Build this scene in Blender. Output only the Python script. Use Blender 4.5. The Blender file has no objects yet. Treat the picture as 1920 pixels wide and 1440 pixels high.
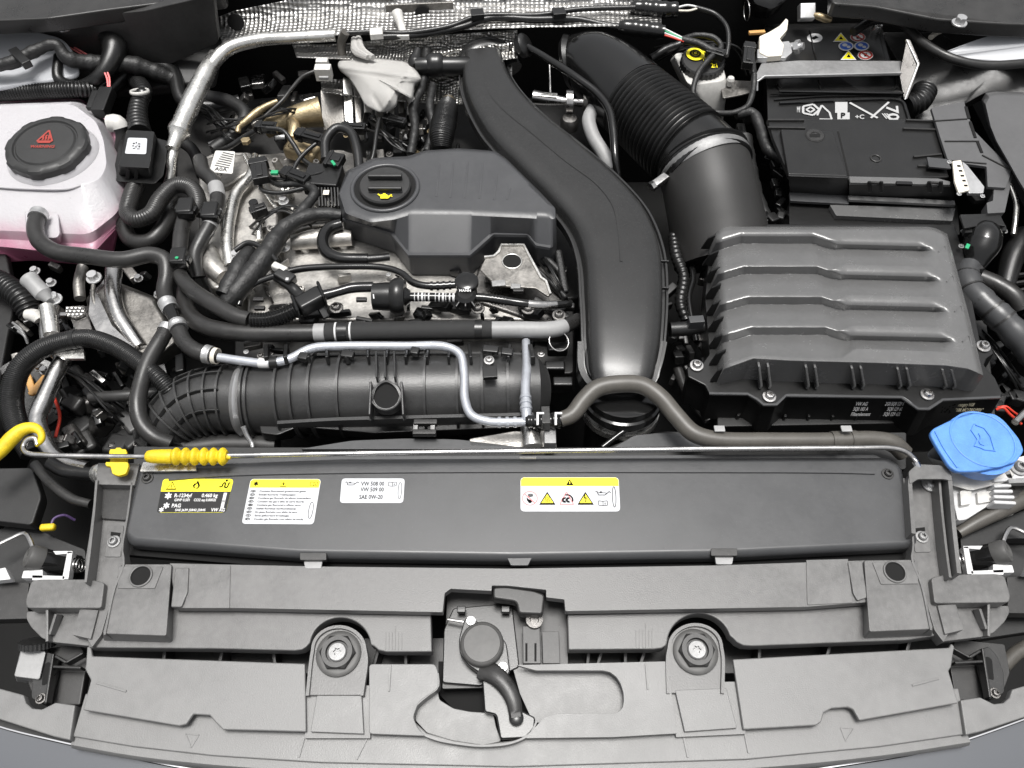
import bpy, bmesh, math, random
from mathutils import Vector, Matrix
from math import radians, sin, cos, pi
random.seed(7)
SC = bpy.context.scene
COL = SC.collection
# ------------------------------------------------------------------ camera
PITCH = 57.0; FPX = 1450.0
cd = bpy.data.cameras.new('camera'); cd.sensor_width = 36; cd.lens = 36*FPX/1920; cd.clip_start = .02; cd.clip_end = 200
cam = bpy.data.objects.new('camera', cd); COL.objects.link(cam)
cam.location = (0, 0, 1); cam.rotation_euler = (radians(90-PITCH), 0, 0); SC.camera = cam
# ------------------------------------------------------------------ daylight
SUN_EL, SUN_AZ = 87.0, 0.0          # overhead
wd = bpy.data.worlds.new('World'); SC.world = wd; wd.use_nodes = True
nt = wd.node_tree; nt.nodes.clear()
sky = nt.nodes.new('ShaderNodeTexSky'); sky.sky_type = 'NISHITA'; sky.sun_disc = False
sky.sun_elevation = radians(SUN_EL); sky.sun_rotation = radians(SUN_AZ); sky.dust_density = 6; sky.air_density = 1.0
hs = nt.nodes.new('ShaderNodeHueSaturation'); hs.inputs['Saturation'].default_value = .12
bg = nt.nodes.new('ShaderNodeBackground'); bg.inputs['Strength'].default_value = .085
wo = nt.nodes.new('ShaderNodeOutputWorld')
nt.links.new(sky.outputs[0], hs.inputs['Color']); nt.links.new(hs.outputs[0], bg.inputs['Color']); nt.links.new(bg.outputs[0], wo.inputs['Surface'])
sl = bpy.data.lights.new('sun', 'SUN'); sl.energy = 2.25; sl.angle = radians(20); sl.color = (1, .98, .95)
so = bpy.data.objects.new('sun', sl); COL.objects.link(so)
sdir = Vector((sin(radians(SUN_AZ))*cos(radians(SUN_EL)), cos(radians(SUN_AZ))*cos(radians(SUN_EL)), sin(radians(SUN_EL))))
so.rotation_euler = sdir.to_track_quat('Z', 'Y').to_euler(); so.location = sdir*5
SC.view_settings.view_transform = 'Standard'; SC.view_settings.look = 'None'
SC.view_settings.exposure = 0.75; SC.view_settings.gamma = 1; SC.view_settings.use_curve_mapping = False
SC.cycles.max_bounces = 8

# ------------------------------------------------------------------ placing
cp, sp = cos(radians(PITCH)), sin(radians(PITCH))
RT = Vector((1, 0, 0)); UP = Vector((0, sp, cp)); FW = Vector((0, cp, -sp)); CP = Vector((0, 0, 1))
def W(x, y, z=0.0):
    "point of height z that the photograph shows at pixel x, y (1920 x 1440)"
    d = RT*(x-960) + UP*(720-y) + FW*FPX
    return CP + d*((z-1)/d.z)
def WY(x, y, Y):
    d = RT*(x-960) + UP*(720-y) + FW*FPX
    return CP + d*(Y/d.y)
def S(p):
    "metres per pixel at a point"
    return (p-CP).dot(FW)/FPX
def PX(p):
    v = p-CP; f = v.dot(FW); return (960+v.x/f*FPX, 720-v.dot(UP)/f*FPX)
def mir(pts):
    out = []
    for p in pts:
        x, y = p[0], p[1]
        out.append((1942-x, y-.0057*(1942-2*x)) + tuple(p[2:]))
    return out
# ------------------------------------------------------------------ materials
MT = {}
def mat(name, col, rough=.5, metal=0, bump=0, bscale=900, var=0, vscale=18, spec=.5, coat=0, trans=0, sss=0, rvar=0, wave=None, dimple=None, scratch=0):
    m = bpy.data.materials.new(name); m.use_nodes = True
    t = m.node_tree; b = t.nodes['Principled BSDF']; N = t.nodes.new; L = t.links.new
    c = tuple(col) + (1,)
    b.inputs['Base Color'].default_value = c; b.inputs['Roughness'].default_value = rough; b.inputs['Metallic'].default_value = metal
    b.inputs['Specular IOR Level'].default_value = spec; b.inputs['Coat Weight'].default_value = coat
    b.inputs['Coat Roughness'].default_value = .15
    b.inputs['Transmission Weight'].default_value = trans
    if sss:
        b.inputs['Subsurface Weight'].default_value = sss; b.inputs['Subsurface Radius'].default_value = (1, .95, 1); b.inputs['Subsurface Scale'].default_value = .012
    tc = N('ShaderNodeTexCoord')
    co = tc.outputs['Object']
    if var or rvar:
        n = N('ShaderNodeTexNoise'); n.inputs['Scale'].default_value = vscale; n.inputs['Detail'].default_value = 7; n.inputs['Roughness'].default_value = .62
        L(co, n.inputs['Vector'])
        n2 = N('ShaderNodeTexNoise'); n2.inputs['Scale'].default_value = vscale*9; n2.inputs['Detail'].default_value = 5
        L(co, n2.inputs['Vector'])
        mx = N('ShaderNodeMath'); mx.operation = 'ADD'; L(n.outputs[0], mx.inputs[0])
        m3 = N('ShaderNodeMath'); m3.operation = 'MULTIPLY_ADD'; L(n2.outputs[0], m3.inputs[0]); m3.inputs[1].default_value = .45; m3.inputs[2].default_value = -.22
        L(m3.outputs[0], mx.inputs[1])
        if var:
            r = N('ShaderNodeValToRGB'); L(mx.outputs[0], r.inputs[0])
            r.color_ramp.elements[0].position = .3; r.color_ramp.elements[1].position = .7
            r.color_ramp.elements[0].color = tuple(x*(1-var) for x in col)+(1,); r.color_ramp.elements[1].color = tuple(min(1, x*(1+var)) for x in col)+(1,)
            src = r.outputs[0]
            if scratch:
                # fine dust specks
                v = N('ShaderNodeTexNoise'); v.inputs['Scale'].default_value = 700; v.inputs['Detail'].default_value = 1; L(co, v.inputs['Vector'])
                gt = N('ShaderNodeMapRange'); gt.inputs[1].default_value = .70; gt.inputs[2].default_value = .80; L(v.outputs[0], gt.inputs[0])
                mm = N('ShaderNodeMath'); mm.operation = 'MULTIPLY'; mm.inputs[1].default_value = scratch; L(gt.outputs[0], mm.inputs[0])
                mc = N('ShaderNodeMix'); mc.data_type = 'RGBA'; L(mm.outputs[0], mc.inputs[0]); L(src, mc.inputs[6]); mc.inputs[7].default_value = (.35, .34, .32, 1)
                src = mc.outputs[2]
            L(src, b.inputs['Base Color'])
        if rvar:
            mr = N('ShaderNodeMapRange'); mr.inputs[1].default_value = .3; mr.inputs[2].default_value = .7
            mr.inputs[3].default_value = max(.05, rough-rvar); mr.inputs[4].default_value = min(1, rough+rvar)
            L(mx.outputs[0], mr.inputs[0]); L(mr.outputs[0], b.inputs['Roughness'])
    h = None
    if bump:
        n = N('ShaderNodeTexNoise'); n.inputs['Scale'].default_value = bscale; n.inputs['Detail'].default_value = 3; L(co, n.inputs['Vector']); h = n.outputs[0]
        bn = N('ShaderNodeBump'); bn.inputs['Strength'].default_value = bump; bn.inputs['Distance'].default_value = .001; L(h, bn.inputs['Height']); L(bn.outputs[0], b.inputs['Normal'])
    if wave or dimple:
        bn2 = N('ShaderNodeBump'); bn2.inputs['Strength'].default_value = .9
        uv = tc.outputs['UV'] if (wave and wave[0] == 'uv') else co
        if wave:
            a = N('ShaderNodeTexWave'); a.inputs['Scale'].default_value = wave[1]; a.bands_direction = 'DIAGONAL'; L(uv, a.inputs['Vector']); a.inputs['Distortion'].default_value = wave[2]
            bn2.inputs['Distance'].default_value = .001
            L(a.outputs['Fac'], bn2.inputs['Height'])
        else:
            v = N('ShaderNodeTexVoronoi'); v.inputs['Scale'].default_value = dimple; v.inputs['Randomness'].default_value = .12; L(co, v.inputs['Vector'])
            bn2.inputs['Distance'].default_value = .006; L(v.outputs['Distance'], bn2.inputs['Height'])
        if h is not None: L(bn.outputs[0], bn2.inputs['Normal'])
        L(bn2.outputs[0], b.inputs['Normal'])
    MT[name] = m; return m
K = lambda v: (v, v, v)
mat('void_shade', K(.010), .8, spec=.2)  # near-black colour carries the shade of deep gaps, wells and holes
mat('black_plastic', K(.010), .30, bump=.1, var=.25, spec=.5, scratch=.10)
mat('gloss_black', K(.008), .15, bump=.05, spec=.55)
mat('soft_black', K(.012), .5, bump=.15, var=.3, scratch=.15)
mat('cover_grey', (.050, .051, .053), .34, rvar=.05, bump=.14, bscale=1500, var=.06, scratch=.10)
mat('engine_cover_grey', (.050, .051, .054), .36, rvar=.06, bump=.14, bscale=1500, var=.05, scratch=.1)
mat('filter_lid_plastic', (.105, .105, .105), .24, rvar=.05, spec=.75, bump=.14, bscale=1400, var=.08, scratch=.06)
mat('faded_panel', (.116, .1145, .113), .38, bump=.25, bscale=700, rvar=.09, var=.20, vscale=14, scratch=.25)
mat('trim_grey', (.160, .159, .157), .42, bump=.25, bscale=700, rvar=.08, var=.13, vscale=8, scratch=.3)
mat('panel_dark', (.026, .0255, .025), .42, bump=.12, var=.3, scratch=.2)
mat('neck_black', (.020, .0195, .019), .52, bump=.1, bscale=1300, var=.1, scratch=.1)
mat('lid_grey', (.085, .085, .087), .45, bump=.14, bscale=1400, var=.08, scratch=.08)
mat('manifold_grey', K(.032), .33, bump=.3, bscale=700, var=.2, scratch=.15)
mat('print_faded', K(.38), .5)
mat('duct_plastic', K(.020), .27, bump=.14, bscale=1300, var=.1, scratch=.2)
mat('rubber', (.022, .0215, .021), .34, rvar=.1, bump=.14, bscale=1500, var=.2, vscale=30, scratch=.15)
mat('rubber_warm', (.075, .070, .062), .42, bump=.14, bscale=1500, var=.15, vscale=30, scratch=.12)
mat('rubber_dark', K(.010), .30, bump=.3, var=.3, scratch=.1)
mat('grey_sleeve', K(.28), .5, bump=.2, var=.1)
mat('braid', K(.035), .5, wave=('uv', 24, 0.4), bump=.3)
mat('nylon_silver', (.50, .52, .56), .28, metal=.55, bump=.2, var=.15)
mat('cast_aluminium', (.45, .435, .41), .42, metal=.85, bump=.45, bscale=420, var=.28, vscale=25, rvar=.12)
mat('bright_aluminium', (.72, .71, .68), .28, metal=.95, bump=.06, bscale=300, var=.12, vscale=30, rvar=.12)
mat('dull_aluminium', (.25, .24, .225), .42, metal=.85, bump=.4, bscale=350, var=.35, vscale=30, rvar=.1)
mat('foil', (.36, .355, .345), .42, metal=1, dimple=105, var=.1, rvar=.08)
mat('foil_small', (.5, .49, .47), .32, metal=1, dimple=150, var=.2)
mat('steel', (.55, .54, .53), .25, metal=1, bump=.05, bscale=300, var=.12, rvar=.1)
mat('dark_steel', (.14, .135, .13), .35, metal=.9, bump=.5, var=.4, rvar=.12)
mat('zinc', (.60, .60, .60), .34, metal=.8, bump=.3, var=.12)
mat('brass', (.36, .29, .18), .45, metal=.9, bump=.6, bscale=300, var=.35)
mat('tank_plastic', (.80, .77, .80), .35, sss=.35, bump=.5, bscale=200, rvar=.1)
mat('coolant_pink', (.80, .20, .36), .3, sss=.3)
mat('white_plastic', (.55, .54, .515), .4, bump=.4, var=.14, scratch=.3)
mat('headlamp_white', (.55, .55, .55), .45, bump=.3, var=.12)
mat('cream_plastic', (.66, .62, .54), .5, bump=.3, var=.1)
mat('cloth_white', (.48, .47, .45), .85, wave=('obj', 260, 1.5), bump=.4, bscale=900)
mat('yellow_plastic', (.66, .48, .012), .5, bump=.4, var=.22, vscale=40, scratch=.3)
mat('blue_plastic', (.085, .235, .60), .42, bump=.4, var=.13, vscale=40, rvar=.1, scratch=.3)
mat('painted_metal', (.42, .43, .45), .22, coat=.6, bump=.05)
mat('painted_body', (.10, .105, .115), .12, coat=1)
mat('chrome', (.85, .85, .87), .08, metal=1)
mat('sticker_white', (.50, .51, .53), .4)
mat('sticker_yellow', (.92, .82, .01), .4)
mat('sticker_black', K(.008), .3)
mat('print_black', K(.004), .8, spec=.1)
mat('print_grey', K(.02), .8)
mat('print_white', K(.6), .5)
mat('print_cream', (.72, .66, .48), .5)
mat('print_red', (.30, .035, .025), .5)
mat('print_pink', (.80, .22, .22), .5)
mat('print_yellow', (.88, .75, .01), .5)
mat('print_blue', (.04, .12, .5), .5)
mat('amber', (.55, .30, .10), .4)
mat('green_plastic', (.02, .32, .14), .4)
mat('red_plastic', (.55, .04, .02), .4)
mat('purple_wire', (.08, .05, .13), .4)
mat('cap_black', K(.022), .42, bump=.14, bscale=1200, var=.15, scratch=.15)
mat('buffer_rubber', (.07, .069, .067), .5, bump=.12, var=.15)
mat('tape', K(.012), .5, bump=.9, bscale=260, var=.35, vscale=40)
mat('grey_metal', (.26, .26, .26), .5, metal=.6, bump=.4, var=.2)

# ------------------------------------------------------------------ objects
WO = {}
def _name(o): return o
def thing(name, label, cat, x, y, z=0, group=None):
    o = bpy.data.objects.new(name, None); COL.objects.link(o); p = W(x, y, z)
    o.empty_display_size = .02; o.location = p; WO[o.name] = p
    o['label'] = label; o['category'] = cat
    if group: o['group'] = group
    return o
def tag(o, label, cat, group=None):
    o['label'] = label; o['category'] = cat
    if group: o['group'] = group
    return o
def structure(o):
    o['kind'] = 'structure'; return o
def mk(name, V, F, m, parent=None, smooth=True, angle=38, bev=0, seg=2, UV=None, wn=True, solid=0):
    me = bpy.data.meshes.new(name)
    c = Vector((0, 0, 0))
    for v in V: c += Vector(v)
    c /= max(1, len(V))
    me.from_pydata([tuple(Vector(v)-c) for v in V], [], F)
    if UV:
        l = me.uv_layers.new(name='uv')
        for poly in me.polygons:
            for li in poly.loop_indices:
                l.data[li].uv = UV[me.loops[li].vertex_index]
    bm = bmesh.new(); bm.from_mesh(me)
    if not UV: bmesh.ops.remove_doubles(bm, verts=bm.verts, dist=1e-6)
    bmesh.ops.recalc_face_normals(bm, faces=bm.faces); bm.to_mesh(me); bm.free()
    if smooth:
        me.shade_smooth(); me.set_sharp_from_angle(angle=radians(angle))
    me.materials.append(MT[m])
    o = bpy.data.objects.new(name, me); COL.objects.link(o)
    if parent is not None:
        o.parent = parent; o.location = c - WO[parent.name]
    else: o.location = c
    WO[o.name] = c
    if solid:
        s = o.modifiers.new('thickness', 'SOLIDIFY'); s.thickness = solid; s.offset = -1
    if bev:
        b = o.modifiers.new('bevel', 'BEVEL'); b.width = bev; b.segments = seg; b.limit_method = 'ANGLE'; b.angle_limit = radians(32)
        b.harden_normals = False; b.use_clamp_overlap = True
        if wn:
            w = o.modifiers.new('normals', 'WEIGHTED_NORMAL'); w.keep_sharp = True; w.weight = 100
            for e in me.edges: pass
            me.shade_smooth()
            a = me.attributes.get('sharp_edge')
            if a: me.attributes.remove(a)
    return o
def fillet(pts, r, n=4):
    "round the corners of a closed loop of Vectors; r one length or one per corner"
    k = len(pts); out = []
    for i in range(k):
        p, a, b = pts[i], pts[i-1], pts[(i+1) % k]
        ri = r[i] if isinstance(r, (list, tuple)) else r
        if ri <= 0:
            out += [p.copy() for _ in range(1)] if not isinstance(r, (list, tuple)) else [p.copy()]; continue
        da, db = (a-p), (b-p)
        s = p + da*min(ri/max(1e-9, da.length), .48); e = p + db*min(ri/max(1e-9, db.length), .48)
        for j in range(n+1):
            t = j/n; out.append(s*(1-t)**2 + p*(2*t*(1-t)) + e*t*t)
    return out
def loopw(pts, z, r=0, n=4):
    "pixel outline (x, y[, z]) -> world loop with rounded corners (r in pixels)"
    v = [W(p[0], p[1], p[2] if len(p) > 2 and p[2] is not None else z) for p in pts]
    if not r: return v
    s = S(v[0]); return fillet(v, r*s, n)
def smoothloop(pts, n=5):
    "closed Catmull-Rom through 2-D points"
    k = len(pts); out = []
    for i in range(k):
        p0, p1, p2, p3 = [Vector(pts[(i+j-1) % k]) for j in range(4)]
        for j in range(n):
            t = j/n
            out.append(tuple(.5*((2*p1)+(-p0+p2)*t+(2*p0-5*p1+4*p2-p3)*t*t+(-p0+3*p1-3*p2+p3)*t**3)))
    return out
def loft(name, loops, m, parent=None, cap0=True, cap1=True, closed=False, **kw):
    n = len(loops[0]); V = []; F = []
    for l in loops: V += l
    for i in range(len(loops)-1 + (1 if closed else 0)):
        a = i*n; b = ((i+1) % len(loops))*n
        for j in range(n):
            k = (j+1) % n; F.append((a+j, a+k, b+k, b+j))
    if cap0 and not closed: F.append(tuple(range(n)))
    if cap1 and not closed: F.append(tuple(reversed(range(len(V)-n, len(V)))))
    return mk(name, V, F, m, parent, **kw)
def slab(name, pts, z, th, m, parent=None, r=0, bev=.0012, draft=0, **kw):
    "plate with top outline pts (pixels) at height z, th thick; draft widens the foot by metres"
    top = loopw(pts, z, r)
    if draft:
        c = sum(top, Vector((0, 0, 0)))/len(top)
        bot = []
        for v in top:
            d = (v-c); d.z = 0; d = d.normalized()*draft; q = v + d; q.z = v.z - th; bot.append(q)
    else: bot = [v-Vector((0, 0, th)) for v in top]
    return loft(name, [bot, top], m, parent, bev=bev, **kw)
def spl(pts, step=None, closed=False):
    "Catmull-Rom through 3-D points, returns evenly spaced points"
    P = [Vector(p) for p in pts]
    if len(P) == 2: dense = [P[0].lerp(P[1], i/20) for i in range(21)]
    else:
        Q = [P[0]*2-P[1]] + P + [P[-1]*2-P[-2]]
        dense = []
        for i in range(1, len(Q)-2):
            p0, p1, p2, p3 = Q[i-1:i+3]
            t0 = 0; t1 = t0+max(1e-6, (p1-p0).length)**.5; t2 = t1+max(1e-6, (p2-p1).length)**.5; t3 = t2+max(1e-6, (p3-p2).length)**.5
            for j in range(14):
                t = t1+(t2-t1)*j/14
                A1 = p0*((t1-t)/(t1-t0))+p1*((t-t0)/(t1-t0)); A2 = p1*((t2-t)/(t2-t1))+p2*((t-t1)/(t2-t1)); A3 = p2*((t3-t)/(t3-t2))+p3*((t-t2)/(t3-t2))
                B1 = A1*((t2-t)/(t2-t0))+A2*((t-t0)/(t2-t0)); B2 = A2*((t3-t)/(t3-t1))+A3*((t-t1)/(t3-t1))
                dense.append(B1*((t2-t)/(t2-t1))+B2*((t-t1)/(t2-t1)))
        dense.append(P[-1])
    L = [0]
    for a, b in zip(dense, dense[1:]): L.append(L[-1]+(b-a).length)
    tot = L[-1]; n = max(2, int(tot/(step or .006))+1); out = []; k = 0; fr = []
    for i in range(n+1):
        s = tot*i/n
        while k < len(L)-2 and L[k+1] < s: k += 1
        t = (s-L[k])/max(1e-9, L[k+1]-L[k]); out.append(dense[k].lerp(dense[k+1], min(1, max(0, t)))); fr.append(i/n)
    return out, fr, tot
class Path:
    def __init__(s, pts, w, step=None):
        "pts (px, py, z); w widths in pixels (one, or one per point)"
        s.src = (pts, w)
        P = [W(*p) for p in pts]
        ws = w if isinstance(w, (list, tuple)) else [w]*len(P)
        R = [S(p)*q/2 for p, q in zip(P, ws)]
        s.P, s.f, s.L = spl(P, step or max(.0022, min(R)*.45))
        # radius along by cumulative chord
        c = [0]
        for a, b in zip(P, P[1:]): c.append(c[-1]+(b-a).length)
        c = [x/c[-1] for x in c]
        s.R = []
        for f in s.f:
            k = 0
            while k < len(c)-2 and c[k+1] < f: k += 1
            t = (f-c[k])/max(1e-9, c[k+1]-c[k]); s.R.append(R[k]*(1-t)+R[k+1]*t)
    def at(s, f):
        x = f*(len(s.P)-1); k = min(len(s.P)-2, int(x)); t = x-k
        return s.P[k].lerp(s.P[k+1], t), (s.P[k+1]-s.P[k]).normalized(), s.R[k]*(1-t)+s.R[k+1]*t
def sweep(name, P, T_r, section, m, parent=None, caps=True, uvs=True, upv=None, **kw):
    "section(i, frac) -> list of (side, up) offsets; frames keep level with the ground unless steep"
    n = len(P); V = []; F = []; UV = []
    tang = []
    for i in range(n):
        a = P[max(0, i-1)]; b = P[min(n-1, i+1)]; tang.append((b-a).normalized())
    up = upv or Vector((0, 0, 1))
    s0 = tang[0].cross(up)
    if s0.length < .3: s0 = tang[0].cross(Vector((0, 1, 0)))
    side = s0.normalized(); ns = None; dist = 0
    for i in range(n):
        if upv is not None:
            side = tang[i].cross(up).normalized()
        elif i:
            side = (side - tang[i]*side.dot(tang[i])).normalized()
        u = side.cross(tang[i]).normalized()
        sec = section(i, i/(n-1)); ns = len(sec)
        if i: dist += (P[i]-P[i-1]).length
        for j, (a, b) in enumerate(sec):
            V.append(P[i]+side*a+u*b); UV.append((j/ns, dist*12))
    for i in range(n-1):
        for j in range(ns):
            k = (j+1) % ns; F.append((i*ns+j, i*ns+k, (i+1)*ns+k, (i+1)*ns+j))
    if caps:
        F.append(tuple(range(ns))); F.append(tuple(reversed(range((n-1)*ns, n*ns))))
    return mk(name, V, F, m, parent, UV=UV if uvs else None, **kw)
def tube(name, pts, w, m, parent=None, seg=16, ribs=None, step=None, ripple=0, **kw):
    pa = pts if isinstance(pts, Path) else Path(pts, w, step or ((ribs[0]/6) if ribs else None))
    if ribs and isinstance(pts, Path) and hasattr(pa, 'src') and pa.L/len(pa.P) > ribs[0]/6: pa = Path(*pa.src, step=ribs[0]/7)
    L = pa.L; ph = [random.random()*6 for _ in range(3)]
    def sec(i, f):
        r = pa.R[i]
        if ribs:
            x = (f*L/ribs[0]) % 1
            r += ribs[1]*(.5-.5*cos(2*pi*x))**(ribs[2] if len(ribs) > 2 else 1)
        if ripple: r *= 1+ripple*(sin(f*L*160+ph[0])+.6*sin(f*L*377+ph[1]))
        return [(r*cos(2*pi*j/seg), r*sin(2*pi*j/seg)) for j in range(seg)]
    o = sweep(name, pa.P, pa.R, sec, m, parent, **kw); o_path[o.name] = pa; return o
o_path = {}
def cuff(name, hose, f0, f1, m, parent=None, grow=1.08, seg=18, addr=0, lip=0):
    "sleeve round a hose between two fractions of its length"
    pa = o_path[hose.name]; n = max(4, int((f1-f0)*len(pa.P))+2); q = Path.__new__(Path); q.P = []; q.R = []; q.f = []
    for i in range(n+1):
        p, t, r = pa.at(f0+(f1-f0)*i/n); q.P.append(p); q.R.append(r*grow+addr); q.f.append(i/n)
    q.L = pa.L*(f1-f0)
    if lip: q.R[0] += lip; q.R[-1] += lip; q.R[1] += lip; q.R[-2] += lip
    return tube(name, q, 0, m, parent, seg=seg)
def shape_r(kind, r, th):
    if kind == 'hex': a = (th % (pi/3))-pi/6; return r*cos(pi/6)/cos(a)
    if kind == 'torx': return r*(1+.22*cos(6*th))
    if kind == 'lobes': return r*(1+.035*(1 if cos(8*th) > .2 else 0))
    if kind == 'knurl': return r*(1+.03*cos(30*th))
    return r
def lathe(name, c, axis, prof, m, parent=None, seg=36, cap=True, **kw):
    axis = Vector(axis).normalized(); a = axis.orthogonal().normalized()
    if abs(axis.z) > .9: a = (Vector((1, 0, 0))-axis*axis.x).normalized()
    b = axis.cross(a); V = []; F = []
    for p in prof:
        r, h = p[0], p[1]; kd = p[2] if len(p) > 2 else None
        for j in range(seg):
            th = 2*pi*j/seg; q = shape_r(kd, r, th); V.append(c+axis*h+a*q*cos(th)+b*q*sin(th))
    n = len(prof)
    for i in range(n-1):
        for j in range(seg):
            k = (j+1) % seg; F.append((i*seg+j, i*seg+k, (i+1)*seg+k, (i+1)*seg+j))
    if cap: F.append(tuple(range(seg))); F.append(tuple(reversed(range((n-1)*seg, n*seg))))
    return mk(name, V, F, m, parent, **kw)
def screw(x, y, z, w, m, parent, name='screw', axis=(0, 0, 1), kind='torx', washer=True):
    c = W(x, y, z); r = S(c)*w/2
    pr = [(r, 0), (r, r*.18), (r*.95, r*.22)] if washer else []
    if kind == 'hex': pr += [(r*.72, r*.22, 'hex'), (r*.72, r*.9, 'hex'), (r*.62, r*.98), (r*.3, r*.98)]
    else: pr += [(r*.68, r*.24), (r*.66, r*.6), (r*.52, r*.78), (r*.33, r*.8, 'torx'), (r*.28, r*.35, 'torx')]
    return lathe(name, c, axis, pr, m, parent, seg=36, angle=30)
def ring(name, c, axis, R, r, m, parent=None, squash=1, **kw):
    axis = Vector(axis).normalized(); a = axis.orthogonal().normalized(); b = axis.cross(a); V = []; F = []; n = 40; k = 10
    for i in range(n):
        th = 2*pi*i/n; d = a*cos(th)+b*sin(th)
        for j in range(k):
            ph = 2*pi*j/k; V.append(c+d*(R+r*cos(ph))+axis*r*squash*sin(ph))
    for i in range(n):
        for j in range(k):
            F.append((i*k+j, ((i+1) % n)*k+j, ((i+1) % n)*k+(j+1) % k, i*k+(j+1) % k))
    return mk(name, V, F, m, parent, **kw)
def box(name, p0, p1, w, h, m, parent=None, bev=.001, up=(0, 0, 1), **kw):
    "box with its axis from p0 to p1 (world), w wide, h high"
    p0, p1 = Vector(p0), Vector(p1); t = (p1-p0).normalized(); up = Vector(up)
    s = t.cross(up).normalized()*w/2; u = s.cross(t).normalized()*h/2
    l = [[p+s+u, p-s+u, p-s-u, p+s-u] for p in (p0, p1)]
    return loft(name, l, m, parent, bev=bev, **kw)
def pbox(name, a, b, w, h, m, parent=None, **kw):
    "box between pixel points a, b (x, y, z): w pixels wide, h metres high"
    A, B = W(*a), W(*b); return box(name, A, B, S(A)*w, h, m, parent, **kw)
def rail(name, pts, w, h, m, parent=None, sm=True, bev=0, **kw):
    "bead of rectangular section along pixel points (top at the given z)"
    P = [W(*p) for p in pts]
    if sm: P, _, _ = spl(P, .005)
    hw = S(P[0])*w/2
    return sweep(name, P, 0, lambda i, f: [(-hw, -h), (-hw*.75, 0), (hw*.75, 0), (hw, -h)], m, parent, uvs=False, upv=Vector((0, 0, 1)), angle=50, **kw)
def connector(x, y, z, dx, dy, w, h, m, parent, name='connector', dz=0, pins=True):
    "ribbed plug body running dx, dy pixels from x, y"
    A = W(x, y, z); B = W(x+dx, y+dy, z+dz); s = S(A); t = (B-A)
    o = box(name, A, B, s*w, h, m, parent, bev=.0015)
    if pins:
        box(name+'_collar', A+t*.12, A+t*.3, s*w*1.18, h*1.15, m, parent, bev=.0012)
        box(name+'_latch', A+t*.35+Vector((0, 0, h*.5)), A+t*.9+Vector((0, 0, h*.5)), s*w*.4, h*.3, m, parent, bev=.0008)
    return o
# ------------------------------------------------------------------ flat print
_txt = {}
def text_mesh(body):
    if body in _txt: return _txt[body]
    cu = bpy.data.curves.new('t', 'FONT'); cu.body = body; cu.size = 1; cu.resolution_u = 2; cu.offset = .024
    o = bpy.data.objects.new('t', cu); COL.objects.link(o); dg = bpy.context.evaluated_depsgraph_get(); dg.update()
    me = o.evaluated_get(dg).to_mesh(); V = [(v.co.x, v.co.y) for v in me.vertices]; F = [tuple(p.vertices) for p in me.polygons]
    o.evaluated_get(dg).to_mesh_clear(); bpy.data.objects.remove(o); bpy.data.curves.remove(cu)
    _txt[body] = (V, F); return _txt[body]
class Print:
    "collects flat graphics in u, v of a patch with four world corners TL TR BR BL"
    def __init__(s, TL, TR, BR, BL, lift=.0002):
        s.c = (TL, TR, BR, BL); s.n = (TR-TL).cross(BL-TL).normalized()
        if s.n.dot(CP-TL) < 0: s.n = -s.n
        s.lift = lift; s.b = {}; s.asp = (TR-TL).length/(BL-TL).length
    def p(s, u, v, k=1):
        TL, TR, BR, BL = s.c; return (BL*(1-u)+BR*u)*(1-v)+(TL*(1-u)+TR*u)*v + s.n*s.lift*k
    def poly(s, m, pts, k=1):
        s.q = getattr(s, 'q', 0)+1
        V, F = s.b.setdefault(m, ([], [])); n = len(V); V += [s.p(u, v, k+s.q*.01) for u, v in pts]; F.append(tuple(range(n, n+len(pts))))
    def rect(s, m, u0, v0, u1, v1, k=1): s.poly(m, [(u0, v0), (u1, v0), (u1, v1), (u0, v1)], k)
    def disc(s, m, u, v, r, k=1, n=20, ru=None): s.poly(m, [(u+(ru or r/s.asp)*cos(2*pi*i/n), v+r*sin(2*pi*i/n)) for i in range(n)], k)
    def line(s, m, pts, w, k=1):
        w *= 1.35
        for (a, b), (c, d) in zip(pts, pts[1:]):
            dx, dy = (c-a)*s.asp, d-b; L = math.hypot(dx, dy) or 1; nx, ny = -dy/L*w/2, dx/L*w/2
            s.poly(m, [(a+nx/s.asp, b+ny), (c+nx/s.asp, d+ny), (c-nx/s.asp, d-ny), (a-nx/s.asp, b-ny)], k)
    def circ(s, m, u, v, r, w, k=1, a0=0, a1=360, n=24, ru=None):
        q = (ru or r/s.asp)
        s.line(m, [(u+q*cos(radians(a0+(a1-a0)*i/n)), v+r*sin(radians(a0+(a1-a0)*i/n))) for i in range(n+1)], w, k)
    def text(s, m, body, u0, v0, u1, h, k=1, shear=0):
        V, F = text_mesh(body)
        if not V: return
        x0 = min(v[0] for v in V); x1 = max(v[0] for v in V); sc = h/.72
        VV, FF = s.b.setdefault(m, ([], [])); n = len(VV)
        VV += [s.p(u0+(x-x0)/(x1-x0)*(u1-u0)+shear*y*sc, v0+y*sc, k) for x, y in V]; FF += [tuple(n+i for i in f) for f in F]
    def build(s, parent, name='printing'):
        for m, (V, F) in s.b.items(): mk(name, V, F, m, parent, smooth=False)
def sticker(corners, z, parent, base='sticker_white', r=4, name='sticker', th=.0004, lift=.0002):
    "corners TL TR BR BL in pixels on a level surface z"
    Wc = [W(x, y, z+th) for x, y in corners]
    o = slab(name, corners, z+th, th, base, parent, r=r, bev=0, smooth=False)
    return o, Print(*Wc, lift=lift)
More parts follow.
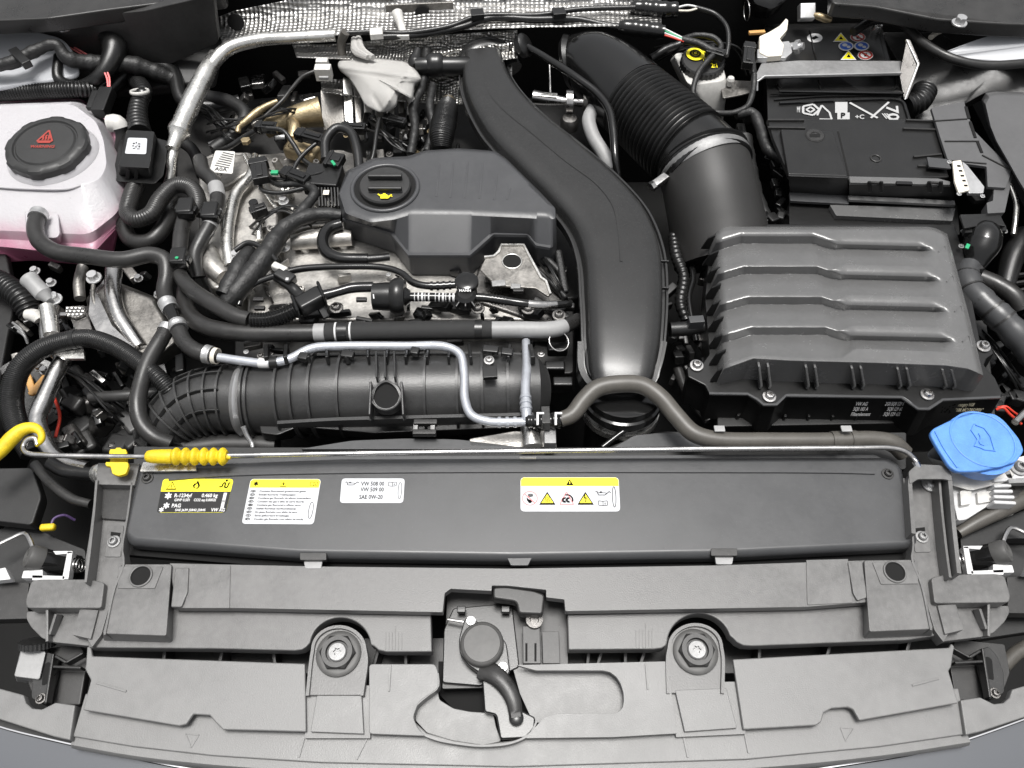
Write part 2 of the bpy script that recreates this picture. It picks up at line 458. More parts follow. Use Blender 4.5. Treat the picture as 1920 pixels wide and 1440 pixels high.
# ================================================================== the body round the bay
def wbox(name, x0, x1, y0, y1, z0, z1, m):
    return loft(name, [[Vector((x0, y0, z)), Vector((x1, y0, z)), Vector((x1, y1, z)), Vector((x0, y1, z))] for z in (z0, z1)], m, None, smooth=False)
structure(wbox('engine_bay_floor', -1.3, 1.3, -.1, 1.9, -.50, -.46, 'void_shade'))
structure(wbox('inner_wing', -1.06, -1.02, .1, 1.8, -.46, -.10, 'void_shade'))
structure(wbox('inner_wing', 1.02, 1.06, .1, 1.8, -.46, -.10, 'void_shade'))
structure(wbox('firewall', -1.3, 1.3, 1.60, 1.64, -.46, .10, 'void_shade'))
structure(wbox('radiator_core', -.52, .50, .36, .40, -.45, -.11, 'void_shade'))

# ---- painted bumper and its bright strip along the very bottom edge
bcur = [(-160, 1306), (0, 1366), (100, 1391), (200, 1413), (330, 1440), (500, 1466), (700, 1484), (960, 1492), (1200, 1484), (1400, 1466), (1560, 1441), (1750, 1408), (1920, 1352), (2080, 1288)]
bz = -.045
t = thing('front_bumper', 'glossy dark painted front bumper edge with a bright strip along the bottom of the picture', 'bumper', 960, 1492, bz)
P, _, _ = spl([W(x, y, bz) for x, y in bcur], .03)
sweep('painted_skin', P, 0, lambda i, f: [(.0, -.002), (.03, -.005), (.10, -.03), (.16, -.09), (.15, -.10), (.0, -.05)], 'painted_body', t, upv=Vector((0, 0, 1)), angle=60)
P2, _, _ = spl([W(x, y-4, bz+.004) for x, y in bcur], .02)
sweep('bright_strip', P2, 0, lambda i, f: [(-.0012, -.004), (-.0012, .0006), (.0012, .0006), (.0012, -.004)], 'chrome', t, upv=Vector((0, 0, 1)), angle=40)
sweep('rubber_lip', spl([W(x, y-12, bz+.006) for x, y in bcur], .02)[0], 0, lambda i, f: [(-.004, -.01), (-.004, 0), (.004, 0), (.004, -.01)], 'soft_black', t, upv=Vector((0, 0, 1)), angle=40)

# ---- plastic trim over the grille
t = thing('grille_top_trim', 'long light grey plastic trim along the front edge with a recess at the lock', 'trim panel', 960, 1430, -.03)
zt, zl = -.004, -.019
low = [(157, 1330), (345, 1366), (500, 1380), (960, 1386), (1400, 1378), (1560, 1368), (1800, 1322), (1816, 1376), (1650, 1400), (1400, 1424), (960, 1438), (600, 1430), (400, 1417), (250, 1400), (136, 1381)]
slab('lower_step', [(163, 1250), (575, 1262), (780, 1262), (788, 1310), (1175, 1270), (1790, 1240), (1816, 1376), (1650, 1400), (1400, 1424), (960, 1438), (600, 1430), (400, 1417), (250, 1400), (136, 1381)][0:0] or
     [(160, 1300), (560, 1330), (770, 1330), (776, 1352), (800, 1374), (850, 1388), (905, 1396), (985, 1384), (1004, 1362), (1020, 1345), (1400, 1330), (1797, 1290), (1816, 1376), (1650, 1400), (1400, 1424), (960, 1438), (600, 1430), (400, 1417), (250, 1400), (136, 1381)],
     zl, .012, 'trim_grey', t, bev=.0015)
sweep('front_lip', spl([W(x, y, zl-.004) for x, y in [(136, 1386), (250, 1406), (400, 1423), (600, 1436), (960, 1444), (1400, 1430), (1650, 1406), (1816, 1381)]], .02)[0], 0,
      lambda i, f: [(-.006, -.02), (-.006, 0), (.006, -.001), (.009, -.006), (.009, -.02)], 'trim_grey', t, upv=Vector((0, 0, 1)), angle=50)
ul = [(163, 1212), (170, 1212), (173, 1230), (572, 1244), (574, 1372), (418, 1368), (402, 1352), (393, 1341), (362, 1339), (349, 1358), (335, 1361), (155, 1331), (170, 1275), (160, 1256)]
slab('upper_step', ul, zt, .006, 'trim_grey', t, bev=.0016)
slab('upper_step', [(692, 1245), (816, 1245), (822, 1262), (822, 1290), (785, 1316), (774, 1345), (785, 1368), (800, 1380), (692, 1376)], zt, .006, 'trim_grey', t, r=7, bev=.0016)
slab('upper_step', [(594, 1304), (678, 1304), (682, 1376), (582, 1372)], zt-.001, .006, 'trim_grey', t, bev=.0008)
slab('upper_step', [(968, 1247), (1251, 1240), (1270, 1375), (1150, 1382), (985, 1384), (1005, 1362), (1020, 1345), (1045, 1338), (1150, 1338), (1160, 1335), (1167, 1328), (1170, 1316), (1169, 1298), (1164, 1282), (1156, 1269), (1144, 1260), (1130, 1257), (1005, 1257)], zt, .006, 'trim_grey', t, r=3, bev=.0022)
slab('recess_floor', [(960, 1246), (1180, 1246), (1180, 1350), (1000, 1355), (975, 1300)], -.024, .004, 'trim_grey', t, bev=0)
slab('upper_step', [(1266, 1294), (1362, 1290), (1382, 1365), (1284, 1372)], zt-.001, .006, 'trim_grey', t, bev=.0008)
slab('upper_step', [(1374, 1236), (1780, 1214), (1784, 1206), (1790, 1212), (1787, 1228), (1784, 1250), (1779, 1258), (1797, 1318), (1612, 1351), (1600, 1330), (1590, 1326), (1560, 1328), (1545, 1336), (1540, 1354), (1530, 1360), (1394, 1368)], zt, .006, 'trim_grey', t, bev=.0016)
for x0, y0, x1, y1 in ((180, 1280, 236, 1296), (1711, 1285, 1760, 1272), (732, 1246, 729, 1296), (1211, 1244, 1215, 1292), (572, 1376, 560, 1420), (690, 1380, 668, 1424), (1281, 1378, 1290, 1420), (1396, 1372, 1404, 1412)):
    z = zt if y0 < 1300 else zl
    rail('raised_rib', [(x0, y0, z+.0016), (x1, y1, z+.0016)], 4, .0016, 'trim_grey', t, sm=False)
for x, y in ((360, 1390), (1588, 1378)):
    for (a, b), (c, d) in (((-12, -14), (13, -12)), ((13, -12), (-2, 12)), ((-2, 12), (-12, -14))):
        rail('moulded_arrow', [(x+a, y+b, zl+.0008), (x+c, y+d, zl+.0008)], 2.2, .0008, 'trim_grey', t, sm=False)
# boss plates with their bolts
for bx, by in ((635, 1216), (1304, 1212)):
    sg = 1 if bx > 900 else -1
    q = thing('panel_bolt', ('left' if sg < 0 else 'right')+'-hand silver star bolt in a dark hexagonal washer on the front panel', 'bolt', bx, by, -.002, 'large bolts of the front panel')
    c = W(bx, by+10, -.004); r = S(c)*42
    lathe('flange_washer', c, (0, 0, 1), [(r, 0), (r, .002), (r*.93, .0035), (r*.80, .004)], 'buffer_rubber', q, seg=48)
    lathe('hexagon_nut', c+Vector((0, 0, .004)), (0, 0, 1), [(r*.80, 0, 'hex'), (r*.80, .007, 'hex'), (r*.68, .009), (r*.50, .009), (r*.47, .004)], 'panel_dark', q, seg=48, angle=30)
    lathe('bolt_head', c+Vector((0, 0, .006)), (0, 0, 1), [(r*.42, 0), (r*.42, .004), (r*.37, .0055), (r*.15, .0055, 'torx'), (r*.13, .003, 'torx')], 'grey_metal', q, seg=48)
    # arched plate
    lo = [(-55, 88), (-52, 20)] + [(-49*cos(radians(a)), 2-43*sin(radians(a))) for a in range(0, 181, 12)] + [(52, 20), (47, 88)]
    slab('bolt_plate', [(bx+a+(sg*4 if b > 50 else 0), by+b) for a, b in lo], -.0055, .004, 'faded_panel', t, r=6, bev=.0012)
    rail('bolt_plate_rim', [(bx+a+(sg*4 if b > 50 else 0), by+b, -.001) for a, b in lo], 8, .006, 'faded_panel', t)
slab('boss_floor', [(575, 1285), (696, 1285), (694, 1384), (572, 1384)], -.011, .006, 'trim_grey', t, bev=0)
slab('boss_floor', [(1250, 1280), (1392, 1278), (1398, 1376), (1268, 1382)], -.011, .006, 'trim_grey', t, bev=0)
# left and right end pieces
el = [(-120, 1260), (0, 1291), (22, 1297), (44, 1303), (49, 1318), (60, 1328), (78, 1330), (92, 1323), (104, 1317), (141, 1322), (131, 1388), (100, 1381), (0, 1349), (-120, 1310)]
e = slab('grille_end_trim', el, -.012, .012, 'trim_grey', None, bev=.0016)
tag(e, 'left-hand pale grey end piece of the grille trim with a rounded notch', 'trim panel')
e = slab('grille_end_trim', mir(el), -.012, .012, 'trim_grey', None, bev=.0016)
tag(e, 'right-hand pale grey end piece of the grille trim with a rounded notch', 'trim panel')

# ---- lock carrier / crossmember
t = thing('front_crossmember', 'wide worn grey plastic crossmember below the black radiator cover', 'panel', 960, 1150, -.02)
# lower deck with arches round the bolts and the lock bay cut out
z0, z1 = 0.002, .022
lo = [(165, 1214), (172, 1140), (400, 1142), (808, 1152), (810, 1222), (724, 1222), (710, 1219), (702, 1212)] + [(638+57*cos(radians(a)), 1212-54*sin(radians(a))) for a in range(4, 177, 8)] + [(574, 1213), (566, 1218), (552, 1220), (400, 1216)]
slab('lower_deck', lo, z0, .02, 'faded_panel', t, bev=.0016)
lo2 = [(1064, 1152), (1500, 1140), (1770, 1128), (1766, 1190), (1700, 1200), (1412, 1211), (1394, 1210), (1382, 1204), (1374, 1196)] + [(1311+60*cos(radians(a)), 1208-58*sin(radians(a))) for a in range(16, 177, 8)] + [(1249, 1210), (1241, 1215), (1226, 1217), (1066, 1218)]
slab('lower_deck', lo2, z0, .02, 'faded_panel', t, bev=.0016)
up = [(318, 1056), (600, 1062), (960, 1066), (1340, 1060), (1640, 1050), (1640, 1128), (1510, 1138), (1060, 1146), (1058, 1124), (1024, 1120), (1024, 1106), (950, 1098), (922, 1098), (922, 1108), (845, 1104), (834, 1112), (830, 1148), (440, 1140), (330, 1140)]
slab('upper_deck', up, z1, .014, 'faded_panel', t, r=2, bev=.0022)
slab('deck_riser', [(328, 1064), (354, 1064), (352, 1110), (340, 1138), (320, 1138)], z1+.004, .012, 'faded_panel', t, r=3, bev=.0014)
slab('deck_riser', [(1590, 1054), (1616, 1052), (1626, 1120), (1608, 1126), (1600, 1112)], z1+.004, .012, 'faded_panel', t, r=3, bev=.0014)
slab('deck_step', [(356, 1058), (432, 1060), (430, 1140), (346, 1140)], z1+.0015, .010, 'faded_panel', t, r=1, bev=.001)
slab('deck_step', [(1512, 1050), (1590, 1048), (1598, 1130), (1514, 1134)], z1+.0015, .010, 'faded_panel', t, r=1, bev=.001)
for k, side in enumerate((lambda p: p, mir)):
    tp = side([(228, 1058), (322, 1058), (312, 1192), (192, 1188)])
    bt = side([(226, 1058), (328, 1058), (324, 1206), (193, 1202)])
    lp = [loopw([p for p in tp], .028, 5), ]
    b = [W(x, y, .0) for x, y in bt]; b = fillet(b, 5*S(b[0]))
    loft('raised_block', [b, lp[0]], 'faded_panel', t, bev=.002)
    slab('hole_pad', side([(222, 1062), (306, 1062), (290, 1103), (220, 1103)]), .0295, .003, 'faded_panel', t, r=2, bev=.0008)
    hx, hy = side([(264, 1080)])[0][:2]
    c = W(hx, hy, .030); r = S(c)*19
    lathe('round_hole', c+Vector((0, 0, -.004)), (0, 0, 1), [(r, .0), (r, .0052), (r*.86, .0052), (r*.84, .0045)], 'void_shade', t, seg=36)
    rg = ring('hole_rim', c+Vector((0, 0, .0003)), (0, 0, 1), r*1.04, .0014, 'faded_panel', t)
    # side arm rising to the mount
    ar = side([(180, 905), (250, 905), (247, 930), (233, 1010), (230, 1035), (238, 1052), (226, 1062), (190, 1190), (172, 1214), (160, 1190), (158, 1100), (160, 1050), (168, 1000)])
    slab('side_arm', ar, .010, .02, 'faded_panel', t, r=3, bev=.0016)
    rm = side([(181, 900), (176, 960), (166, 1050), (160, 1092)])
    P = [W(x, y, .034) for x, y in rm]; P, _, _ = spl(P, .01)
    sweep('arm_flange', P, 0, lambda i, f: [(-.0015, -.035+.012*f), (-.0015, 0), (.0015, 0), (.0015, -.035+.012*f)], 'faded_panel', t, upv=Vector((0, 0, 1)), uvs=False, angle=40)
    P = [W(x, y, .030) for x, y in side([(247, 905), (240, 960), (229, 1030), (232, 1056), (214, 1105), (196, 1190)])]; P, _, _ = spl(P, .01)
    sweep('arm_flange', P, 0, lambda i, f: [(-.0012, -.02), (-.0012, 0), (.0012, 0), (.0012, -.02)], 'faded_panel', t, upv=Vector((0, 0, 1)), uvs=False, angle=40)
    # outer wing of the carrier with its scalloped pocket
    slab('outer_shelf', side([(58, 1090), (72, 1086), (168, 1086), (196, 1092), (190, 1140), (150, 1140), (50, 1140), (47, 1128)]), .020, .022, 'faded_panel', t, r=6, bev=.003)
    sc = side([(50, 1146), (190, 1146), (174, 1212), (100, 1204), (78, 1196), (58, 1176), (49, 1160)])
    slab('outer_pocket', sc, -.004, .012, 'faded_panel', t, r=5, bev=.001)
    for xa, ya, xb, yb in ((93, 1143, 93, 1204), (110, 1152, 98, 1190)):
        a, b2 = side([(xa, ya), (xb, yb)])
        pbox('pocket_rib', (a[0], a[1], .006), (b2[0], b2[1], .0), 5, .014, 'faded_panel', t, bev=.0006)
    slab('pocket_block', side([(150, 1142), (184, 1144), (170, 1198), (135, 1190)]), .014, .02, 'faded_panel', t, r=1, bev=.001)
    sx, sy = side([(214, 1016)])[0][:2]
    slab('screw_pad', side([(202, 985), (232, 985), (226, 1044), (196, 1044)]), .0115, .002, 'faded_panel', t, r=4, bev=.0006)
    screw(sx, sy, .0115, 24, 'grey_metal', t)
    slab('slot', side([(208, 997), (226, 999), (224, 1006), (207, 1004)]), .0122, .0006, 'void_shade', t, bev=0)
    tx = side([(738, 1185)])[0][0] if 0 else (738 if k == 0 else 1208)
    for j in range(6):
        x = tx-15+j*6; y0 = 1186+(0 if j != 3 else -12); yy = 1218
        rail('moulded_tick', [(x, y0-(5 if k else 0), z0+.0008), (x, yy-(4 if k else 0), z0+.0008)], 1.6, .0008, 'faded_panel', t, sm=False)
# mount rings at the arm heads
slab('arm_head', [(183, 868), (262, 868), (252, 910), (180, 908)], .030, .02, 'faded_panel', t, r=3, bev=.0014)
slab('arm_head', [(186, 912), (246, 914), (236, 975), (190, 972)], .016, .01, 'panel_dark', t, r=3, bev=.001)  # darker slab puts the shading of the arm's lower part into its colour
# right arm: open loop with a bolt inside
lp = [(1712, 1000), (1707, 930), (1706, 900), (1716, 882), (1740, 876), (1765, 878), (1780, 892), (1784, 915), (1790, 985), (1800, 1075)]
P, _, _ = spl([W(x, y, .045) for x, y in lp], .006)
sweep('arm_loop', P, 0, lambda i, f: [(-.0018, -.03), (-.0018, 0), (.0035, 0), (.0035, -.03)], 'faded_panel', t, upv=Vector((0, 0, 1)), uvs=False, angle=40)
slab('arm_head', [(1712, 892), (1778, 890), (1790, 985), (1722, 985)], .004, .01, 'panel_dark', t, r=6, bev=.001)
slab('loop_shelf', [(1704, 884), (1720, 870), (1764, 872), (1783, 884), (1786, 902), (1770, 898), (1722, 898), (1706, 908)], .046, .004, 'faded_panel', t, r=4, bev=.0015)
screw(1744, 908, .012, 32, 'zinc', t, name='arm_screw')
# dark slab paints the shaded depth of the gap, with a few faint ribs
c = loft('gap_backing', [loopw([(160, 1200), (1785, 1192), (1785, 1262), (160, 1262)], z, 0) for z in (-.10, -.075)], 'panel_dark', None, bev=0)
tag(c, 'dark slab standing for the shaded depth of the narrow gap below the crossmember', 'dark slab')
t2 = thing('gap_braces', 'low dark braces seen in the gap below the grey crossmember', 'brace', 960, 1230, -.06)
for x in (320, 430, 515, 720, 762, 1105, 1135, 1170, 1215, 1420, 1555, 1700):
    pbox('brace', (x, 1196, -.05), (x+random.uniform(-22, 22), 1262, -.06), 7, .03, 'panel_dark', t2)

# ---- bonnet lock in its bay
t = thing('bonnet_lock', 'black bonnet lock with a round cap and curved release handle in the front panel', 'latch', 910, 1210, -.03)
slab('lock_plate', [(838, 1108), (1062, 1108), (1066, 1250), (960, 1250), (905, 1290), (828, 1292), (832, 1250)], -.028, .004, 'panel_dark', t, r=4, bev=.001)
slab('lock_housing', [(850, 1140), (960, 1130), (974, 1250), (900, 1286), (829, 1280), (832, 1180)], -.020, .01, 'black_plastic', t, r=5, bev=.0015)
pr = [(872, 1158), (884, 1158), (902, 1170), (934, 1186), (950, 1206), (957, 1262), (942, 1272), (930, 1256), (900, 1262), (877, 1246), (862, 1226), (860, 1198)]
slab('cap_bracket', pr, .000, .012, 'black_plastic', t, r=8, bev=.0015)
c = W(904, 1210, .0); r = S(c)*39
lathe('round_cap', c, (0, 0, 1), [(r*1.04, 0), (r*1.04, .008), (r*.98, .0105), (r*.90, .0115), (r*.86, .0105), (r*.5, .0108), (r*.02, .011)], 'buffer_rubber', t, seg=56)
for x, y in ((883, 1164), (943, 1250)): screw(x, y, .002, 17, 'zinc', t, kind='torx')
pbox('latch_pin', (838, 1161, -.004), (870, 1166, -.002), 5, .003, 'steel', t)
# release handle
slab('handle_web', [(902, 1256), (935, 1250), (962, 1282), (974, 1330), (1004, 1345), (1002, 1366), (985, 1384), (938, 1386), (930, 1340), (908, 1335), (905, 1290)], -.006, .008, 'black_plastic', t, r=5, bev=.002)
hp = [(900, 1252, .000), (926, 1262, .006), (948, 1283, .008), (962, 1310, .008), (968, 1345, .004)]
P, fr, _ = spl([W(*p) for p in hp], .004)
def hsec(i, f):
    w = (.0125, .0085)[0]*(1-f)+.0080*f; h = .009
    return [(-w, -h), (-w, -.002), (-w*.7, .001), (w*.7, .001), (w, -.002), (w, -h)]
sweep('release_handle', P, 0, hsec, 'rubber', t, upv=Vector((0, 0, 1)), uvs=False, angle=50)
lathe('handle_tip', W(968, 1347, -.004), (0, 0, 1), [(.0088, 0), (.0088, .006), (.007, .0075), (.001, .008)], 'black_plastic', t, seg=24)
# crescent pocket of the trim
cr = [(820, 1292), (824, 1312), (850, 1328), (880, 1334), (925, 1337), (930, 1362), (940, 1390), (905, 1398), (845, 1388), (800, 1374), (778, 1350), (784, 1318)]
slab('finger_recess', cr, -.024, .004, 'trim_grey', t, r=4, bev=.001)
slab('lock_well', [(822, 1240), (975, 1240), (1010, 1300), (1008, 1370), (940, 1392), (860, 1340), (822, 1300)], -.055, .004, 'void_shade', t, bev=0)
P, _, _ = spl([W(x, y, zt) for x, y in [(821, 1262), (821, 1288), (800, 1305), (779, 1325), (774, 1348), (785, 1370), (815, 1385), (860, 1394), (905, 1398), (960, 1392), (995, 1374), (1006, 1352)]], .005)
sweep('recess_rim', P, 0, lambda i, f: [(-.001, -.022), (-.001, -.0005), (.0012, -.0005), (.0012, -.022)], 'trim_grey', t, upv=Vector((0, 0, 1)), uvs=False, angle=40)
# clips and guides beside the lock
slab('guide_rail', [(980, 1174), (1012, 1174), (1014, 1244), (981, 1244)], -.004, .01, 'panel_dark', t, r=1, bev=.001)
for x in (987, 1004): slab('guide_slot', [(x-2, 1206), (x+2, 1206), (x+2, 1240), (x-2, 1240)], -.0036, .0006, 'void_shade', t, bev=0)
slab('guide_block', [(1016, 1184), (1048, 1184), (1050, 1244), (1018, 1244)], -.012, .01, 'panel_dark', t, r=1, bev=.001)
slab('arched_cover', [(924, 1100), (950, 1099), (1000, 1106), (1022, 1114), (1018, 1152), (972, 1150), (968, 1128), (924, 1122)], .017, .02, 'panel_dark', t, r=7, bev=.003)
for x in (865, 948): pbox('tab', (x-8, 1143, -.006), (x+8, 1143, -.006), 12, .006, 'black_plastic', t)
c = W(1002, 1163, -.002); lathe('fixing_eye', c, (0, 0, 1), [(.011, 0), (.011, .004), (.006, .005), (.005, .001)], 'dark_steel', t)

# ---- radiator cover
zc = .026
t = thing('radiator_cover', 'long smooth black plastic cover with four stickers in front of the engine', 'cover panel', 975, 960, 0)
top = [(262, 884), (285, 878), (640, 866), (1300, 862), (1660, 862), (1686, 876), (1716, 1010), (1700, 1018), (1350, 1034), (960, 1040), (560, 1034), (250, 1010), (235, 998)]
mid = [(258, 882), (284, 874), (640, 860), (1300, 858), (1664, 858), (1690, 874), (1720, 1018), (1704, 1028), (1350, 1046), (960, 1052), (560, 1046), (246, 1022), (231, 1008)]
A = loopw(top, zc, 6); B = loopw(mid, zc-.007, 6); Cc = [v-Vector((0, 0, .018)) for v in B]
cov = loft('cover_shell', [Cc, B, A], 'cover_grey', t, bev=.0035, seg=3)
ledge = [(262, 880), (640, 864), (1300, 860), (1672, 860), (1684, 884), (1660, 894), (1640, 882), (1300, 882), (640, 882), (318, 894), (302, 916), (258, 912)]
rail('raised_edge', [(316, 898, zc+.0025), (420, 890, zc+.0025), (700, 884, zc+.0025), (1300, 883, zc+.0025), (1560, 884, zc+.0025), (1640, 886, zc+.0025)], 7, .0025, 'cover_grey', t)
screw(277, 897, zc, 22, 'panel_dark', t); screw(1664, 889, zc, 22, 'panel_dark', t)
for x, y, wd in ((587, 1040, 50), (1358, 1032, 50)):
    slab('clip_frame', [(x-wd/2, y-4), (x+wd/2, y-4), (x+wd/2, y+10), (x-wd/2, y+10)], zc+.003, .008, 'panel_dark', t, r=3, bev=.001)
    slab('clip_tongue', [(x-18, y+8), (x+18, y+8), (x+15, y+26), (x-15, y+26)], zc-.003, .004, 'grey_sleeve', t, r=3, bev=.001)
slab('locating_tab', [(950, 1044), (998, 1044), (990, 1060), (958, 1060)], zc-.004, .006, 'cover_grey', t, r=2, bev=.001)
slab('cover_gap_shade', [(236, 990), (1712, 1000), (1712, 1056), (960, 1072), (560, 1066), (236, 1040)], -.004, .01, 'void_shade', t, bev=0)  # black sheet paints the shade in the gap under the front edge

def tri_warn(g, m, u, v, h, inner=None):
    w = h*.58/g.asp
    g.poly(m, [(u-w, v-h/2), (u+w, v-h/2), (u, v+h/2)])
    if inner: g.poly(inner, [(u-w*.74, v-h*.36), (u+w*.74, v-h*.36), (u, v+h*.32)], 1.5)
def book(g, m, u, v, h, w=.05):
    uw = h*.9/g.asp
    g.line(m, [(u-uw, v+h/2), (u, v+h*.38), (u+uw, v+h/2), (u+uw, v-h/2), (u, v-h*.6), (u-uw, v-h/2), (u-uw, v+h/2)], h*.10); g.line(m, [(u, v+h*.38), (u, v-h*.6)], h*.10)
    g.text(m, 'i', u+uw*.35, v-h*.32, u+uw*.6, h*.5)
def oilcan(g, m, u, v, h):
    a = h/g.asp
    g.line(m, [(u-1.5*a, v+.5*h), (u-1.1*a, v+.6*h), (u-.9*a, v-.2*h), (u+.5*a, v-.2*h), (u+1.4*a, v+.6*h), (u+1.7*a, v+.3*h)], h*.13)
    g.line(m, [(u-.6*a, v+.5*h), (u-.1*a, v+.5*h)], h*.16); g.line(m, [(u-.9*a, v+.3*h), (u+.2*a, v+.3*h), (u+.8*a, v+.25*h)], h*.1)
def flake(g, m, u, v, r):
    for k in range(3):
        a = radians(60*k+30); g.line(m, [(u-r/g.asp*cos(a), v-r*sin(a)), (u+r/g.asp*cos(a), v+r*sin(a))], r*.28)
    g.circ(m, u, v, r*.55, r*.2, n=12)
# sticker 1: refrigerant
o, g = sticker([(306, 898), (438, 898), (423, 961), (294, 961)], zc, t, 'sticker_yellow', 7)
g.poly('sticker_black', [(0.0, .04), (.02, 0.005), (.98, .005), (1.0, .05), (1.0, .62), (0, .62)], .6)
tri_warn(g, 'print_black', .14, .80, .26, 'print_yellow'); g.rect('print_black', .135, .72, .145, .84, 2)
g.poly('print_black', [(.46, .72), (.44, .80), (.47, .90), (.475, .84), (.50, .96), (.53, .86), (.545, .78), (.52, .70)], 1); g.poly('print_yellow', [(.475, .73), (.47, .79), (.50, .86), (.52, .78), (.51, .73)], 1.5)
g.line('print_black', [(.82, .76), (.86, .76), (.87, .88), (.90, .88), (.90, .74), (.94, .74), (.95, .88), (.97, .88)], .03); g.disc('print_black', .91, .95, .035)
flake(g, 'print_white', .12, .49, .10); flake(g, 'print_white', .12, .20, .09); flake(g, 'print_white', .06, .08, .07)
g.text('print_white', 'R-1234yf', .21, .45, .46, .11); g.text('print_white', '0.460 kg', .60, .45, .83, .11)
g.text('print_white', 'GWP 0.501', .22, .33, .44, .08); g.text('print_white', 'CO2 eq 0.0002t', .50, .33, .82, .08)
g.text('print_white', 'PAG', .20, .15, .33, .11); g.text('print_white', 'SAE J639 J2842 J2845', .26, .04, .70, .07); g.text('print_white', 'VW AG', .78, .03, .98, .10)
g.rect('print_white', .91, .12, .955, .58); g.text('print_black', '5Q0', .915, .3, .95, .06, 3)
g.build(o)
# sticker 2: fluorinated gas text
o, g = sticker([(470, 898), (602, 898), (588, 983), (453, 982)], zc, t, 'sticker_white', 7)
g.poly('print_yellow', [(.012, .80), (.988, .80), (.995, .94), (.965, .99), (.035, .99), (.005, .94)], .6)
flake(g, 'print_black', .09, .89, .055); tri_warn(g, 'print_black', .48, .88, .12, 'print_yellow'); g.line('print_black', [(.48, .85), (.48, .90)], .02, 2); book(g, 'print_black', .91, .89, .08)
L = ['Contains fluorinated greenhouse gases', 'Enthält fluorierte Treibhausgase', 'Contiene gas fluorado de efecto invernadero', 'Contient des gaz à effet de serre fluorés', 'Contiene gas fluorurati a effetto serra', 'Sisältää fluorattuja kasvihuonekaasuja', 'Em gases fluorados com efeito de serra', 'Bevat gefluoreerd broeikasgas', 'Contém gás fluorado com efeito de estufa']
E = [.84, .70, .93, .84, .80, .74, .77, .66, .87]
for i, (l, e2) in enumerate(zip(L, E)):
    v = .70-i*.077; g.circ('print_grey', .07, v+.02, .022, .008, ru=.035, n=12); g.text('print_grey', ('GB', 'D', 'E', 'F', 'I', 'FIN', 'P', 'NL', 'P')[i], .05, v+.008, .09, .024); g.text('print_grey', l, .16-.0*i, v, e2*.97, .040)
g.circ('print_grey', .93, .30, .18, .008, ru=.03); g.build(o)
# sticker 3: oil grade
o, g = sticker([(641, 897), (759, 897), (756, 943), (637, 943)], zc, t, 'sticker_white', 7)
oilcan(g, 'print_grey', .16, .76, .16); g.text('print_grey', 'VW 508 00', .31, .70, .68, .17); g.text('print_grey', 'VW 509 00', .31, .46, .68, .17); g.text('print_grey', 'SAE 0W-20', .30, .16, .67, .17)
book(g, 'print_grey', .81, .77, .16); g.circ('print_grey', .935, .5, .34, .015, ru=.028); g.build(o)
# sticker 4: engine-bay hazards
o, g = sticker([(976, 895), (1160, 895), (1163, 959), (976, 959)], zc, t, 'sticker_white', 8)
g.poly('print_yellow', [(.004, .74), (.996, .74), (.996, .92), (.972, .99), (.028, .99), (.004, .92)], .6)
tri_warn(g, 'print_black', .5, .85, .18); g.rect('print_yellow', .496, .80, .504, .88, 2)
g.circ('print_pink', .094, .38, .20, .02); g.poly('print_black', [(.06, .42), (.075, .36), (.10, .33), (.12, .30), (.105, .24), (.085, .24), (.065, .32)])
for k in range(4): g.line('print_black', [(.083+k*.012, .40+.01*k), (.082+k*.013, .52-.012*abs(k-1.5))], .02)
g.line('print_pink', [(.045, .50), (.145, .24)], .022, 3)
for u, s2 in ((.27, 'heat'), (.655, 'volt')):
    tri_warn(g, 'print_black', u, .38, .38, 'print_yellow')
    if s2 == 'heat':
        for k in (-1, 0, 1): g.line('print_black', [(u+k*.016, .26), (u+k*.016+.006, .31), (u+k*.016-.004, .36), (u+k*.016+.004, .42)], .012, 3)
    else: g.line('print_black', [(u-.004, .48), (u-.012, .37), (u+.008, .40), (u, .26)], .02, 3)
g.line('print_pink', [(.395, .20), (.465, .57), (.535, .20), (.395, .20)], .022)
for u in (.445, .485): g.circ('print_black', u, .33, .055, .045, a0=60, a1=300, n=10)
g.circ('print_black', .47, .33, .15, .03, a0=-20, a1=110, n=12)
oilcan(g, 'print_grey', .83, .50, .13); book(g, 'print_grey', .83, .24, .13); g.circ('print_grey', .945, .42, .30, .014, ru=.018); g.build(o)
# ================================================================== left side
def arc2(cx, cy, rx, ry, a0, a1, n):
    return [(cx+rx*cos(radians(a0+(a1-a0)*i/n)), cy+ry*sin(radians(a0+(a1-a0)*i/n))) for i in range(n+1)]
# tank material: pale plastic, pink where the coolant stands behind it (by height in the tank)
m = MT['tank_plastic']; n_ = m.node_tree.nodes; l_ = m.node_tree.links
gx = n_.new('ShaderNodeNewGeometry'); sx_ = n_.new('ShaderNodeSeparateXYZ'); l_.new(gx.outputs['Position'], sx_.inputs[0])
mr_ = n_.new('ShaderNodeMapRange'); mr_.inputs[1].default_value = .030; mr_.inputs[2].default_value = -.034
nz_ = n_.new('ShaderNodeTexNoise'); nz_.inputs['Scale'].default_value = 22; l_.new(gx.outputs['Position'], nz_.inputs['Vector']); ma_ = n_.new('ShaderNodeMath'); ma_.operation = 'MULTIPLY_ADD'; ma_.inputs[1].default_value = .035; ma_.inputs[2].default_value = -.0175; l_.new(nz_.outputs[0], ma_.inputs[0]); mb_ = n_.new('ShaderNodeMath'); mb_.operation = 'ADD'; l_.new(sx_.outputs[2], mb_.inputs[0]); l_.new(ma_.outputs[0], mb_.inputs[1]); l_.new(mb_.outputs[0], mr_.inputs[0]); mr_.interpolation_type = 'SMOOTHSTEP'
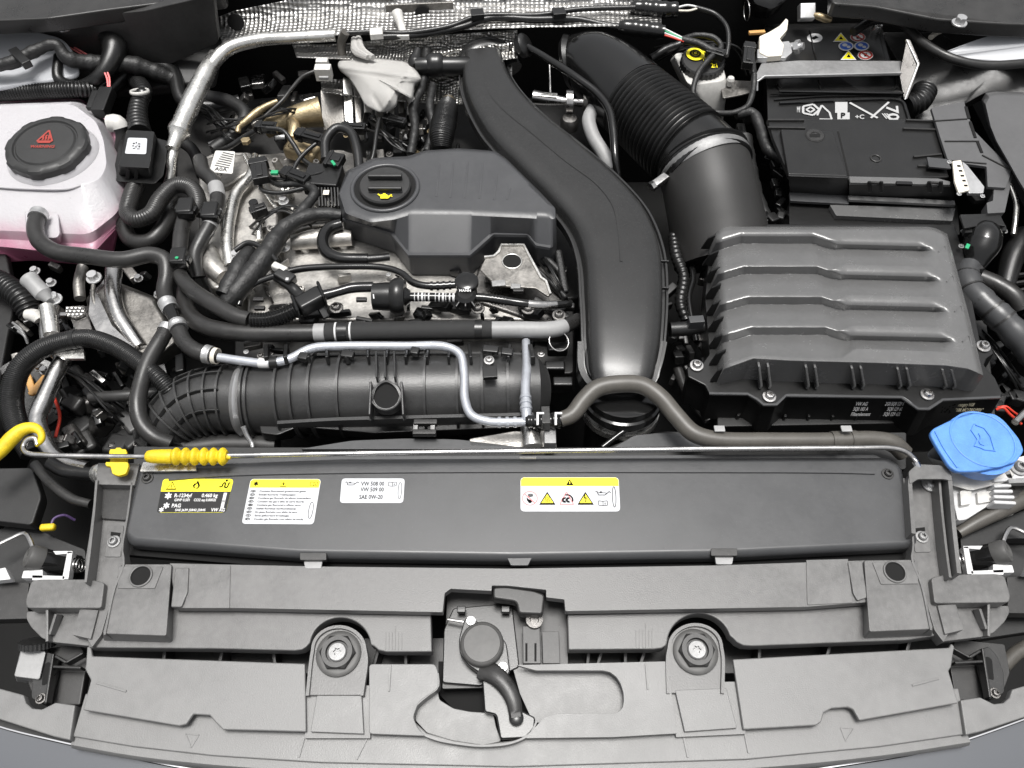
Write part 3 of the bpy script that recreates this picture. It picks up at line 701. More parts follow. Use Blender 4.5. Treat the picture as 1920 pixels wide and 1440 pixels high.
cr_ = n_.new('ShaderNodeMix'); cr_.data_type = 'RGBA'; cr_.inputs[6].default_value = (.43, .42, .435, 1); cr_.inputs[7].default_value = (.42, .13, .22, 1); l_.new(mr_.outputs[0], cr_.inputs[0])
bs_ = [q for q in n_ if q.type == 'BSDF_PRINCIPLED'][0]; l_.new(cr_.outputs[2], bs_.inputs['Base Color'])
t = thing('coolant_tank', 'translucent white coolant tank with pink liquid and a black screw cap', 'coolant tank', 90, 480, -.06)
A = loopw([(-150, 205), (0, 202), (138, 196), (180, 228), (194, 262), (200, 310), (186, 338), (140, 348), (0, 345), (-150, 340)], .050, 14)
B = loopw([(-150, 196), (0, 193), (150, 188), (198, 226), (224, 300), (234, 350), (222, 398), (168, 440), (0, 432), (-150, 428)], .008, 16)
Cc = loopw([(-150, 194), (0, 193), (150, 188), (200, 226), (232, 300), (242, 358), (230, 404), (174, 458), (0, 448), (-150, 442)], -.008, 16)
D = loopw([(-150, 196), (0, 196), (150, 192), (196, 230), (226, 300), (236, 360), (226, 420), (170, 480), (0, 462), (-150, 460)], -.016, 16)
E_ = loopw([(-150, 206), (0, 206), (150, 200), (190, 240), (216, 310), (226, 380), (214, 480), (160, 497), (62, 488), (-150, 505)], -.062, 16)
loft('tank_body', [E_, D, Cc, B, A], 'tank_plastic', t, bev=.005, seg=3)
loft('seam_flange', [loopw([(-150, 190), (0, 189), (152, 184), (205, 224), (238, 300), (247, 360), (234, 408), (176, 464), (0, 453), (-150, 448)], z, 16) for z in (-.016, -.011)], 'tank_plastic', t, bev=.002)
fr_ = [(36, 388), (116, 384), (124, 444), (118, 464), (56, 462), (48, 440)]
loft('hose_boss', [loopw(fr_, -.028, 5), loopw([(44, 382), (108, 380), (112, 440), (106, 446), (60, 446), (52, 438)], .026, 5)], 'tank_plastic', t, bev=.004)
for i in range(5):
    a = (150+i*13, 352-4*i); b = (176+i*10, 410-10*i)
    pbox('moulded_step', (a[0], a[1], .036-.002*i), (b[0], b[1], .012), 11, .010, 'tank_plastic', t, bev=.002)
ax = Vector((0, -.06, 1))
c = W(99, 290, .052); r = S(c)*73
lathe('neck', c, ax, [(r*1.14, -.004), (r*1.1, .004), (r*1.0, .010)], 'tank_plastic', t, seg=48)
lathe('cap', c+Vector((0, 0, .008)), ax, [(r*.93, 0), (r, .002, 'lobes'), (r, .014, 'lobes'), (r*.95, .018, 'lobes'), (r*.86, .020), (r*.80, .020), (r*.77, .017), (r*.74, .017), (r*.70, .0195), (r*.3, .0205), (r*.01, .0205)], 'cap_black', t, seg=96, angle=32)
q = c+Vector((0, -.0012, .0292)); s = S(q)
u_, v_ = Vector((1, 0, 0)), Vector((0, 1, .06)).normalized()
g = Print(q-u_*s*30+v_*s*38, q+u_*s*30+v_*s*38, q+u_*s*30-v_*s*34, q-u_*s*30-v_*s*34, lift=.0006)
g.line('print_red', [(.26, .50), (.50, .90), (.74, .50), (.26, .50)], .035)
for k in (-1, 0, 1): g.line('print_red', [(.5+k*.09, .54), (.52+k*.09, .60), (.48+k*.09, .66), (.5+k*.09, .73)], .035)
g.line('print_red', [(.30, .46), (.70, .46)], .04); g.text('print_red', 'WARNING', .12, .26, .88, .10); g.build(t, 'warning_symbol')
# level sensor plug
t = thing('sensor_plug', 'small dark plug with pink and white wires behind the coolant tank', 'connector', 185, 205, .02)
pbox('plug_body', (186, 214, .04), (203, 170, .045), 26, .022, 'black_plastic', t, bev=.002)
pbox('plug_latch', (170, 205, .045), (182, 172, .05), 16, .01, 'black_plastic', t, bev=.002)
tube('wire', [(203, 168, .05), (200, 145, .055), (190, 128, .06), (150, 100, .06), (105, 76, .06)], 3.4, 'print_pink', t)
tube('wire', [(206, 168, .05), (204, 142, .055), (193, 124, .06), (152, 96, .06), (110, 74, .06)], 3.4, 'print_pink', t)

# body panel corner, upper left
def sheet(name, pts, th, m, r=6, **kw):
    return slab(name, pts, 0, th, m, None, r=r, **kw)
s = sheet('body_panel', [(-120, 30, .10), (30, 48, .10), (118, 70, .09), (140, 100, .07), (150, 140, .05), (100, 150, .05), (-120, 180, .06)], .01, 'painted_metal', r=16, bev=.004)
tag(s, 'light grey painted body panel in the upper left corner', 'body panel')
s = sheet('seal_strip', [(-150, -60, .15), (420, -80, .15), (420, -10, .14), (200, 18, .145), (90, 34, .15), (-150, 45, .15)], .03, 'rubber', r=10, bev=.006)
tag(s, 'dark rubber edge strip along the upper left corner', 'seal')
s = sheet('strut_tower', [(0, 120, .03), (110, 105, .03), (330, 30, .06), (420, 60, .03), (400, 150, .0), (250, 170, -.02), (0, 170, .0)], .02, 'panel_dark', r=10, bev=.004)
tag(s, 'black panel behind the coolant tank', 'body panel')
s = screw(122, 52, .105, 28, 'zinc', None, name='flange_bolt', kind='hex'); tag(s, 'silver hexagon bolt on the upper left body panel', 'bolt')
h = tube('ribbed_hose', [(-60, 178, .03), (60, 172, .035), (150, 168, .035), (180, 172, .02), (200, 200, 0)], 26, 'rubber_dark', None, ribs=(.0055, .0022))
tag(h, 'ribbed black tubing running behind the coolant tank', 'hose')
h = tube('wiring_loom', [(-60, 125, .09), (20, 118, .09), (60, 98, .095), (105, 84, .10), (125, 108, .08), (170, 118, .06), (250, 122, .04), (330, 150, .0)], [22, 24, 22, 20, 26, 30, 32, 30], 'tape', None, ripple=.06)
tag(h, 'taped black wiring loom crossing the upper left panel', 'wiring loom')
h = tube('wiring_loom', [(110, 105, .07), (112, 150, .05), (150, 160, .03), (190, 140, .05), (215, 90, .07), (195, 55, .08)], [18, 20, 20, 26, 44, 40], 'rubber_dark', None)
tag(h, 'thick black rubber sleeve behind the sensor plug', 'sleeve')
t = thing('cable_clip', 'black clip on the taped loom near the left edge', 'clip', 42, 108, .09)
pbox('clip_body', (26, 96, .105), (52, 122, .105), 16, .014, 'black_plastic', t)
# small black module with white label
t = thing('control_module', 'small square black box with a white data sticker beside the coolant tank', 'sensor box', 260, 300, 0)
loft('module_foot', [loopw([(225, 262), (292, 258), (317, 265), (306, 330), (290, 345), (217, 340), (212, 325)], z, 5) for z in (.018, .026)], 'black_plastic', t, bev=.0015)
loft('module_body', [loopw([(230, 256), (294, 256), (284, 334), (222, 328)], .026, 5), loopw([(238, 243), (290, 246), (280, 315), (222, 312)], .055, 5)], 'black_plastic', t, bev=.003)
for x in (240, 256): pbox('module_rib', (x, 316, .05), (x-1, 336, .026), 3, .006, 'black_plastic', t, bev=0)
o, g = sticker([(240, 258), (276, 259), (274, 289), (234, 288)], .0556, t, r=4)
random.seed(3)
for i in range(7):
    for j in range(7):
        if random.random() < .5 and not (2 < i < 4): pass
for (u, v, w_, h_) in ((.30, .60, .10, .08), (.44, .64, .06, .10), (.56, .58, .12, .07), (.30, .44, .06, .10), (.42, .40, .12, .06), (.60, .40, .08, .12), (.34, .30, .12, .05), (.54, .28, .14, .05), (.50, .50, .05, .05)):
    g.rect('print_grey', u, v, u+w_, v+h_)
g.build(o)
tube('module_cable', [(262, 250, .03), (258, 220, .03), (262, 190, .03), (270, 175, .03), (255, 150, .0)], [40, 34, 28, 26, 30], 'black_plastic', t, ribs=(.011, .002))
q = ring('hose_clip', W(262, 172, .045), (0, .4, 1), .0165, .0022, 'white_plastic', None, squash=1.6); tag(q, 'white plastic ring clip on the black stub behind the square black box', 'clip')
h = tube('hose_elbow', [(205, 232, .045), (220, 232, .045), (228, 250, .03), (226, 285, .0)], [24, 26, 22, 22], 'rubber', None); tag(h, 'short black hose elbow with a white collar between the tank and the square black box', 'hose')
q = cuff('collar', h, .0, .35, 'white_plastic', h, grow=1.3)
# ------- silver refrigerant pipe from the firewall
t = thing('refrigerant_pipe', 'long silver pipe bending down from the heat shield to the left of the engine', 'pipe', 330, 250, .03)
tube('pipe_upper', [(628, 66, .09), (560, 70, .09), (480, 76, .085), (430, 90, .08), (400, 118, .07), (378, 160, .06)], [22, 22, 24, 26, 26, 26], 'bright_aluminium', t)
tube('pipe_muffler', [(404, 104, .07), (385, 140, .065), (360, 190, .055), (338, 240, .045)], [26, 34, 38, 36], 'bright_aluminium', t)
lathe('pipe_union', W(337, 243, .045), (W(325, 275, .035)-W(350, 215, .05)), [(.020, -.004), (.0205, 0), (.0205, .006), (.017, .010), (.012, .024), (.011, .045)], 'bright_aluminium', t, seg=28)
tube('pipe_lower', [(332, 262, .035), (322, 300, .02), (320, 330, .0), (300, 380, -.03)], 18, 'bright_aluminium', t)
h = tube('rubber_pipe', [(648, 60, .095), (640, 80, .07), (642, 110, .04)], 16, 'rubber_warm', None); tag(h, 'short brown rubber elbow at the end of the silver pipe', 'hose')
# ------- left hoses
def hose(name, label, pts, w, m='rubber', cat='hose', group=None, **kw):
    o = tube(name, pts, w, m, None, **kw); tag(o, label, cat, group); return o
h1 = hose('coolant_hose', 'matt black hose from the coolant tank running right and bending down', [(74, 400, .040), (66, 425, .045), (74, 452, .045), (105, 472, .045), (160, 480, .045), (230, 487, .045), (285, 478, .045), (309, 488, .042), (313, 515, .035), (308, 545, .03), (315, 572, .03), (326, 588, .03)], [28, 30, 31, 31, 31, 31, 31, 31, 30, 29, 29, 27])
cuff('hose_clamp', h1, .0, .035, 'zinc', h1, grow=1.1, lip=.001); cuff('hose_clamp', h1, .93, .975, 'zinc', h1, grow=1.1, lip=.0006)
h = hose('coolant_hose', 'ribbed black hose looping in an S beside the square black box', [(255, 345, .01), (244, 375, .012), (240, 400, .014), (256, 412, .018), (282, 402, .022), (302, 372, .026), (330, 348, .03), (358, 352, .03), (372, 380, .025), (366, 400, .02)], 30, 'rubber', ribs=(.004, .0006))
h = hose('coolant_hose', 'smooth black hose curving under the S-shaped ribbed hose', [(225, 380, -.02), (232, 425, -.02), (250, 452, -.02), (285, 450, -.015), (312, 415, -.01), (320, 370, -.02)], 30, 'rubber')
h = hose('coolant_hose', 'black hose with two grey sleeves left of the timing cover', [(375, 300, .03), (382, 322, .035), (400, 340, .04), (408, 368, .04), (402, 400, .04), (392, 425, .035), (378, 450, .03), (366, 480, .02), (372, 520, .0)], 27, 'rubber')
cuff('grey_sleeve', h, .33, .43, 'grey_sleeve', h, grow=1.06); cuff('grey_sleeve', h, .55, .66, 'grey_sleeve', h, grow=1.06)
h = hose('coolant_hose', 'short black hose between the two quick connectors left of the engine', [(350, 400, .03), (342, 425, .03), (338, 455, .03), (336, 480, .03)], 28, 'rubber')
for x, y, lb in ((350, 393, 'black quick connector at the end of the S-shaped hose'), (396, 400, 'black quick connector between the two grey sleeves'), (337, 486, 'black quick connector with a green dot left of the engine')):
    t = thing('quick_connector', lb, 'connector', x, y, .03, 'quick connectors on the left hoses')
    pbox('body', (x+3, y-14, .046), (x-3, y+14, .046), 30, .026, 'black_plastic', t, bev=.004)
    pbox('latch', (x-20, y-2, .046), (x+20, y+2, .046), 14, .012, 'black_plastic', t, bev=.002); pbox('latch', (x-14, y+9, .05), (x+14, y+10, .05), 7, .012, 'gloss_black', t, bev=.001)
pbox('green_dot', (329, 483, .0605), (334, 484, .0605), 5, .002, 'green_plastic', t, bev=0)
h = hose('coolant_hose', 'black hose running down right to the plastic branch pipe in front of the engine', [(334, 500, .03), (340, 520, .032), (362, 545, .035), (400, 570, .038), (440, 592, .04), (468, 600, .04)], [24, 28, 30, 31, 31, 30], 'rubber')
cuff('end_collar', h, .0, .10, 'gloss_black', h, grow=1.1, lip=.001)
h = hose('radiator_hose', 'thick black hose with a braided sleeve running across the front of the engine', [(352, 520, -.005), (346, 555, .0), (355, 590, .01), (385, 612, .02), (430, 622, .025), (530, 625, .028), (700, 621, .03), (860, 619, .03), (970, 618, .03), (1040, 617, .025), (1085, 600, .01)], [28, 30, 32, 34, 34, 34, 32, 32, 30, 30, 28], 'rubber')
cuff('grey_band', h, .435, .457, 'grey_sleeve', h, grow=1.05); cuff('braided_sleeve', h, .458, .80, 'braid', h, grow=1.12, seg=24)
cuff('silver_sleeve', h, .80, .955, 'grey_sleeve', h, grow=1.04)
for f in (.478, .508): cuff('white_stripe', h, f, f+.0035, 'print_white', h, grow=1.15)
cuff('holder_clip', h, .484, .503, 'black_plastic', h, grow=1.2); cuff('holder_clip', h, .765, .78, 'black_plastic', h, grow=1.2)
# tee + lower hoses
t = thing('hose_tee', 'black plastic hose connector with two metal clamps left of the intake pipe', 'connector', 330, 600, .02)
P_ = Path([(318, 577, .032), (326, 595, .034), (334, 612, .034), (340, 628, .032)], [27, 22, 24, 28])
tube('tee_body', P_, 0, 'gloss_black', t); tube('clamp', Path([(331, 605, .034), (336, 617, .034)], 32), 0, 'zinc', t, ribs=(.01, .001))
h = hose('coolant_hose', 'short black elbow hose from the metal clamps to the pale steel pipe', [(336, 620, .034), (345, 640, .034), (366, 657, .034), (392, 665, .034), (408, 668, .034)], [29, 30, 31, 30, 28])
cuff('hose_clamp', h, .78, .9, 'zinc', h, grow=1.12, lip=.001); cuff('hose_clamp', h, .93, 1, 'cream_plastic', h, grow=1.1)
h = hose('coolant_hose', 'brownish hose dropping from the metal clamps towards the radiator', [(316, 612, .02), (300, 640, .02), (280, 675, .018), (266, 715, .014), (258, 760, .01), (266, 795, .0), (290, 820, -.01), (320, 832, -.02)], [28, 30, 31, 31, 31, 31, 32, 30], 'rubber')
cuff('hose_clamp', h, .0, .05, 'zinc', h, grow=1.12)
h = hose('steel_pipe', 'pale steel coolant pipe bending twice above the ribbed intake pipe', [(410, 670, .034), (450, 676, .035), (500, 681, .036), (540, 674, .038), (585, 653, .04), (640, 649, .04), (760, 649, .04), (835, 650, .04), (862, 664, .04), (870, 700, .038), (872, 750, .036), (884, 778, .036), (915, 790, .036), (985, 791, .036)], 17, 'nylon_silver', 'pipe')
cuff('pipe_clip', h, .145, .165, 'black_plastic', h, grow=1.35); cuff('pipe_clip', h, .115, .142, 'print_white', h, grow=1.12)
for f in (.93, .95, .97): cuff('barb', h, f, f+.008, 'nylon_silver', h, grow=1.25)
h = hose('steel_pipe', 'upright pale pipe joining the steel coolant pipe beside the duct', [(986, 640, .02), (988, 680, .03), (985, 730, .036), (987, 775, .038), (988, 792, .038)], [16, 18, 18, 20, 18], 'nylon_silver', 'pipe')
for f in (.72, .78, .84): cuff('barb', h, f, f+.03, 'nylon_silver', h, grow=1.2)
t = thing('hose_joint', 'black joint with white T marks at the end of the pale steel pipes', 'connector', 1010, 790, .03)
tube('joint_body', Path([(985, 790, .038), (1010, 790, .038), (1050, 788, .038)], [20, 26, 30]), 0, 'gloss_black', t, ribs=(.009, .0015))
for x in (1008, 1042):
    pbox('white_mark', (x-2, 775, .056), (x+12, 775, .056), 4, .0015, 'print_white', t, bev=0); pbox('white_mark', (x, 777, .056), (x, 797, .056), 4, .0015, 'print_white', t, bev=0)
pbox('joint_clip', (1022, 768, .045), (1024, 800, .045), 16, .02, 'rubber', t)
h = hose('coolant_hose', 'long warm grey hose arching over the duct end and running right behind the stay rod', [(1050, 787, .038), (1072, 778, .04), (1095, 750, .045), (1120, 728, .05), (1160, 720, .052), (1205, 723, .05), (1238, 745, .046), (1268, 780, .044), (1300, 812, .042), (1340, 824, .04), (1450, 826, .038), (1560, 826, .036), (1640, 824, .034), (1675, 832, .03), (1695, 850, .02)], [29, 31, 33, 34, 34, 34, 34, 34, 34, 33, 31, 31, 32, 34, 34], 'rubber_warm')
cuff('clip_band', h, .795, .82, 'rubber_warm', h, grow=1.15); cuff('clip_band', h, .845, .86, 'rubber_warm', h, grow=1.12)
# big corrugated cable loop on the far left
h = hose('braided_cable', 'thick black corrugated conduit arching over the left side', [(60, 850, -.03), (32, 800, -.02), (22, 745, -.01), (38, 690, .005), (78, 655, .015), (130, 638, .02), (170, 635, .022), (215, 650, .02), (262, 680, .015), (310, 722, .005), (345, 770, -.03)], [40, 40, 40, 38, 36, 34, 33, 33, 32, 32, 30], 'rubber_dark', 'conduit', ribs=(.0032, .0009))
cuff('cable_tie', h, .515, .53, 'black_plastic', h, grow=1.13)
# silver pipes left
h = hose('aluminium_pipe', 'thick dull aluminium pipe curving down the left side to the yellow hook', [(98, 575, .0), (90, 620, -.005), (98, 650, -.01), (118, 668, -.015), (105, 700, -.015), (85, 745, -.015), (70, 785, -.015), (80, 820, -.015), (98, 850, -.015), (125, 868, -.015), (165, 878, -.01)], [28, 30, 32, 32, 32, 32, 32, 30, 28, 26, 24], 'steel', 'pipe')
h = hose('aluminium_pipe', 'short silver pipe end joined at the left of the engine mount', [(88, 575, .02), (93, 600, .015), (97, 628, .01)], [28, 30, 28], 'bright_aluminium', 'pipe')
s = slab('pipe_saddle', [(96, 660), (156, 654), (158, 672), (120, 672)], .012, .006, 'bright_aluminium', None, r=2, bev=.001); tag(s, 'bright metal saddle plate on the left aluminium pipe', 'bracket')
t = thing('grey_sensor', 'grey cylindrical sensor lying diagonally at the left edge', 'sensor', 75, 545, .02)
lathe('sensor_body', W(58, 527, .045), W(84, 556, .03)-W(50, 520, .045), [(.013, -.008), (.0145, -.006), (.0145, .0), (.0135, .003), (.0135, .030), (.010, .034), (.006, .045)], 'grey_sleeve', t, seg=28)
s = screw(103, 562, .02, 28, 'zinc', None, name='flange_bolt', kind='hex'); tag(s, 'silver flange bolt on the left pipe bracket below the coolant tank', 'bolt')
s = screw(177, 522, .03, 28, 'zinc', None, name='flange_bolt', kind='hex'); tag(s, 'silver flange bolt directly under the pink coolant tank', 'bolt')
# engine mount bracket, cast
t = thing('engine_mount', 'cast metal engine mount bracket with ribs below the coolant tank', 'engine mount', 200, 620, -.05)
loft('mount_casting', [loopw([(160, 560), (200, 520), (300, 560), (345, 660), (300, 690), (230, 680), (180, 640)], -.06, 8), loopw([(168, 560), (205, 528), (285, 560), (330, 640), (295, 668), (236, 655), (188, 625)], -.02, 8)], 'dull_aluminium', t, bev=.004)
for pts, w in (([(175, 535, .0), (176, 562, -.002), (190, 600, -.008), (215, 640, -.015), (240, 670, -.02)], 8), ([(213, 505, -.0), (212, 550, .0), (222, 590, -.005), (240, 620, -.01), (262, 652, -.02)], 30), ([(155, 500, .0), (148, 530, -.005), (150, 560, -.01)], 20), ([(262, 652, -.02), (290, 650, -.03), (318, 620, -.03)], 14)):
    tube('mount_rib', Path(pts, w), 0, 'steel' if w > 20 else 'dull_aluminium', t, seg=12)
slab('mount_plate', [(170, 548), (182, 548), (210, 610), (258, 656), (190, 640), (165, 590)], .0, .006, 'steel', t, r=5, bev=.002)
slab('bracket_plate', [(122, 575), (158, 572), (176, 628), (146, 630)], .005, .004, 'dark_steel', t, r=3, bev=.001)
slab('bracket_foil', [(122, 574), (156, 574), (158, 588), (140, 596), (124, 592)], .012, .006, 'foil_small', t, r=3, bev=.001)
# lower left clutter
h = hose('aluminium_pipe', 'thin silver pipe elbow with a dark sleeve just above the left stay rod clip', [(95, 868, -.01), (120, 882, -.01), (150, 886, -.01), (175, 888, -.01)], [26, 26, 24, 24], 'rubber_dark', 'pipe')
s = lathe('pipe_fitting', W(184, 888, -.004), (1, -.2, .5), [(.014, 0), (.014, .006), (.010, .008), (.009, .014)], 'bright_aluminium', None, seg=24); tag(s, 'small silver round fitting above the left arm of the crossmember', 'fitting')
h = hose('wire_conduit', 'dark thin conduit angled down at the left edge below the stay rod', [(65, 870, -.01), (95, 905, -.01), (135, 935, -.01), (170, 945, -.01)], [18, 18, 18, 16], 'rubber')
t = thing('inverter_block', 'dark lumpy castings deep between the left pipes', 'engine part', 170, 760, -.12)
random.seed(12)
for i in range(16):
    x, y = random.uniform(105, 245), random.uniform(690, 840); w_ = random.uniform(20, 52)
    pbox('casting', (x, y, -.10+random.uniform(-.02, .03)), (x+random.uniform(-30, 30), y+random.uniform(15, 40), -.10+random.uniform(-.02, .02)), w_, .03, random.choice(['panel_dark', 'dark_steel', 'black_plastic', 'soft_black']), t, bev=.006)
tube('lead', Path([(100, 740, -.06), (112, 780, -.06), (104, 820, -.06)], 6), 0, 'red_plastic', t)
t = thing('pulley_wheel', 'dark wheel with tan spokes glimpsed inside the conduit loop', 'pulley', 60, 730, -.09)
lathe('wheel_rim', W(62, 740, -.085), (.3, -.5, 1), [(.055, 0), (.06, .004), (.06, .02), (.05, .022), (.045, .01)], 'rubber_dark', t)
for a in (10, 65, 120): 
    c = W(62, 735, -.06); d = Vector((cos(radians(a)), sin(radians(a)), .1)); box('spoke', c-d*.006, c+d*.034, .011, .006, 'amber', t, bev=.002)
s = slab('dark_shroud', [(-150, 500), (10, 470), (28, 560), (12, 640), (-10, 760), (0, 820), (-150, 860)], -.04, .02, 'soft_black', None, r=10, bev=.004); tag(s, 'dull black shroud at the left edge below the coolant tank', 'cover')
s = slab('dark_shroud', [(-150, 880), (60, 876), (78, 930), (60, 985), (-150, 960)], -.02, .02, 'soft_black', None, r=10, bev=.004); tag(s, 'dull black panel at the left edge under the yellow hook', 'cover')
h = hose('corrugated_conduit', 'coarse black conduit at the left edge beside the grey sensor', [(-60, 510, .0), (0, 530, .0), (40, 560, -.005), (60, 590, -.02)], 40, 'rubber_dark', 'conduit', ribs=(.007, .003))
h = hose('white_connector', 'small off-white plug by the left pipes', [(50, 590, .0), (66, 592, .0), (74, 600, -.004)], [20, 26, 20], 'white_plastic', 'connector')
for i in range(3): 
    h = hose('wire', ('uppermost', 'middle', 'lowest')[i]+' of three thin grey wires beside the off-white plug', [(24+i*5, 605+i*8, -.01), (40+i*3, 618+i*6, -.01), (52, 640+i*2, -.02)], 5, 'grey_metal', 'wire', 'three wires at the left edge')
h = hose('belt_guard', 'wide shadowed black guard deep behind the left hoses', [(170, 745, -.05), (230, 742, -.045), (300, 735, -.05)], 22, 'panel_dark', 'guard')
# sensor with yellow plug
t = thing('yellow_plug', 'tiny yellow plug with a purple wire at the lower left', 'connector', 90, 988, -.03)
pbox('plug_body', (76, 990, -.03), (104, 988, -.03), 13, .01, 'yellow_plastic', t, bev=.003)
tube('wire', Path([(96, 984, -.03), (102, 972, -.03), (120, 966, -.035), (140, 975, -.05)], 5), 0, 'purple_wire', t)
# left headlamp hinge parts + right twin
def lamp_end(side, where):
    t = thing('headlamp_housing', where+' headlamp end with a grey cylinder and white frame', 'headlamp', side([(60, 1050)])[0][0], side([(60, 1050)])[0][1], -.05)
    q = side([(-60, 1010), (20, 985), (60, 985), (110, 1010), (160, 1030), (164, 1090), (60, 1100), (-60, 1100)])
    slab('housing_shell', q, -.055, .02, 'soft_black', t, r=6, bev=.003)
    a, b = side([(58, 1044), (118, 1058)]); A = W(a[0], a[1], -.0); B = W(b[0], b[1], -.03)
    r = S(A)*22
    lathe('cylinder', A, B-A, [(r*.25, .001), (r*.3, -.004), (r*.55, -.006), (r*.9, -.004), (r, .0), (r, .012), (r*.98, .014)], 'buffer_rubber', t, seg=36)
    lathe('cylinder_body', A, B-A, [(r*.94, .012), (r*1.05, .06)], 'gloss_black', t, seg=36)
    for p in ([(98, 1033), (136, 1033), (136, 1037), (104, 1040)], [(126, 1034), (136, 1034), (128, 1086), (116, 1086)], [(44, 1070), (80, 1068), (80, 1084), (40, 1084)], [(60, 1078), (122, 1080), (120, 1088), (60, 1088)], [(-20, 1070), (10, 1064), (20, 1086), (-20, 1090)]):
        slab('white_frame', side(p), -.008, .012, 'headlamp_white', t, r=2, bev=.001)
    P = [W(x, y, -.01) for x, y in side([(-20, 1030), (20, 1010), (46, 1000), (56, 1012), (62, 1028)])]; P, _, _ = spl(P, .006)
    sweep('wire_bail', P, 0, lambda i, f: [(.003*cos(j*pi/4), .003*sin(j*pi/4)) for j in range(8)], 'steel', t)
    for i in range(3):
        x, y = side([(140+i*6, 1060)])[0][:2]; ring('spring_coil', W(x, y, -.02), (1, 0, .2), .009, .0012, 'steel', t)
lamp_end(lambda p: p, 'left-hand')
lamp_end(mir, 'right-hand')
for side, wh in ((lambda p: p, 'left'), (mir, 'right')):
    s = slab('wing_flange', side([(-150, 1085), (55, 1092), (50, 1130), (56, 1160), (-150, 1165)]), -.03, .02, 'panel_dark' if wh == 'left' else 'panel_dark', None, r=4, bev=.004); tag(s, 'dark flange beside the '+wh+' end of the crossmember', 'panel')
    t = thing('corner_bracket', 'dark ribbed bracket with a long slot under the '+wh+' end of the crossmember', 'bracket', side([(90, 1250)])[0][0], side([(90, 1250)])[0][1], -.08)
    slab('bracket_web', side([(58, 1218), (150, 1208), (166, 1240), (160, 1262), (150, 1322), (80, 1322), (58, 1300), (48, 1272)]), -.045, .015, 'panel_dark', t, r=4, bev=.002)
    slab('slot_plate', side([(72, 1240), (88, 1222), (106, 1228), (104, 1262), (88, 1322), (58, 1310), (60, 1270)]), -.030, .01, 'soft_black', t, r=5, bev=.003)
    slab('long_slot', side([(82, 1246), (92, 1240), (98, 1248), (90, 1282), (78, 1286)]), -.0296, .0006, 'void_shade', t, r=4, bev=0)
    for a, b in (((104, 1228), (90, 1320)), ((104, 1252), (156, 1254)), ((108, 1232), (128, 1244)), ((128, 1244), (160, 1226))):
        p = side([a, b]); pbox('bracket_rib', (p[0][0], p[0][1], -.026), (p[1][0], p[1][1], -.026), 5, .014, 'rubber', t, bev=.001)
    x, y = side([(77, 1310)])[0][:2]; screw(x, y, -.028, 20, 'dark_steel', t)
t = thing('adjuster_housing', 'mottled grey plastic drum with a toothed black wheel at the lower left corner', 'adjuster', 60, 1245, -.05)
loft('drum', [loopw([(30, 1278), (84, 1285), (96, 1216), (40, 1212)], -.06, 5), loopw([(26, 1268), (74, 1274), (86, 1222), (42, 1212)], -.025, 5)], 'grey_sleeve', t, bev=.003)
lathe('toothed_wheel', W(70, 1213, -.032), (0, 1, .6), [(.021, 0, 'knurl'), (.021, .008, 'knurl'), (.01, .009)], 'soft_black', t, seg=90)
# stay rod
t = thing('bonnet_stay_rod', 'long thin grey metal bonnet stay lying across the bay with a yellow foam grip', 'stay rod', 900, 850, .05)
tube('rod', Path([(44, 836, .052), (52, 824, .055), (66, 822, .055), (70, 834, .052)][::-1]+[(44, 842, .052), (52, 850, .052), (80, 853, .052), (150, 855, .052), (300, 856, .052), (600, 851, .052), (960, 846, .052), (1300, 842, .052), (1600, 840, .052), (1672, 840, .052), (1696, 846, .050), (1712, 858, .044), (1726, 878, .034)], 10), 0, 'steel', t, seg=12, angle=70)
gp = Path([(274, 856, .052), (300, 856, .052), (430, 856, .052)], [24, 26, 24]); k = []
gp2 = Path([(274, 856, .052), (276, 856, .052), (286, 856, .052), (318, 856, .052), (324, 856, .052)], [15, 22, 26, 28, 26])
tube('foam_grip', gp2, 0, 'yellow_plastic', t, seg=24)
tube('foam_grip_rings', Path([(322, 856, .052), (426, 856, .052)], [20, 20], step=.001), 0, 'yellow_plastic', t, seg=24, ribs=(.0128, .0052, .6))
tube('grip_tail', Path([(424, 856, .052), (433, 858, .052)], [12, 7]), 0, 'yellow_plastic', t)
hk = Path([(-40, 880, .05), (0, 846, .052), (22, 822, .056), (42, 806, .058), (62, 802, .058), (76, 810, .057), (78, 824, .054), (68, 836, .05)], [22, 26, 28, 24, 20, 14, 12, 7])
h = tube('hook_grip', hk, 0, 'yellow_plastic', None, seg=18); tag(h, 'bright yellow plastic hook at the left edge holding the bent rod end', 'hook')
t = thing('rod_clip', 'bright yellow clip holding the stay rod on the left arm of the crossmember', 'clip', 221, 870, .035)
slab('clip_top', [(206, 842), (216, 842), (218, 839), (226, 839), (228, 842), (236, 842), (238, 852), (204, 852)], .050, .006, 'yellow_plastic', t, r=3, bev=.0015)
slab('clip_flap', [(197, 866), (240, 866), (241, 874), (236, 888), (222, 892), (210, 888), (207, 874), (198, 874)], .050, .006, 'yellow_plastic', t, r=4, bev=.0015)
slab('clip_base', [(206, 845), (236, 845), (236, 872), (206, 872)], .041, .008, 'yellow_plastic', t, r=3, bev=.001)
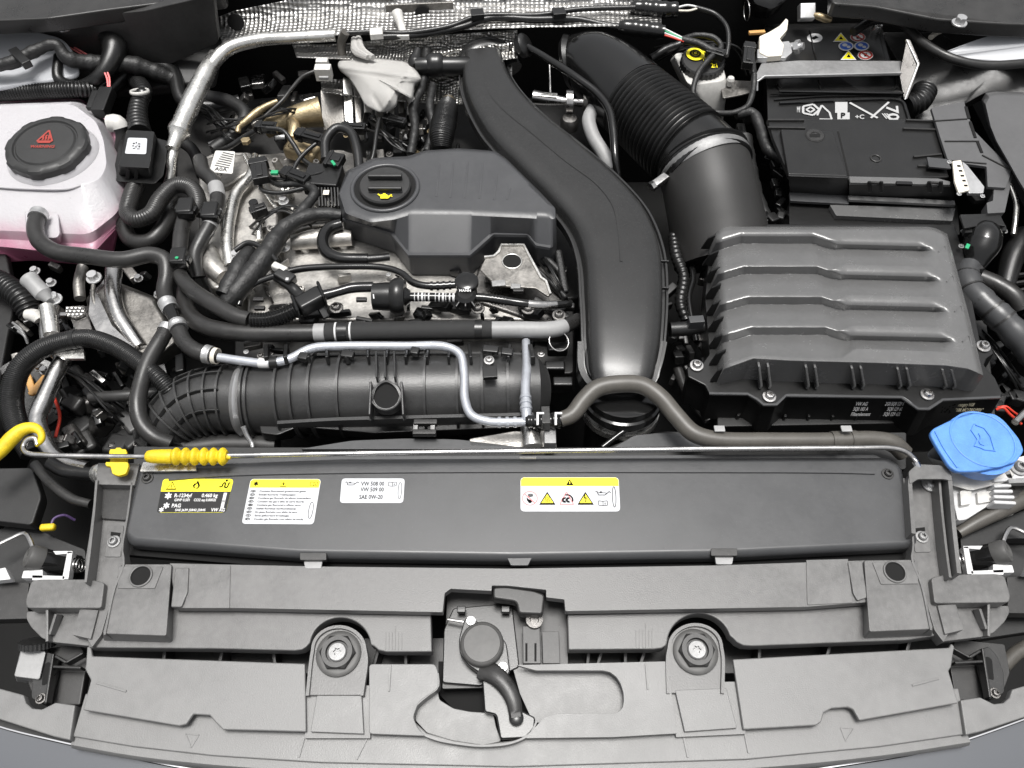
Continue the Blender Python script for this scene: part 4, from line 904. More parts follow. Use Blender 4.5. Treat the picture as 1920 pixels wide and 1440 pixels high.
# ================================================================== firewall, heat shield
def wsheet(name, pts, Y, th, m, parent=None, r=0, bev=.002, lean=0, **kw):
    "upright sheet: pixel outline on the plane y = Y (leaning back with height)"
    P = []
    for p in pts:
        y = p[2] if len(p) > 2 else Y
        P.append(WY(p[0], p[1], y))
    if r: P = fillet(P, r*S(P[0]))
    return loft(name, [[v+Vector((0, th, 0)) for v in P], P], m, parent, bev=bev, **kw)
t = thing('heat_shield', 'dimpled silver foil heat shield across the firewall at the top of the picture', 'heat shield', 780, 60, .05)
def shield(pts, Y, nm='foil_panel', m='foil', amp=.006, nx=60, ny=18):
    "grid between an upper and a lower pixel curve, gently wavy"
    up, lo = pts; V = []; F = []
    def ev(c, f):
        x = c[0][0]+(c[-1][0]-c[0][0])*f
        for a, b in zip(c, c[1:]):
            if a[0] <= x <= b[0]: k = (x-a[0])/(b[0]-a[0]); return x, a[1]+(b[1]-a[1])*k
        return x, c[-1][1]
    for j in range(ny+1):
        for i in range(nx+1):
            a = ev(up, i/nx); b = ev(lo, i/nx); k = j/ny
            x = a[0]*(1-k)+b[0]*k; y = a[1]*(1-k)+b[1]*k
            V.append(WY(x, y, Y-.09*k*k+amp*sin(x*.043+y*.021)+amp*.5*sin(x*.11-y*.05)))
    n = nx+1
    for j in range(ny):
        for i in range(nx): F.append((j*n+i, j*n+i+1, (j+1)*n+i+1, (j+1)*n+i))
    return mk(nm, V, F, m, t, solid=.0015)
shield(([(398, 36), (440, 20), (520, 4), (600, -14), (760, -20), (1240, -20)], [(418, 82), (520, 76), (640, 66), (760, 60), (1000, 52), (1240, 48)]), 1.53, amp=.0025)
shield(([(548, 84), (640, 82), (760, 70), (880, 62), (970, 56)], [(556, 108), (650, 112), (760, 128), (880, 120), (970, 110)]), 1.47, m='foil_small')
shield(([(600, 148), (660, 150), (700, 140), (800, 100), (960, 80)], [(604, 172), (660, 180), (760, 190), (850, 196), (960, 190)]), 1.42, m='foil_small')
for x, y, w_ in ((443, 41, 30), (792, 26, 28)):
    c = WY(x, y, 1.500); lathe('shield_hole', c, (0, -1, .3), [(S(c)*w_/2, 0), (S(c)*w_/2, .004)], 'void_shade', t)
wsheet('shield_plate', [(722, 10), (850, 4), (850, 40), (728, 50)], 1.505, .004, 'dull_aluminium', t, bev=.001)
for i in range(6):
    c = WY(957+i*11, 28-i*.4, 1.497); lathe('vent_hole', c, (0, -1, .3), [(.0035, 0), (.0035, .002)], 'print_white', t, seg=10)
t = thing('shield_pin', 'clear plastic peg with a white foot in front of the heat shield', 'peg', 750, 70, .05)
tube('peg', Path([(744, 24, .10), (752, 48, .09), (757, 66, .085)], [22, 14, 16]), 0, 'white_plastic', t); pbox('foot', (745, 66, .085), (768, 66, .085), 18, .01, 'white_plastic', t)
s = wsheet('cowl_panel', [(60, 40), (270, 20), (400, -10), (410, 80), (300, 130), (120, 130)], 1.42, .02, 'panel_dark', None, r=8); tag(s, 'black sheet behind the silver pipe at the upper left', 'panel')
s = wsheet('cowl_panel', [(330, 60), (420, 100), (360, 260), (300, 180), (290, 120)], 1.50, .02, 'soft_black', None, r=8); tag(s, 'dull black panel between the silver pipe and the small square box', 'panel')
# wiring along the firewall
for pts, w, lb in (([(650, 62, .09), (700, 60, .09), (760, 62, .09), (840, 50, .095), (900, 30, .10), (1010, 28, .10), (1080, 18, .105), (1190, 14, .105)], 10, 'upper of two black cables running along the heat shield'),
                   ([(700, 70, .085), (780, 66, .085), (860, 52, .09), (920, 34, .095), (1000, 36, .095), (1080, 36, .095), (1130, 46, .09), (1170, 52, .09)], 12, 'lower of two black cables running along the heat shield')):
    hose('firewall_cable', lb, pts, w, 'rubber_dark', 'cable', 'cables along the heat shield')
for x, y, a in ((706, 64, 'left'), (895, 28, 'middle'), (1048, 26, 'right')):
    t = thing('cable_holder', a+' black holder clipping the two cables to the heat shield', 'clip', x, y, .09, 'cable holders on the firewall')
    pbox('holder', (x-12, y, .108), (x+12, y-2, .108), 22, .012, 'black_plastic' if a != 'left' else 'white_plastic', t)
t = thing('inline_connector', 'upper black inline connector with white wires beside the intake elbow', 'connector', 1230, 20, .08)
tube('body', Path([(1182, 14, .10), (1200, 14, .10), (1240, 18, .10), (1270, 18, .10)], [18, 26, 30, 26]), 0, 'gloss_black', t, ribs=(.02, .0015))
tube('wire', Path([(1270, 14, .10), (1290, 10, .10), (1310, 14, .10)], 4), 0, 'print_white', t); tube('wire', Path([(1270, 20, .10), (1292, 20, .10), (1310, 15, .10)], 4), 0, 'cream_plastic', t)
tube('lead', Path([(1305, 14, .10), (1340, 26, .095), (1362, 50, .09), (1366, 80, .08), (1362, 105, .07)], 9), 0, 'rubber_dark', t)
t = thing('inline_connector', 'lower black inline connector with mixed wires beside the intake elbow', 'connector', 1200, 55, .08)
tube('body', Path([(1160, 50, .09), (1180, 52, .09), (1215, 56, .09), (1246, 60, .09)], [20, 28, 28, 24]), 0, 'gloss_black', t, ribs=(.022, .0015))
for i, mm in enumerate(('print_white', 'green_plastic', 'print_white', 'red_plastic')): tube('wire', Path([(1246, 54+i*4, .09), (1262, 62+i*3, .088), (1282, 72+i*2, .084)], 3.4), 0, mm, t)
tube('lead', Path([(1278, 74, .084), (1310, 82, .08), (1335, 95, .075), (1360, 100, .07)], 14), 0, 'tape', t)

# ================================================================== turbo corner, cloth
t = thing('cleaning_cloth', 'crumpled white cloth lying over the turbocharger shield', 'cloth', 710, 150, .02)
def sst_(a, b, x): k = min(1, max(0, (x-a)/(b-a))); return k*k*(3-2*k)
out = [(640, 112), (690, 108), (735, 112), (768, 120), (790, 148), (778, 160), (774, 186), (766, 172), (748, 180), (742, 200), (722, 210), (700, 206), (684, 196), (672, 174), (655, 148), (636, 130)]
ol = smoothloop(out, 6); cx_, cy_ = 708, 150; V = []; F = []; nr = 14
for k in range(nr+1):
    f = k/nr
    for (x, y) in ol:
        X = cx_+(x-cx_)*f; Y_ = cy_+(y-cy_)*f
        ft = math.atan2(y-cy_, x-cx_)
        z = .080 - .020*f**3 + .0025*sin(X*.07+Y_*.03)+.0012*sin(Y_*.13-X*.09) + .006*math.exp(-((Y_-(126+(X-640)*.13))/5)**2) + .010*math.exp(-((X-728)**2+(Y_-190)**2)/420) - .006*math.exp(-(((X-706)-(Y_-190)*.5)/5)**2)*sst_(170, 190, Y_) + .004*math.exp(-(((X-752)+(Y_-150)*.6)/4)**2)
        V.append(W(X, Y_, z))
n = len(ol)
for k in range(nr):
    for j in range(n): F.append((k*n+j, k*n+(j+1) % n, (k+1)*n+(j+1) % n, (k+1)*n+j))
mk('cloth_sheet', V, F, 'cloth_white', t, solid=.002, angle=80)
for pts in ([(664, 74, .07), (668, 96, .08), (690, 108, .085)], [(760, 170, .05), (772, 190, .04), (770, 210, .03)], [(672, 72, .07), (680, 96, .08), (700, 108, .085)]):
    tube('cloth_tail', Path(pts, [12, 16, 10]), 0, 'cloth_white', t, seg=8)
t = thing('turbo_shield', 'folded silver metal shield below the white cloth', 'heat shield', 680, 220, -.02)
wsheet('shield_face', [(600, 172, 1.36), (642, 172, 1.36), (646, 240, 1.29), (604, 246, 1.29)], 1.32, .01, 'dull_aluminium', t, bev=.002)
for i, (x0, x1) in enumerate(((642, 660), (662, 676), (679, 696), (700, 716), (722, 738), (744, 756), (760, 770))):
    wsheet('shield_fold', [(x0, 150, 1.37), (x1, 156, 1.37), (x1+3, 240+i*4, 1.27), (x0+5, 244+i*3, 1.27)], 1.31+.004*(i % 2), .012, 'bright_aluminium' if i % 2 == 0 else 'dull_aluminium', t, bev=.003)
t = thing('exhaust_casting', 'brassy discoloured metal casting left of the folded shield', 'turbo part', 560, 250, -.04)
tube('gold_pipe', Path([(498, 236, .0), (530, 228, .005), (570, 216, .01), (602, 210, .01)], [46, 40, 46, 56]), 0, 'brass', t)
tube('gold_flange', Path([(536, 218, .012), (552, 238, .014), (548, 262, .01)], [14, 24, 20]), 0, 'brass', t)
pbox('gold_block', (540, 275, .0), (600, 292, .0), 40, .03, 'brass', t, bev=.008); pbox('gold_shard', (545, 268, .02), (580, 285, .018), 22, .01, 'brass', t, bev=.004)
lathe('gold_nut', W(462, 267, .03), (0, 0, 1), [(.009, 0, 'hex'), (.009, .007, 'hex')], 'brass', t)
h = hose('thin_pipe', 'thin brassy pipe with a silver union left of the turbo', [(446, 248, .03), (448, 238, .035), (460, 228, .04), (480, 212, .045), (498, 200, .05), (520, 190, .052)], [11, 11, 12, 16, 12, 10], 'brass', 'pipe')
h = hose('sensor_cable', 'thin black cable arching from the white clip down to the thin brassy pipe', [(592, 133, .06), (570, 142, .06), (548, 165, .058), (528, 190, .052), (500, 215, .04), (480, 235, .03)], 7, 'rubber', 'cable')
t = thing('white_clip', 'small white square plug in front of the dark firewall', 'connector', 606, 130, .06)
pbox('plug_face', (594, 120, .075), (616, 120, .075), 14, .02, 'white_plastic', t); pbox('plug_body', (592, 136, .07), (622, 136, .07), 18, .026, 'white_plastic', t); pbox('plug_latch', (598, 146, .08), (616, 146, .08), 5, .006, 'grey_sleeve', t)

# ================================================================== engine castings under everything
t = thing('cylinder_head', 'rough cast aluminium cylinder head showing around the engine cover', 'engine casting', 560, 500, -.1)
def lump(name, pts, z, th, m, r=8, bev=.005, draft=.006): return slab(name, pts, z, th, m, t, r=r, bev=bev, draft=draft)
lump('head_casting', [(520, 440), (570, 415), (660, 415), (760, 480), (900, 480), (960, 500), (1040, 560), (1040, 600), (460, 600), (470, 500)], -.012, .08, 'cast_aluminium')
lump('timing_cover', [(372, 300), (400, 285), (470, 284), (484, 310), (520, 372), (520, 420), (480, 480), (440, 540), (395, 540), (378, 500), (372, 440)], -.006, .08, 'cast_aluminium')
lump('cover_face', [(380, 300), (412, 286), (465, 290), (470, 320), (420, 350), (395, 345)], .006, .03, 'dull_aluminium', r=10)
lump('rear_casting', [(470, 290), (640, 280), (700, 300), (640, 400), (560, 410), (520, 380)], -.02, .06, 'dull_aluminium')
lump('lower_block', [(440, 560), (1075, 560), (1075, 700), (440, 700)], -.07, .06, 'panel_dark')
lump('deep_block', [(330, 200), (800, 150), (1100, 200), (1200, 420), (1080, 560), (400, 560), (330, 420)], -.10, .06, 'panel_dark')
for pts, w, mm in (([(478, 292, .01), (470, 330, .012), (445, 360, .012), (432, 400, .012), (426, 450, .01), (432, 500, .004)], [14, 20, 22, 24, 24, 24], 'bright_aluminium'),
                   ([(458, 290, .01), (478, 330, .008), (502, 368, .006), (520, 392, .004)], 8, 'bright_aluminium'),
                   ([(520, 470, .002), (540, 440, .006), (575, 424, .01), (620, 420, .01)], [10, 14, 16, 12], 'cast_aluminium'),
                   ([(548, 455, .004), (600, 448, .006), (660, 446, .004)], [30, 38, 30], 'cast_aluminium'),
                   ([(390, 470, .0), (400, 500, .002), (420, 520, .002)], [34, 40, 30], 'cast_aluminium')):
    tube('casting_rib', Path(pts, w), 0, mm, t, seg=12)
for x, y in ((442, 480), (443, 492), (532, 378), (466, 462), (534, 465), (560, 355), (392, 440)): screw(x, y, .016, 20, 'zinc', t, name='head_bolt', kind='hex')
lump('rear_rail', [(900, 490), (1060, 500), (1060, 610), (1000, 600), (880, 560)], -.006, .05, 'dark_steel')
o, g = sticker([(404, 282), (441, 284), (436, 326), (392, 322)], .0405, t, 'white_plastic', 4)
for i in range(7): g.line('print_grey', [(.40-.04*i, .92-.1*i), (.95-.02*i, .84-.1*i)], .03)
g.text('print_grey', 'A0A', .2, .08, .75, .16); g.build(o)
# support boss below label
# bolts/small pieces around valve cover
t = thing('coil_cover', 'ribbed black plastic module with a small sticker left of the engine cover', 'ignition module', 600, 360, .02)
pbox('module_body', (575, 335, .03), (640, 340, .03), 56, .03, 'black_plastic', t, bev=.003)
for i in range(7): pbox('fin', (598+i*6, 355, .036), (600+i*6, 390, .030), 3, .012, 'soft_black', t, bev=.0005)
pbox('data_sticker', (606, 361, .0455), (617, 361, .0455), 12, .001, 'cream_plastic', t, bev=0)
for (x, y, dx, dy, w_, lb) in ((480, 238, 40, 2, 18, 'black plug at the far left of the rear wiring'), (555, 250, 52, 14, 20, 'black plug across the brassy casting'), (640, 240, 46, 2, 18, 'black plug between the shield folds'), (530, 322, 48, 18, 22, 'black plug beside the green tipped sensor'), (720, 222, 40, 10, 16, 'black plug under the cloth'), (484, 300, 6, 40, 30, 'black plug standing on the timing cover'), (470, 400, 30, -10, 18, 'black plug with a round head on the timing cover'), (612, 300, 30, 6, 34, 'black plug with a green mark behind the ribbed module')):
    t = thing('engine_plug', lb, 'connector', x, y, .03, 'wiring plugs at the back of the engine')
    connector(x, y, .045, dx, dy, w_, .016, 'gloss_black' if dx > 35 else 'black_plastic', t, name='plug_body')
pbox('green_tip', (508, 324, .05), (522, 324, .05), 9, .006, 'green_plastic', t, bev=.001)
pbox('green_mark', (622, 302, .06), (628, 310, .06), 5, .003, 'green_plastic', t, bev=0)
t = thing('upright_sensor', 'small black stud sensor standing on the timing cover', 'sensor', 488, 410, .02)
lathe('sensor_body', W(487, 412, .0), (0, 0, 1), [(.008, -.01), (.008, .02), (.012, .021), (.012, .026), (.006, .027), (.006, .038), (.008, .039), (.008, .043)], 'gloss_black', t, seg=24)
tube('sensor_spacer', Path([(486, 450, .0), (486, 420, .01)], 13), 0, 'bright_aluminium', t)
# looms in the rear left
L_ = [
 ('taped loom rising from the timing cover to the ribbed module', [(500, 480, .03), (520, 450, .035), (545, 420, .04), (575, 385, .04), (590, 360, .04), (570, 345, .04), (520, 345, .03), (496, 325, .02)], [22, 24, 24, 20, 18, 14, 12, 12], 'tape'),
 ('thick black loom running under the left end of the engine cover', [(640, 404, .03), (600, 402, .035), (560, 412, .04), (530, 432, .04), (505, 470, .04), (480, 505, .035), (450, 540, .03), (425, 570, .02)], [24, 26, 28, 32, 40, 44, 40, 36], 'tape'),
 ('black conduit arching behind the ribbed module', [(610, 300, .04), (612, 260, .05), (632, 240, .055), (655, 246, .055), (668, 275, .05), (674, 320, .04)], 18, 'rubber_dark'),
 ('thin black cable drooping across the brassy casting', [(500, 240, .05), (530, 245, .05), (550, 270, .04), (570, 300, .03), (600, 318, .03)], 9, 'rubber_dark'),
 ('crossing black cable over the brassy casting', [(545, 330, .03), (560, 300, .035), (585, 275, .04), (610, 258, .045)], 8, 'rubber_dark'),
 ('black loom hanging right of the white cloth', [(800, 95, .05), (798, 130, .045), (790, 165, .04), (775, 200, .035), (778, 240, .03), (770, 290, .02)], [20, 16, 16, 18, 16, 16], 'tape'),
 ('second loom beside the bellows tube', [(812, 160, .04), (806, 200, .04), (812, 240, .03), (800, 285, .02)], 15, 'tape'),
 ('black cable falling beneath the cloth', [(712, 222, .045), (706, 250, .04), (700, 290, .03), (690, 320, .02)], 8, 'rubber_dark'),
 ('short thick loom near the casting rib', [(470, 470, .03), (455, 490, .035), (440, 520, .035), (420, 555, .03)], [26, 34, 38, 34], 'tape'),
 ('looped cable on the timing cover', [(492, 330, .03), (490, 355, .03), (520, 362, .03), (575, 352, .035)], 9, 'rubber_dark'),
 ('black cable behind the timing cover', [(400, 285, .0), (430, 275, .02), (450, 262, .03), (478, 245, .045)], 10, 'rubber_dark'),
 ('slim black lead to the white T sensor', [(440, 470, .04), (465, 455, .045), (500, 470, .045), (520, 490, .045)], 10, 'rubber_dark'),
 ('dark hose deep behind the silver pipe', [(200, 175, .0), (260, 120, .02), (320, 130, .01), (345, 190, -.01), (400, 200, -.02), (450, 190, -.02)], 26, 'rubber_dark'),
 ('black curved hose deep left of the brassy casting', [(380, 180, -.01), (430, 190, .0), (460, 215, .0), (440, 250, -.01), (400, 280, -.02)], 24, 'soft_black'),
 ('dark hose running into the shadow behind the tank', [(330, 260, -.03), (360, 280, -.03), (380, 330, -.03)], 22, 'soft_black')]
for lb, pts, w, mm in L_: hose('wiring_loom', lb, pts, w, mm, 'wiring loom', ripple=.05 if mm == 'tape' else 0)
t = thing('rear_left_castings', 'jumble of small dark metal parts in the gap behind the timing cover', 'engine part', 450, 190, -.02)
random.seed(5)
for i in range(26):
    x, y = random.uniform(400, 600), random.uniform(135, 300); w_ = random.uniform(8, 26)
    pbox('metal_piece', (x, y, -.02+random.uniform(-.03, .02)), (x+random.uniform(-22, 22), y+random.uniform(4, 20), -.02+random.uniform(-.03, .02)), w_, .014, random.choice(['dark_steel', 'dark_steel', 'soft_black', 'gloss_black', 'dull_aluminium', 'steel']), t, bev=.003)
for i in range(26):
    x, y = random.uniform(690, 860), random.uniform(205, 300); w_ = random.uniform(6, 20)
    pbox('metal_piece', (x, y, -.01+random.uniform(-.03, .02)), (x+random.uniform(-8, 8), y+random.uniform(10, 34), -.02+random.uniform(-.03, .02)), w_, .014, random.choice(['dark_steel', 'steel', 'soft_black', 'gloss_black', 'dull_aluminium', 'gloss_black']), t, bev=.003)
# bellows tube right of them
h = hose('bellows_tube', 'short corrugated black tube with a brass top behind the engine cover', [(842, 186, .05), (838, 205, .05), (832, 232, .045), (828, 258, .04), (828, 280, .03)], [20, 40, 46, 44, 34], 'rubber_dark', 'tube', ribs=(.0034, .0016))
cuff('brass_top', h, .0, .10, 'brass', h, grow=1.1)

# ================================================================== engine cover
t = thing('engine_cover', 'matt dark grey plastic engine cover with moulded lines and a round oil cap', 'engine cover', 840, 480, .02)
T = [(650, 360), (666, 328), (706, 306), (768, 302), (800, 289), (860, 285), (926, 290), (944, 303), (985, 342), (1030, 386), (1031, 396), (1022, 396), (1004, 395), (990, 395), (924, 393), (880, 391), (775, 389), (740, 397), (696, 403), (662, 388)]
M = [(636, 362), (656, 320), (702, 298), (766, 296), (798, 284), (860, 280), (928, 285), (949, 299), (992, 342), (1041, 390), (1042, 410), (1033, 411), (1006, 410), (990, 409), (924, 406), (880, 404), (770, 403), (738, 412), (695, 417), (648, 400)]
B = [(633, 368), (650, 320), (700, 296), (765, 293), (797, 282), (860, 278), (929, 283), (951, 298), (996, 342), (1043, 392), (1044, 452), (1034, 466), (1006, 462), (990, 442), (924, 440), (880, 480), (768, 480), (736, 438), (692, 424), (642, 410)]
A_ = [W(x, y, .078) for x, y in T]; B1 = [W(x, y, .0725) for x, y in M]; B2 = [W(x, y, .036) for x, y in B]; B3 = [v+(v-W(860, 380, .05)).normalized()*.002-Vector((0, 0, .045)) for v in B2]
rr = .006
loft('cover_shell', [fillet(q, rr, 4) for q in (B3, B2, B1, A_)], 'engine_cover_grey', t, bev=.006, seg=3)
rail('edge_bead', [(644, 408, .040), (692, 421, .040), (734, 435, .040), (767, 476, .040), (880, 476, .040), (924, 437, .040), (990, 438, .040), (1007, 458, .040), (1032, 462, .040)], 9, .005, 'engine_cover_grey', t, sm=False)
for i, (x, y0, y1) in enumerate(((822, 306, 368), (848, 304, 370), (875, 304, 371), (903, 306, 372), (930, 328, 374), (955, 352, 374))):
    rail('moulded_line', [(x+2, y0, .0784), (x-4, y1, .0784)], 4.5, .0009, 'engine_cover_grey', t, sm=False)
c = W(722, 352, .0785); r = S(c)*62
ring('cap_surround', c, (0, 0, 1), r*.99, .004, 'engine_cover_grey', t)
lathe('cap_well_shade', c, (0, 0, 1), [(r*.97, 0), (r*.97, .0008), (r*.9, .0009), (r*.1, .0009)], 'void_shade', t, seg=48)  # flat dark disc stands in for the shade of a sunken well
t = thing('oil_filler_cap', 'round black oil filler cap with a yellow oil can symbol set in the engine cover', 'cap', 722, 350, .08)
c = W(723, 354, .079); r = S(c)*48
lathe('cap_body', c, (0, 0, 1), [(r, 0), (r, .008), (r*.95, .0105), (r*.3, .0115), (r*.01, .0115)], 'cap_black', t, seg=56)
for dy in (-20, 4): pbox('grip_bar', (690, 354+dy-4, .0965), (754, 354+dy-4, .0965), 10 if dy < 0 else 7, .008, 'cap_black', t, bev=.002)
q = W(722, 368, .0912); s = S(q); g = Print(q+Vector((-s*15, s*9, 0)), q+Vector((s*15, s*9, 0)), q+Vector((s*15, -s*11, 0)), q+Vector((-s*15, -s*11, 0)), lift=.0015)
g.poly('print_yellow', [(.22, .70), (.62, .70), (.72, .50), (.88, .74), (.94, .66), (.72, .18), (.24, .18)]); g.line('print_yellow', [(.05, .78), (.22, .52)], .10); g.rect('print_yellow', .36, .72, .52, .86); g.disc('print_yellow', .94, .46, .06); g.build(t, 'oil_can_symbol')
# lifting eye bracket
t = thing('lifting_eye', 'bright metal lifting bracket with a round hole below the engine cover', 'bracket', 965, 500, .0)
slab('bracket_face', [(938, 458), (982, 458), (990, 476), (1012, 518), (1026, 525), (1034, 550), (1028, 556), (1004, 540), (930, 535), (900, 505), (912, 480), (930, 476)], .03, .004, 'dull_aluminium', t, r=4, bev=.0012)
rail('bracket_edge', [(908, 481, .034), (926, 479, .034), (936, 470, .034), (940, 458, .034), (982, 458, .034), (992, 478, .034), (1014, 519, .034), (1024, 526, .034), (1032, 550, .034)], 5, .004, 'bright_aluminium', t, sm=False)
c = W(960, 490, .0305); lathe('eye_hole', c, (0, 0, 1), [(S(c)*17, 0), (S(c)*17, .0008)], 'void_shade', t); ring('eye_rim', c, (0, 0, 1), S(c)*18, .0014, 'bright_aluminium', t)
pbox('stamped_pad', (922, 532, .031), (948, 530, .031), 14, .002, 'grey_metal', t); pbox('stamped_pad', (958, 536, .031), (976, 538, .031), 13, .002, 'grey_metal', t)
# small hose loop under the cover
h = hose('breather_hose', 'shiny speckled black hose curling out from under the engine cover', [(640, 420, .03), (618, 428, .03), (606, 448, .03), (612, 472, .03), (636, 484, .03), (672, 486, .03), (690, 486, .03)], [20, 23, 24, 24, 23, 22, 22], 'gloss_black')
tube('hose_end', Path([(690, 486, .03), (712, 484, .03), (730, 482, .028)], [17, 15, 15]), 0, 'rubber_dark', h)
h = hose('vacuum_pipe', 'glossy thin black pipe arching in front of the cylinder head', [(448, 572, .02), (456, 552, .025), (478, 532, .03), (520, 516, .034), (560, 505, .036), (640, 500, .038), (720, 502, .038), (752, 512, .038), (775, 530, .038), (800, 536, .038), (860, 534, .038)], [12, 12, 13, 13, 14, 13, 13, 13, 14, 14, 14], 'gloss_black', 'pipe')
for f in (.885, .91, .935, .96): cuff('barb', h, f, f+.010, 'gloss_black', h, grow=1.25)
# branch pipe assembly across the front
t = thing('branch_pipe', 'black plastic branch pipe with corrugated section at the left of the engine front', 'pipe', 550, 580, .03)
tube('corrugated_part', Path([(470, 600, .044), (500, 600, .044), (530, 592, .046), (560, 578, .048)], [24, 26, 28, 28]), 0, 'gloss_black', t, ribs=(.0048, .0022))
pbox('branch_body', (558, 578, .056), (606, 552, .056), 34, .026, 'black_plastic', t, bev=.005); tube('side_branch', Path([(572, 566, .055), (548, 540, .058), (520, 518, .06)], [24, 20, 20]), 0, 'black_plastic', t, ribs=(.02, .001))
tube('outlet', Path([(600, 556, .05), (630, 548, .05), (660, 540, .05), (700, 538, .05)], [22, 18, 20, 20]), 0, 'gloss_black', t)
for p in ((556, 578), (604, 552)): pbox('collar', (p[0]-3, p[1]+1, .058), (p[0]+3, p[1]-1, .058), 42, .03, 'gloss_black', t, bev=.003)
pbox('foot', (600, 576, .04), (612, 596, .03), 12, .012, 'black_plastic', t)
t = thing('white_sensor', 'small off-white plug on top of the black branch pipe', 'sensor', 525, 500, .05)
pbox('plug_body', (512, 498, .07), (538, 510, .068), 14, .014, 'white_plastic', t, bev=.003); pbox('plug_black', (520, 512, .066), (550, 530, .062), 24, .02, 'black_plastic', t, bev=.003); pbox('plug_pin', (536, 524, .075), (541, 524, .075), 6, .003, 'print_white', t, bev=0)
t = thing('check_valve', 'black cylindrical valve in the middle of the cross pipe', 'valve', 745, 560, .03)
tube('valve_body', Path([(694, 536, .04), (700, 556, .04), (730, 556, .04), (735, 556, .04)][1:], [50, 54, 54]), 0, 'black_plastic', t, seg=28)
tube('valve_disc', Path([(733, 556, .04), (736, 556, .04), (756, 556, .04), (760, 556, .04)], [60, 70, 70, 60]), 0, 'black_plastic', t, seg=32); tube('valve_neck', Path([(758, 556, .04), (770, 556, .04)], [40, 22]), 0, 'gloss_black', t)
pbox('white_tick', (700, 552, .068), (701, 560, .068), 2, .001, 'print_white', t, bev=0)
h = hose('cross_pipe', 'shiny black pipe with white printing running right from the cylindrical valve', [(768, 557, .04), (800, 557, .04), (850, 558, .04), (900, 558, .04), (940, 563, .04), (975, 568, .04), (1010, 572, .035), (1070, 570, .02)], [17, 17, 17, 17, 16, 16, 16, 14], 'gloss_black', 'pipe')
for i in range(14):
    f = .03+i*.021
    if i != 5: cuff('white_mark', h, f, f+.0045+.004*(i % 3), 'print_white', h, grow=1.02, seg=14)
for f in (.50, .52, .54, .56, .58): cuff('barb', h, f, f+.01, 'gloss_black', h, grow=1.2)
cuff('silver_end', h, .72, .90, 'steel', h, grow=1.05)
for f in (.2, .5, .8): pass
t = thing('pipe_junction', 'black round-topped junction standing on the cross pipe', 'valve', 875, 545, .04)
lathe('junction_top', W(875, 530, .055), (0, 0, 1), [(.016, -.03), (.016, -.004), (.019, -.003), (.019, .004), (.016, .006), (.005, .006)], 'gloss_black', t, seg=32)
lathe('junction_body', W(873, 555, .045), (0, 0, 1), [(.014, -.02), (.017, -.004), (.017, .003), (.012, .008)], 'black_plastic', t, seg=32)
for a in (0, .8, -.8): pbox('fin', (873, 552, .045), (873+22*a, 578, .04), 4, .012, 'black_plastic', t)
q = W(872, 545, .066); g = Print(q+Vector((-.010, .004, 0)), q+Vector((.010, .004, 0)), q+Vector((.010, -.004, 0)), q+Vector((-.010, -.004, 0)), lift=.0005); g.text('print_white', 'MANN', .05, .2, .95, .6); g.build(t)
for x, y, lb in ((631, 578, 'silver star screw left of the cylindrical valve'), (896, 579, 'silver star screw under the black junction'), (990, 580, 'dark screw at the right end of the cross pipe'), (1048, 592, 'dark screw beside the duct')):
    s = screw(x, y, .03, 26, 'dark_steel' if x < 900 or x > 950 else 'zinc', None, name='star_screw'); tag(s, lb, 'screw')
t = thing('pipe_brackets', 'low black brackets and clips under the cross pipe', 'bracket', 800, 590, .0)
random.seed(9)
for i in range(34):
    x = random.uniform(470, 1065); y = random.uniform(572, 606); w_ = random.uniform(8, 22)
    pbox('bracket_piece', (x, y, random.uniform(-.01, .015)), (x+random.uniform(10, 46), y+random.uniform(-4, 6), random.uniform(-.01, .015)), w_, .012, random.choice(['black_plastic', 'soft_black', 'gloss_black', 'panel_dark']), t, bev=.002)
for (x, y) in ((485, 562), (487, 578), (678, 562), (972, 545)): pbox('clip', (x-10, y, .042), (x+10, y, .042), 8, .006, 'rubber', t)

# ================================================================== ribbed intake pipe (lower front)
t = thing('intake_manifold_pipe', 'large ribbed black plastic intake pipe lying across the front of the engine', 'intake pipe', 680, 740, -.05)
mp = Path([(452, 750, -.03), (500, 748, -.03), (600, 742, -.025), (750, 738, -.025), (900, 735, -.025), (985, 733, -.025), (1018, 733, -.03)], [128, 134, 144, 150, 146, 138, 100])
tube('pipe_body', mp, 0, 'manifold_grey', t, seg=40)
pa = mp
def hoop(f, w_, grow, par, m='manifold_grey', nm='rib'):
    p, d, r = pa.at(f); q = Path.__new__(Path); q.P = [p-d*w_/2, p-d*w_/2*.98, p+d*w_/2*.98, p+d*w_/2]; q.R = [r*.9, r+grow, r+grow, r*.9]; q.f = [0, .3, .6, 1]; q.L = w_
    return tube(nm, q, 0, m, par, seg=48)
for x in (470, 480, 538, 566, 598, 647, 802, 860, 905, 952, 980): hoop((x-452)/566, .0040, .0070, t)
for x in (706, 722, 740):
    pbox('boss_rib', (x, 664, .046), (x+1, 712, .054), 3.5, .014, 'manifold_grey', t, bev=.0006)
for dx in (-26, 31): pbox('boss_rib', (723+dx, 720, .050), (723+dx*1.1, 782, .042), 4, .02, 'manifold_grey', t, bev=.001)
rail('boss_arch', [(694, 788, .030), (698, 745, .048), (706, 724, .054), (724, 714, .056), (742, 724, .054), (752, 745, .048), (758, 788, .030)], 6, .012, 'manifold_grey', t)
c = W(724, 742, .0475)
lathe('boss', c, (0, -.25, 1), [(.0235, -.02), (.0228, -.0012), (.0218, .0), (.0205, -.0003), (.0195, -.0022), (.006, -.0024)], 'manifold_grey', t, seg=44)
lathe('boss_well_shade', c+Vector((0, .0005, -.0022)), (0, -.25, 1), [(.0185, 0), (.0185, .0006)], 'void_shade', t)  # dark disc paints the shade of a deep recess on the shallow boss
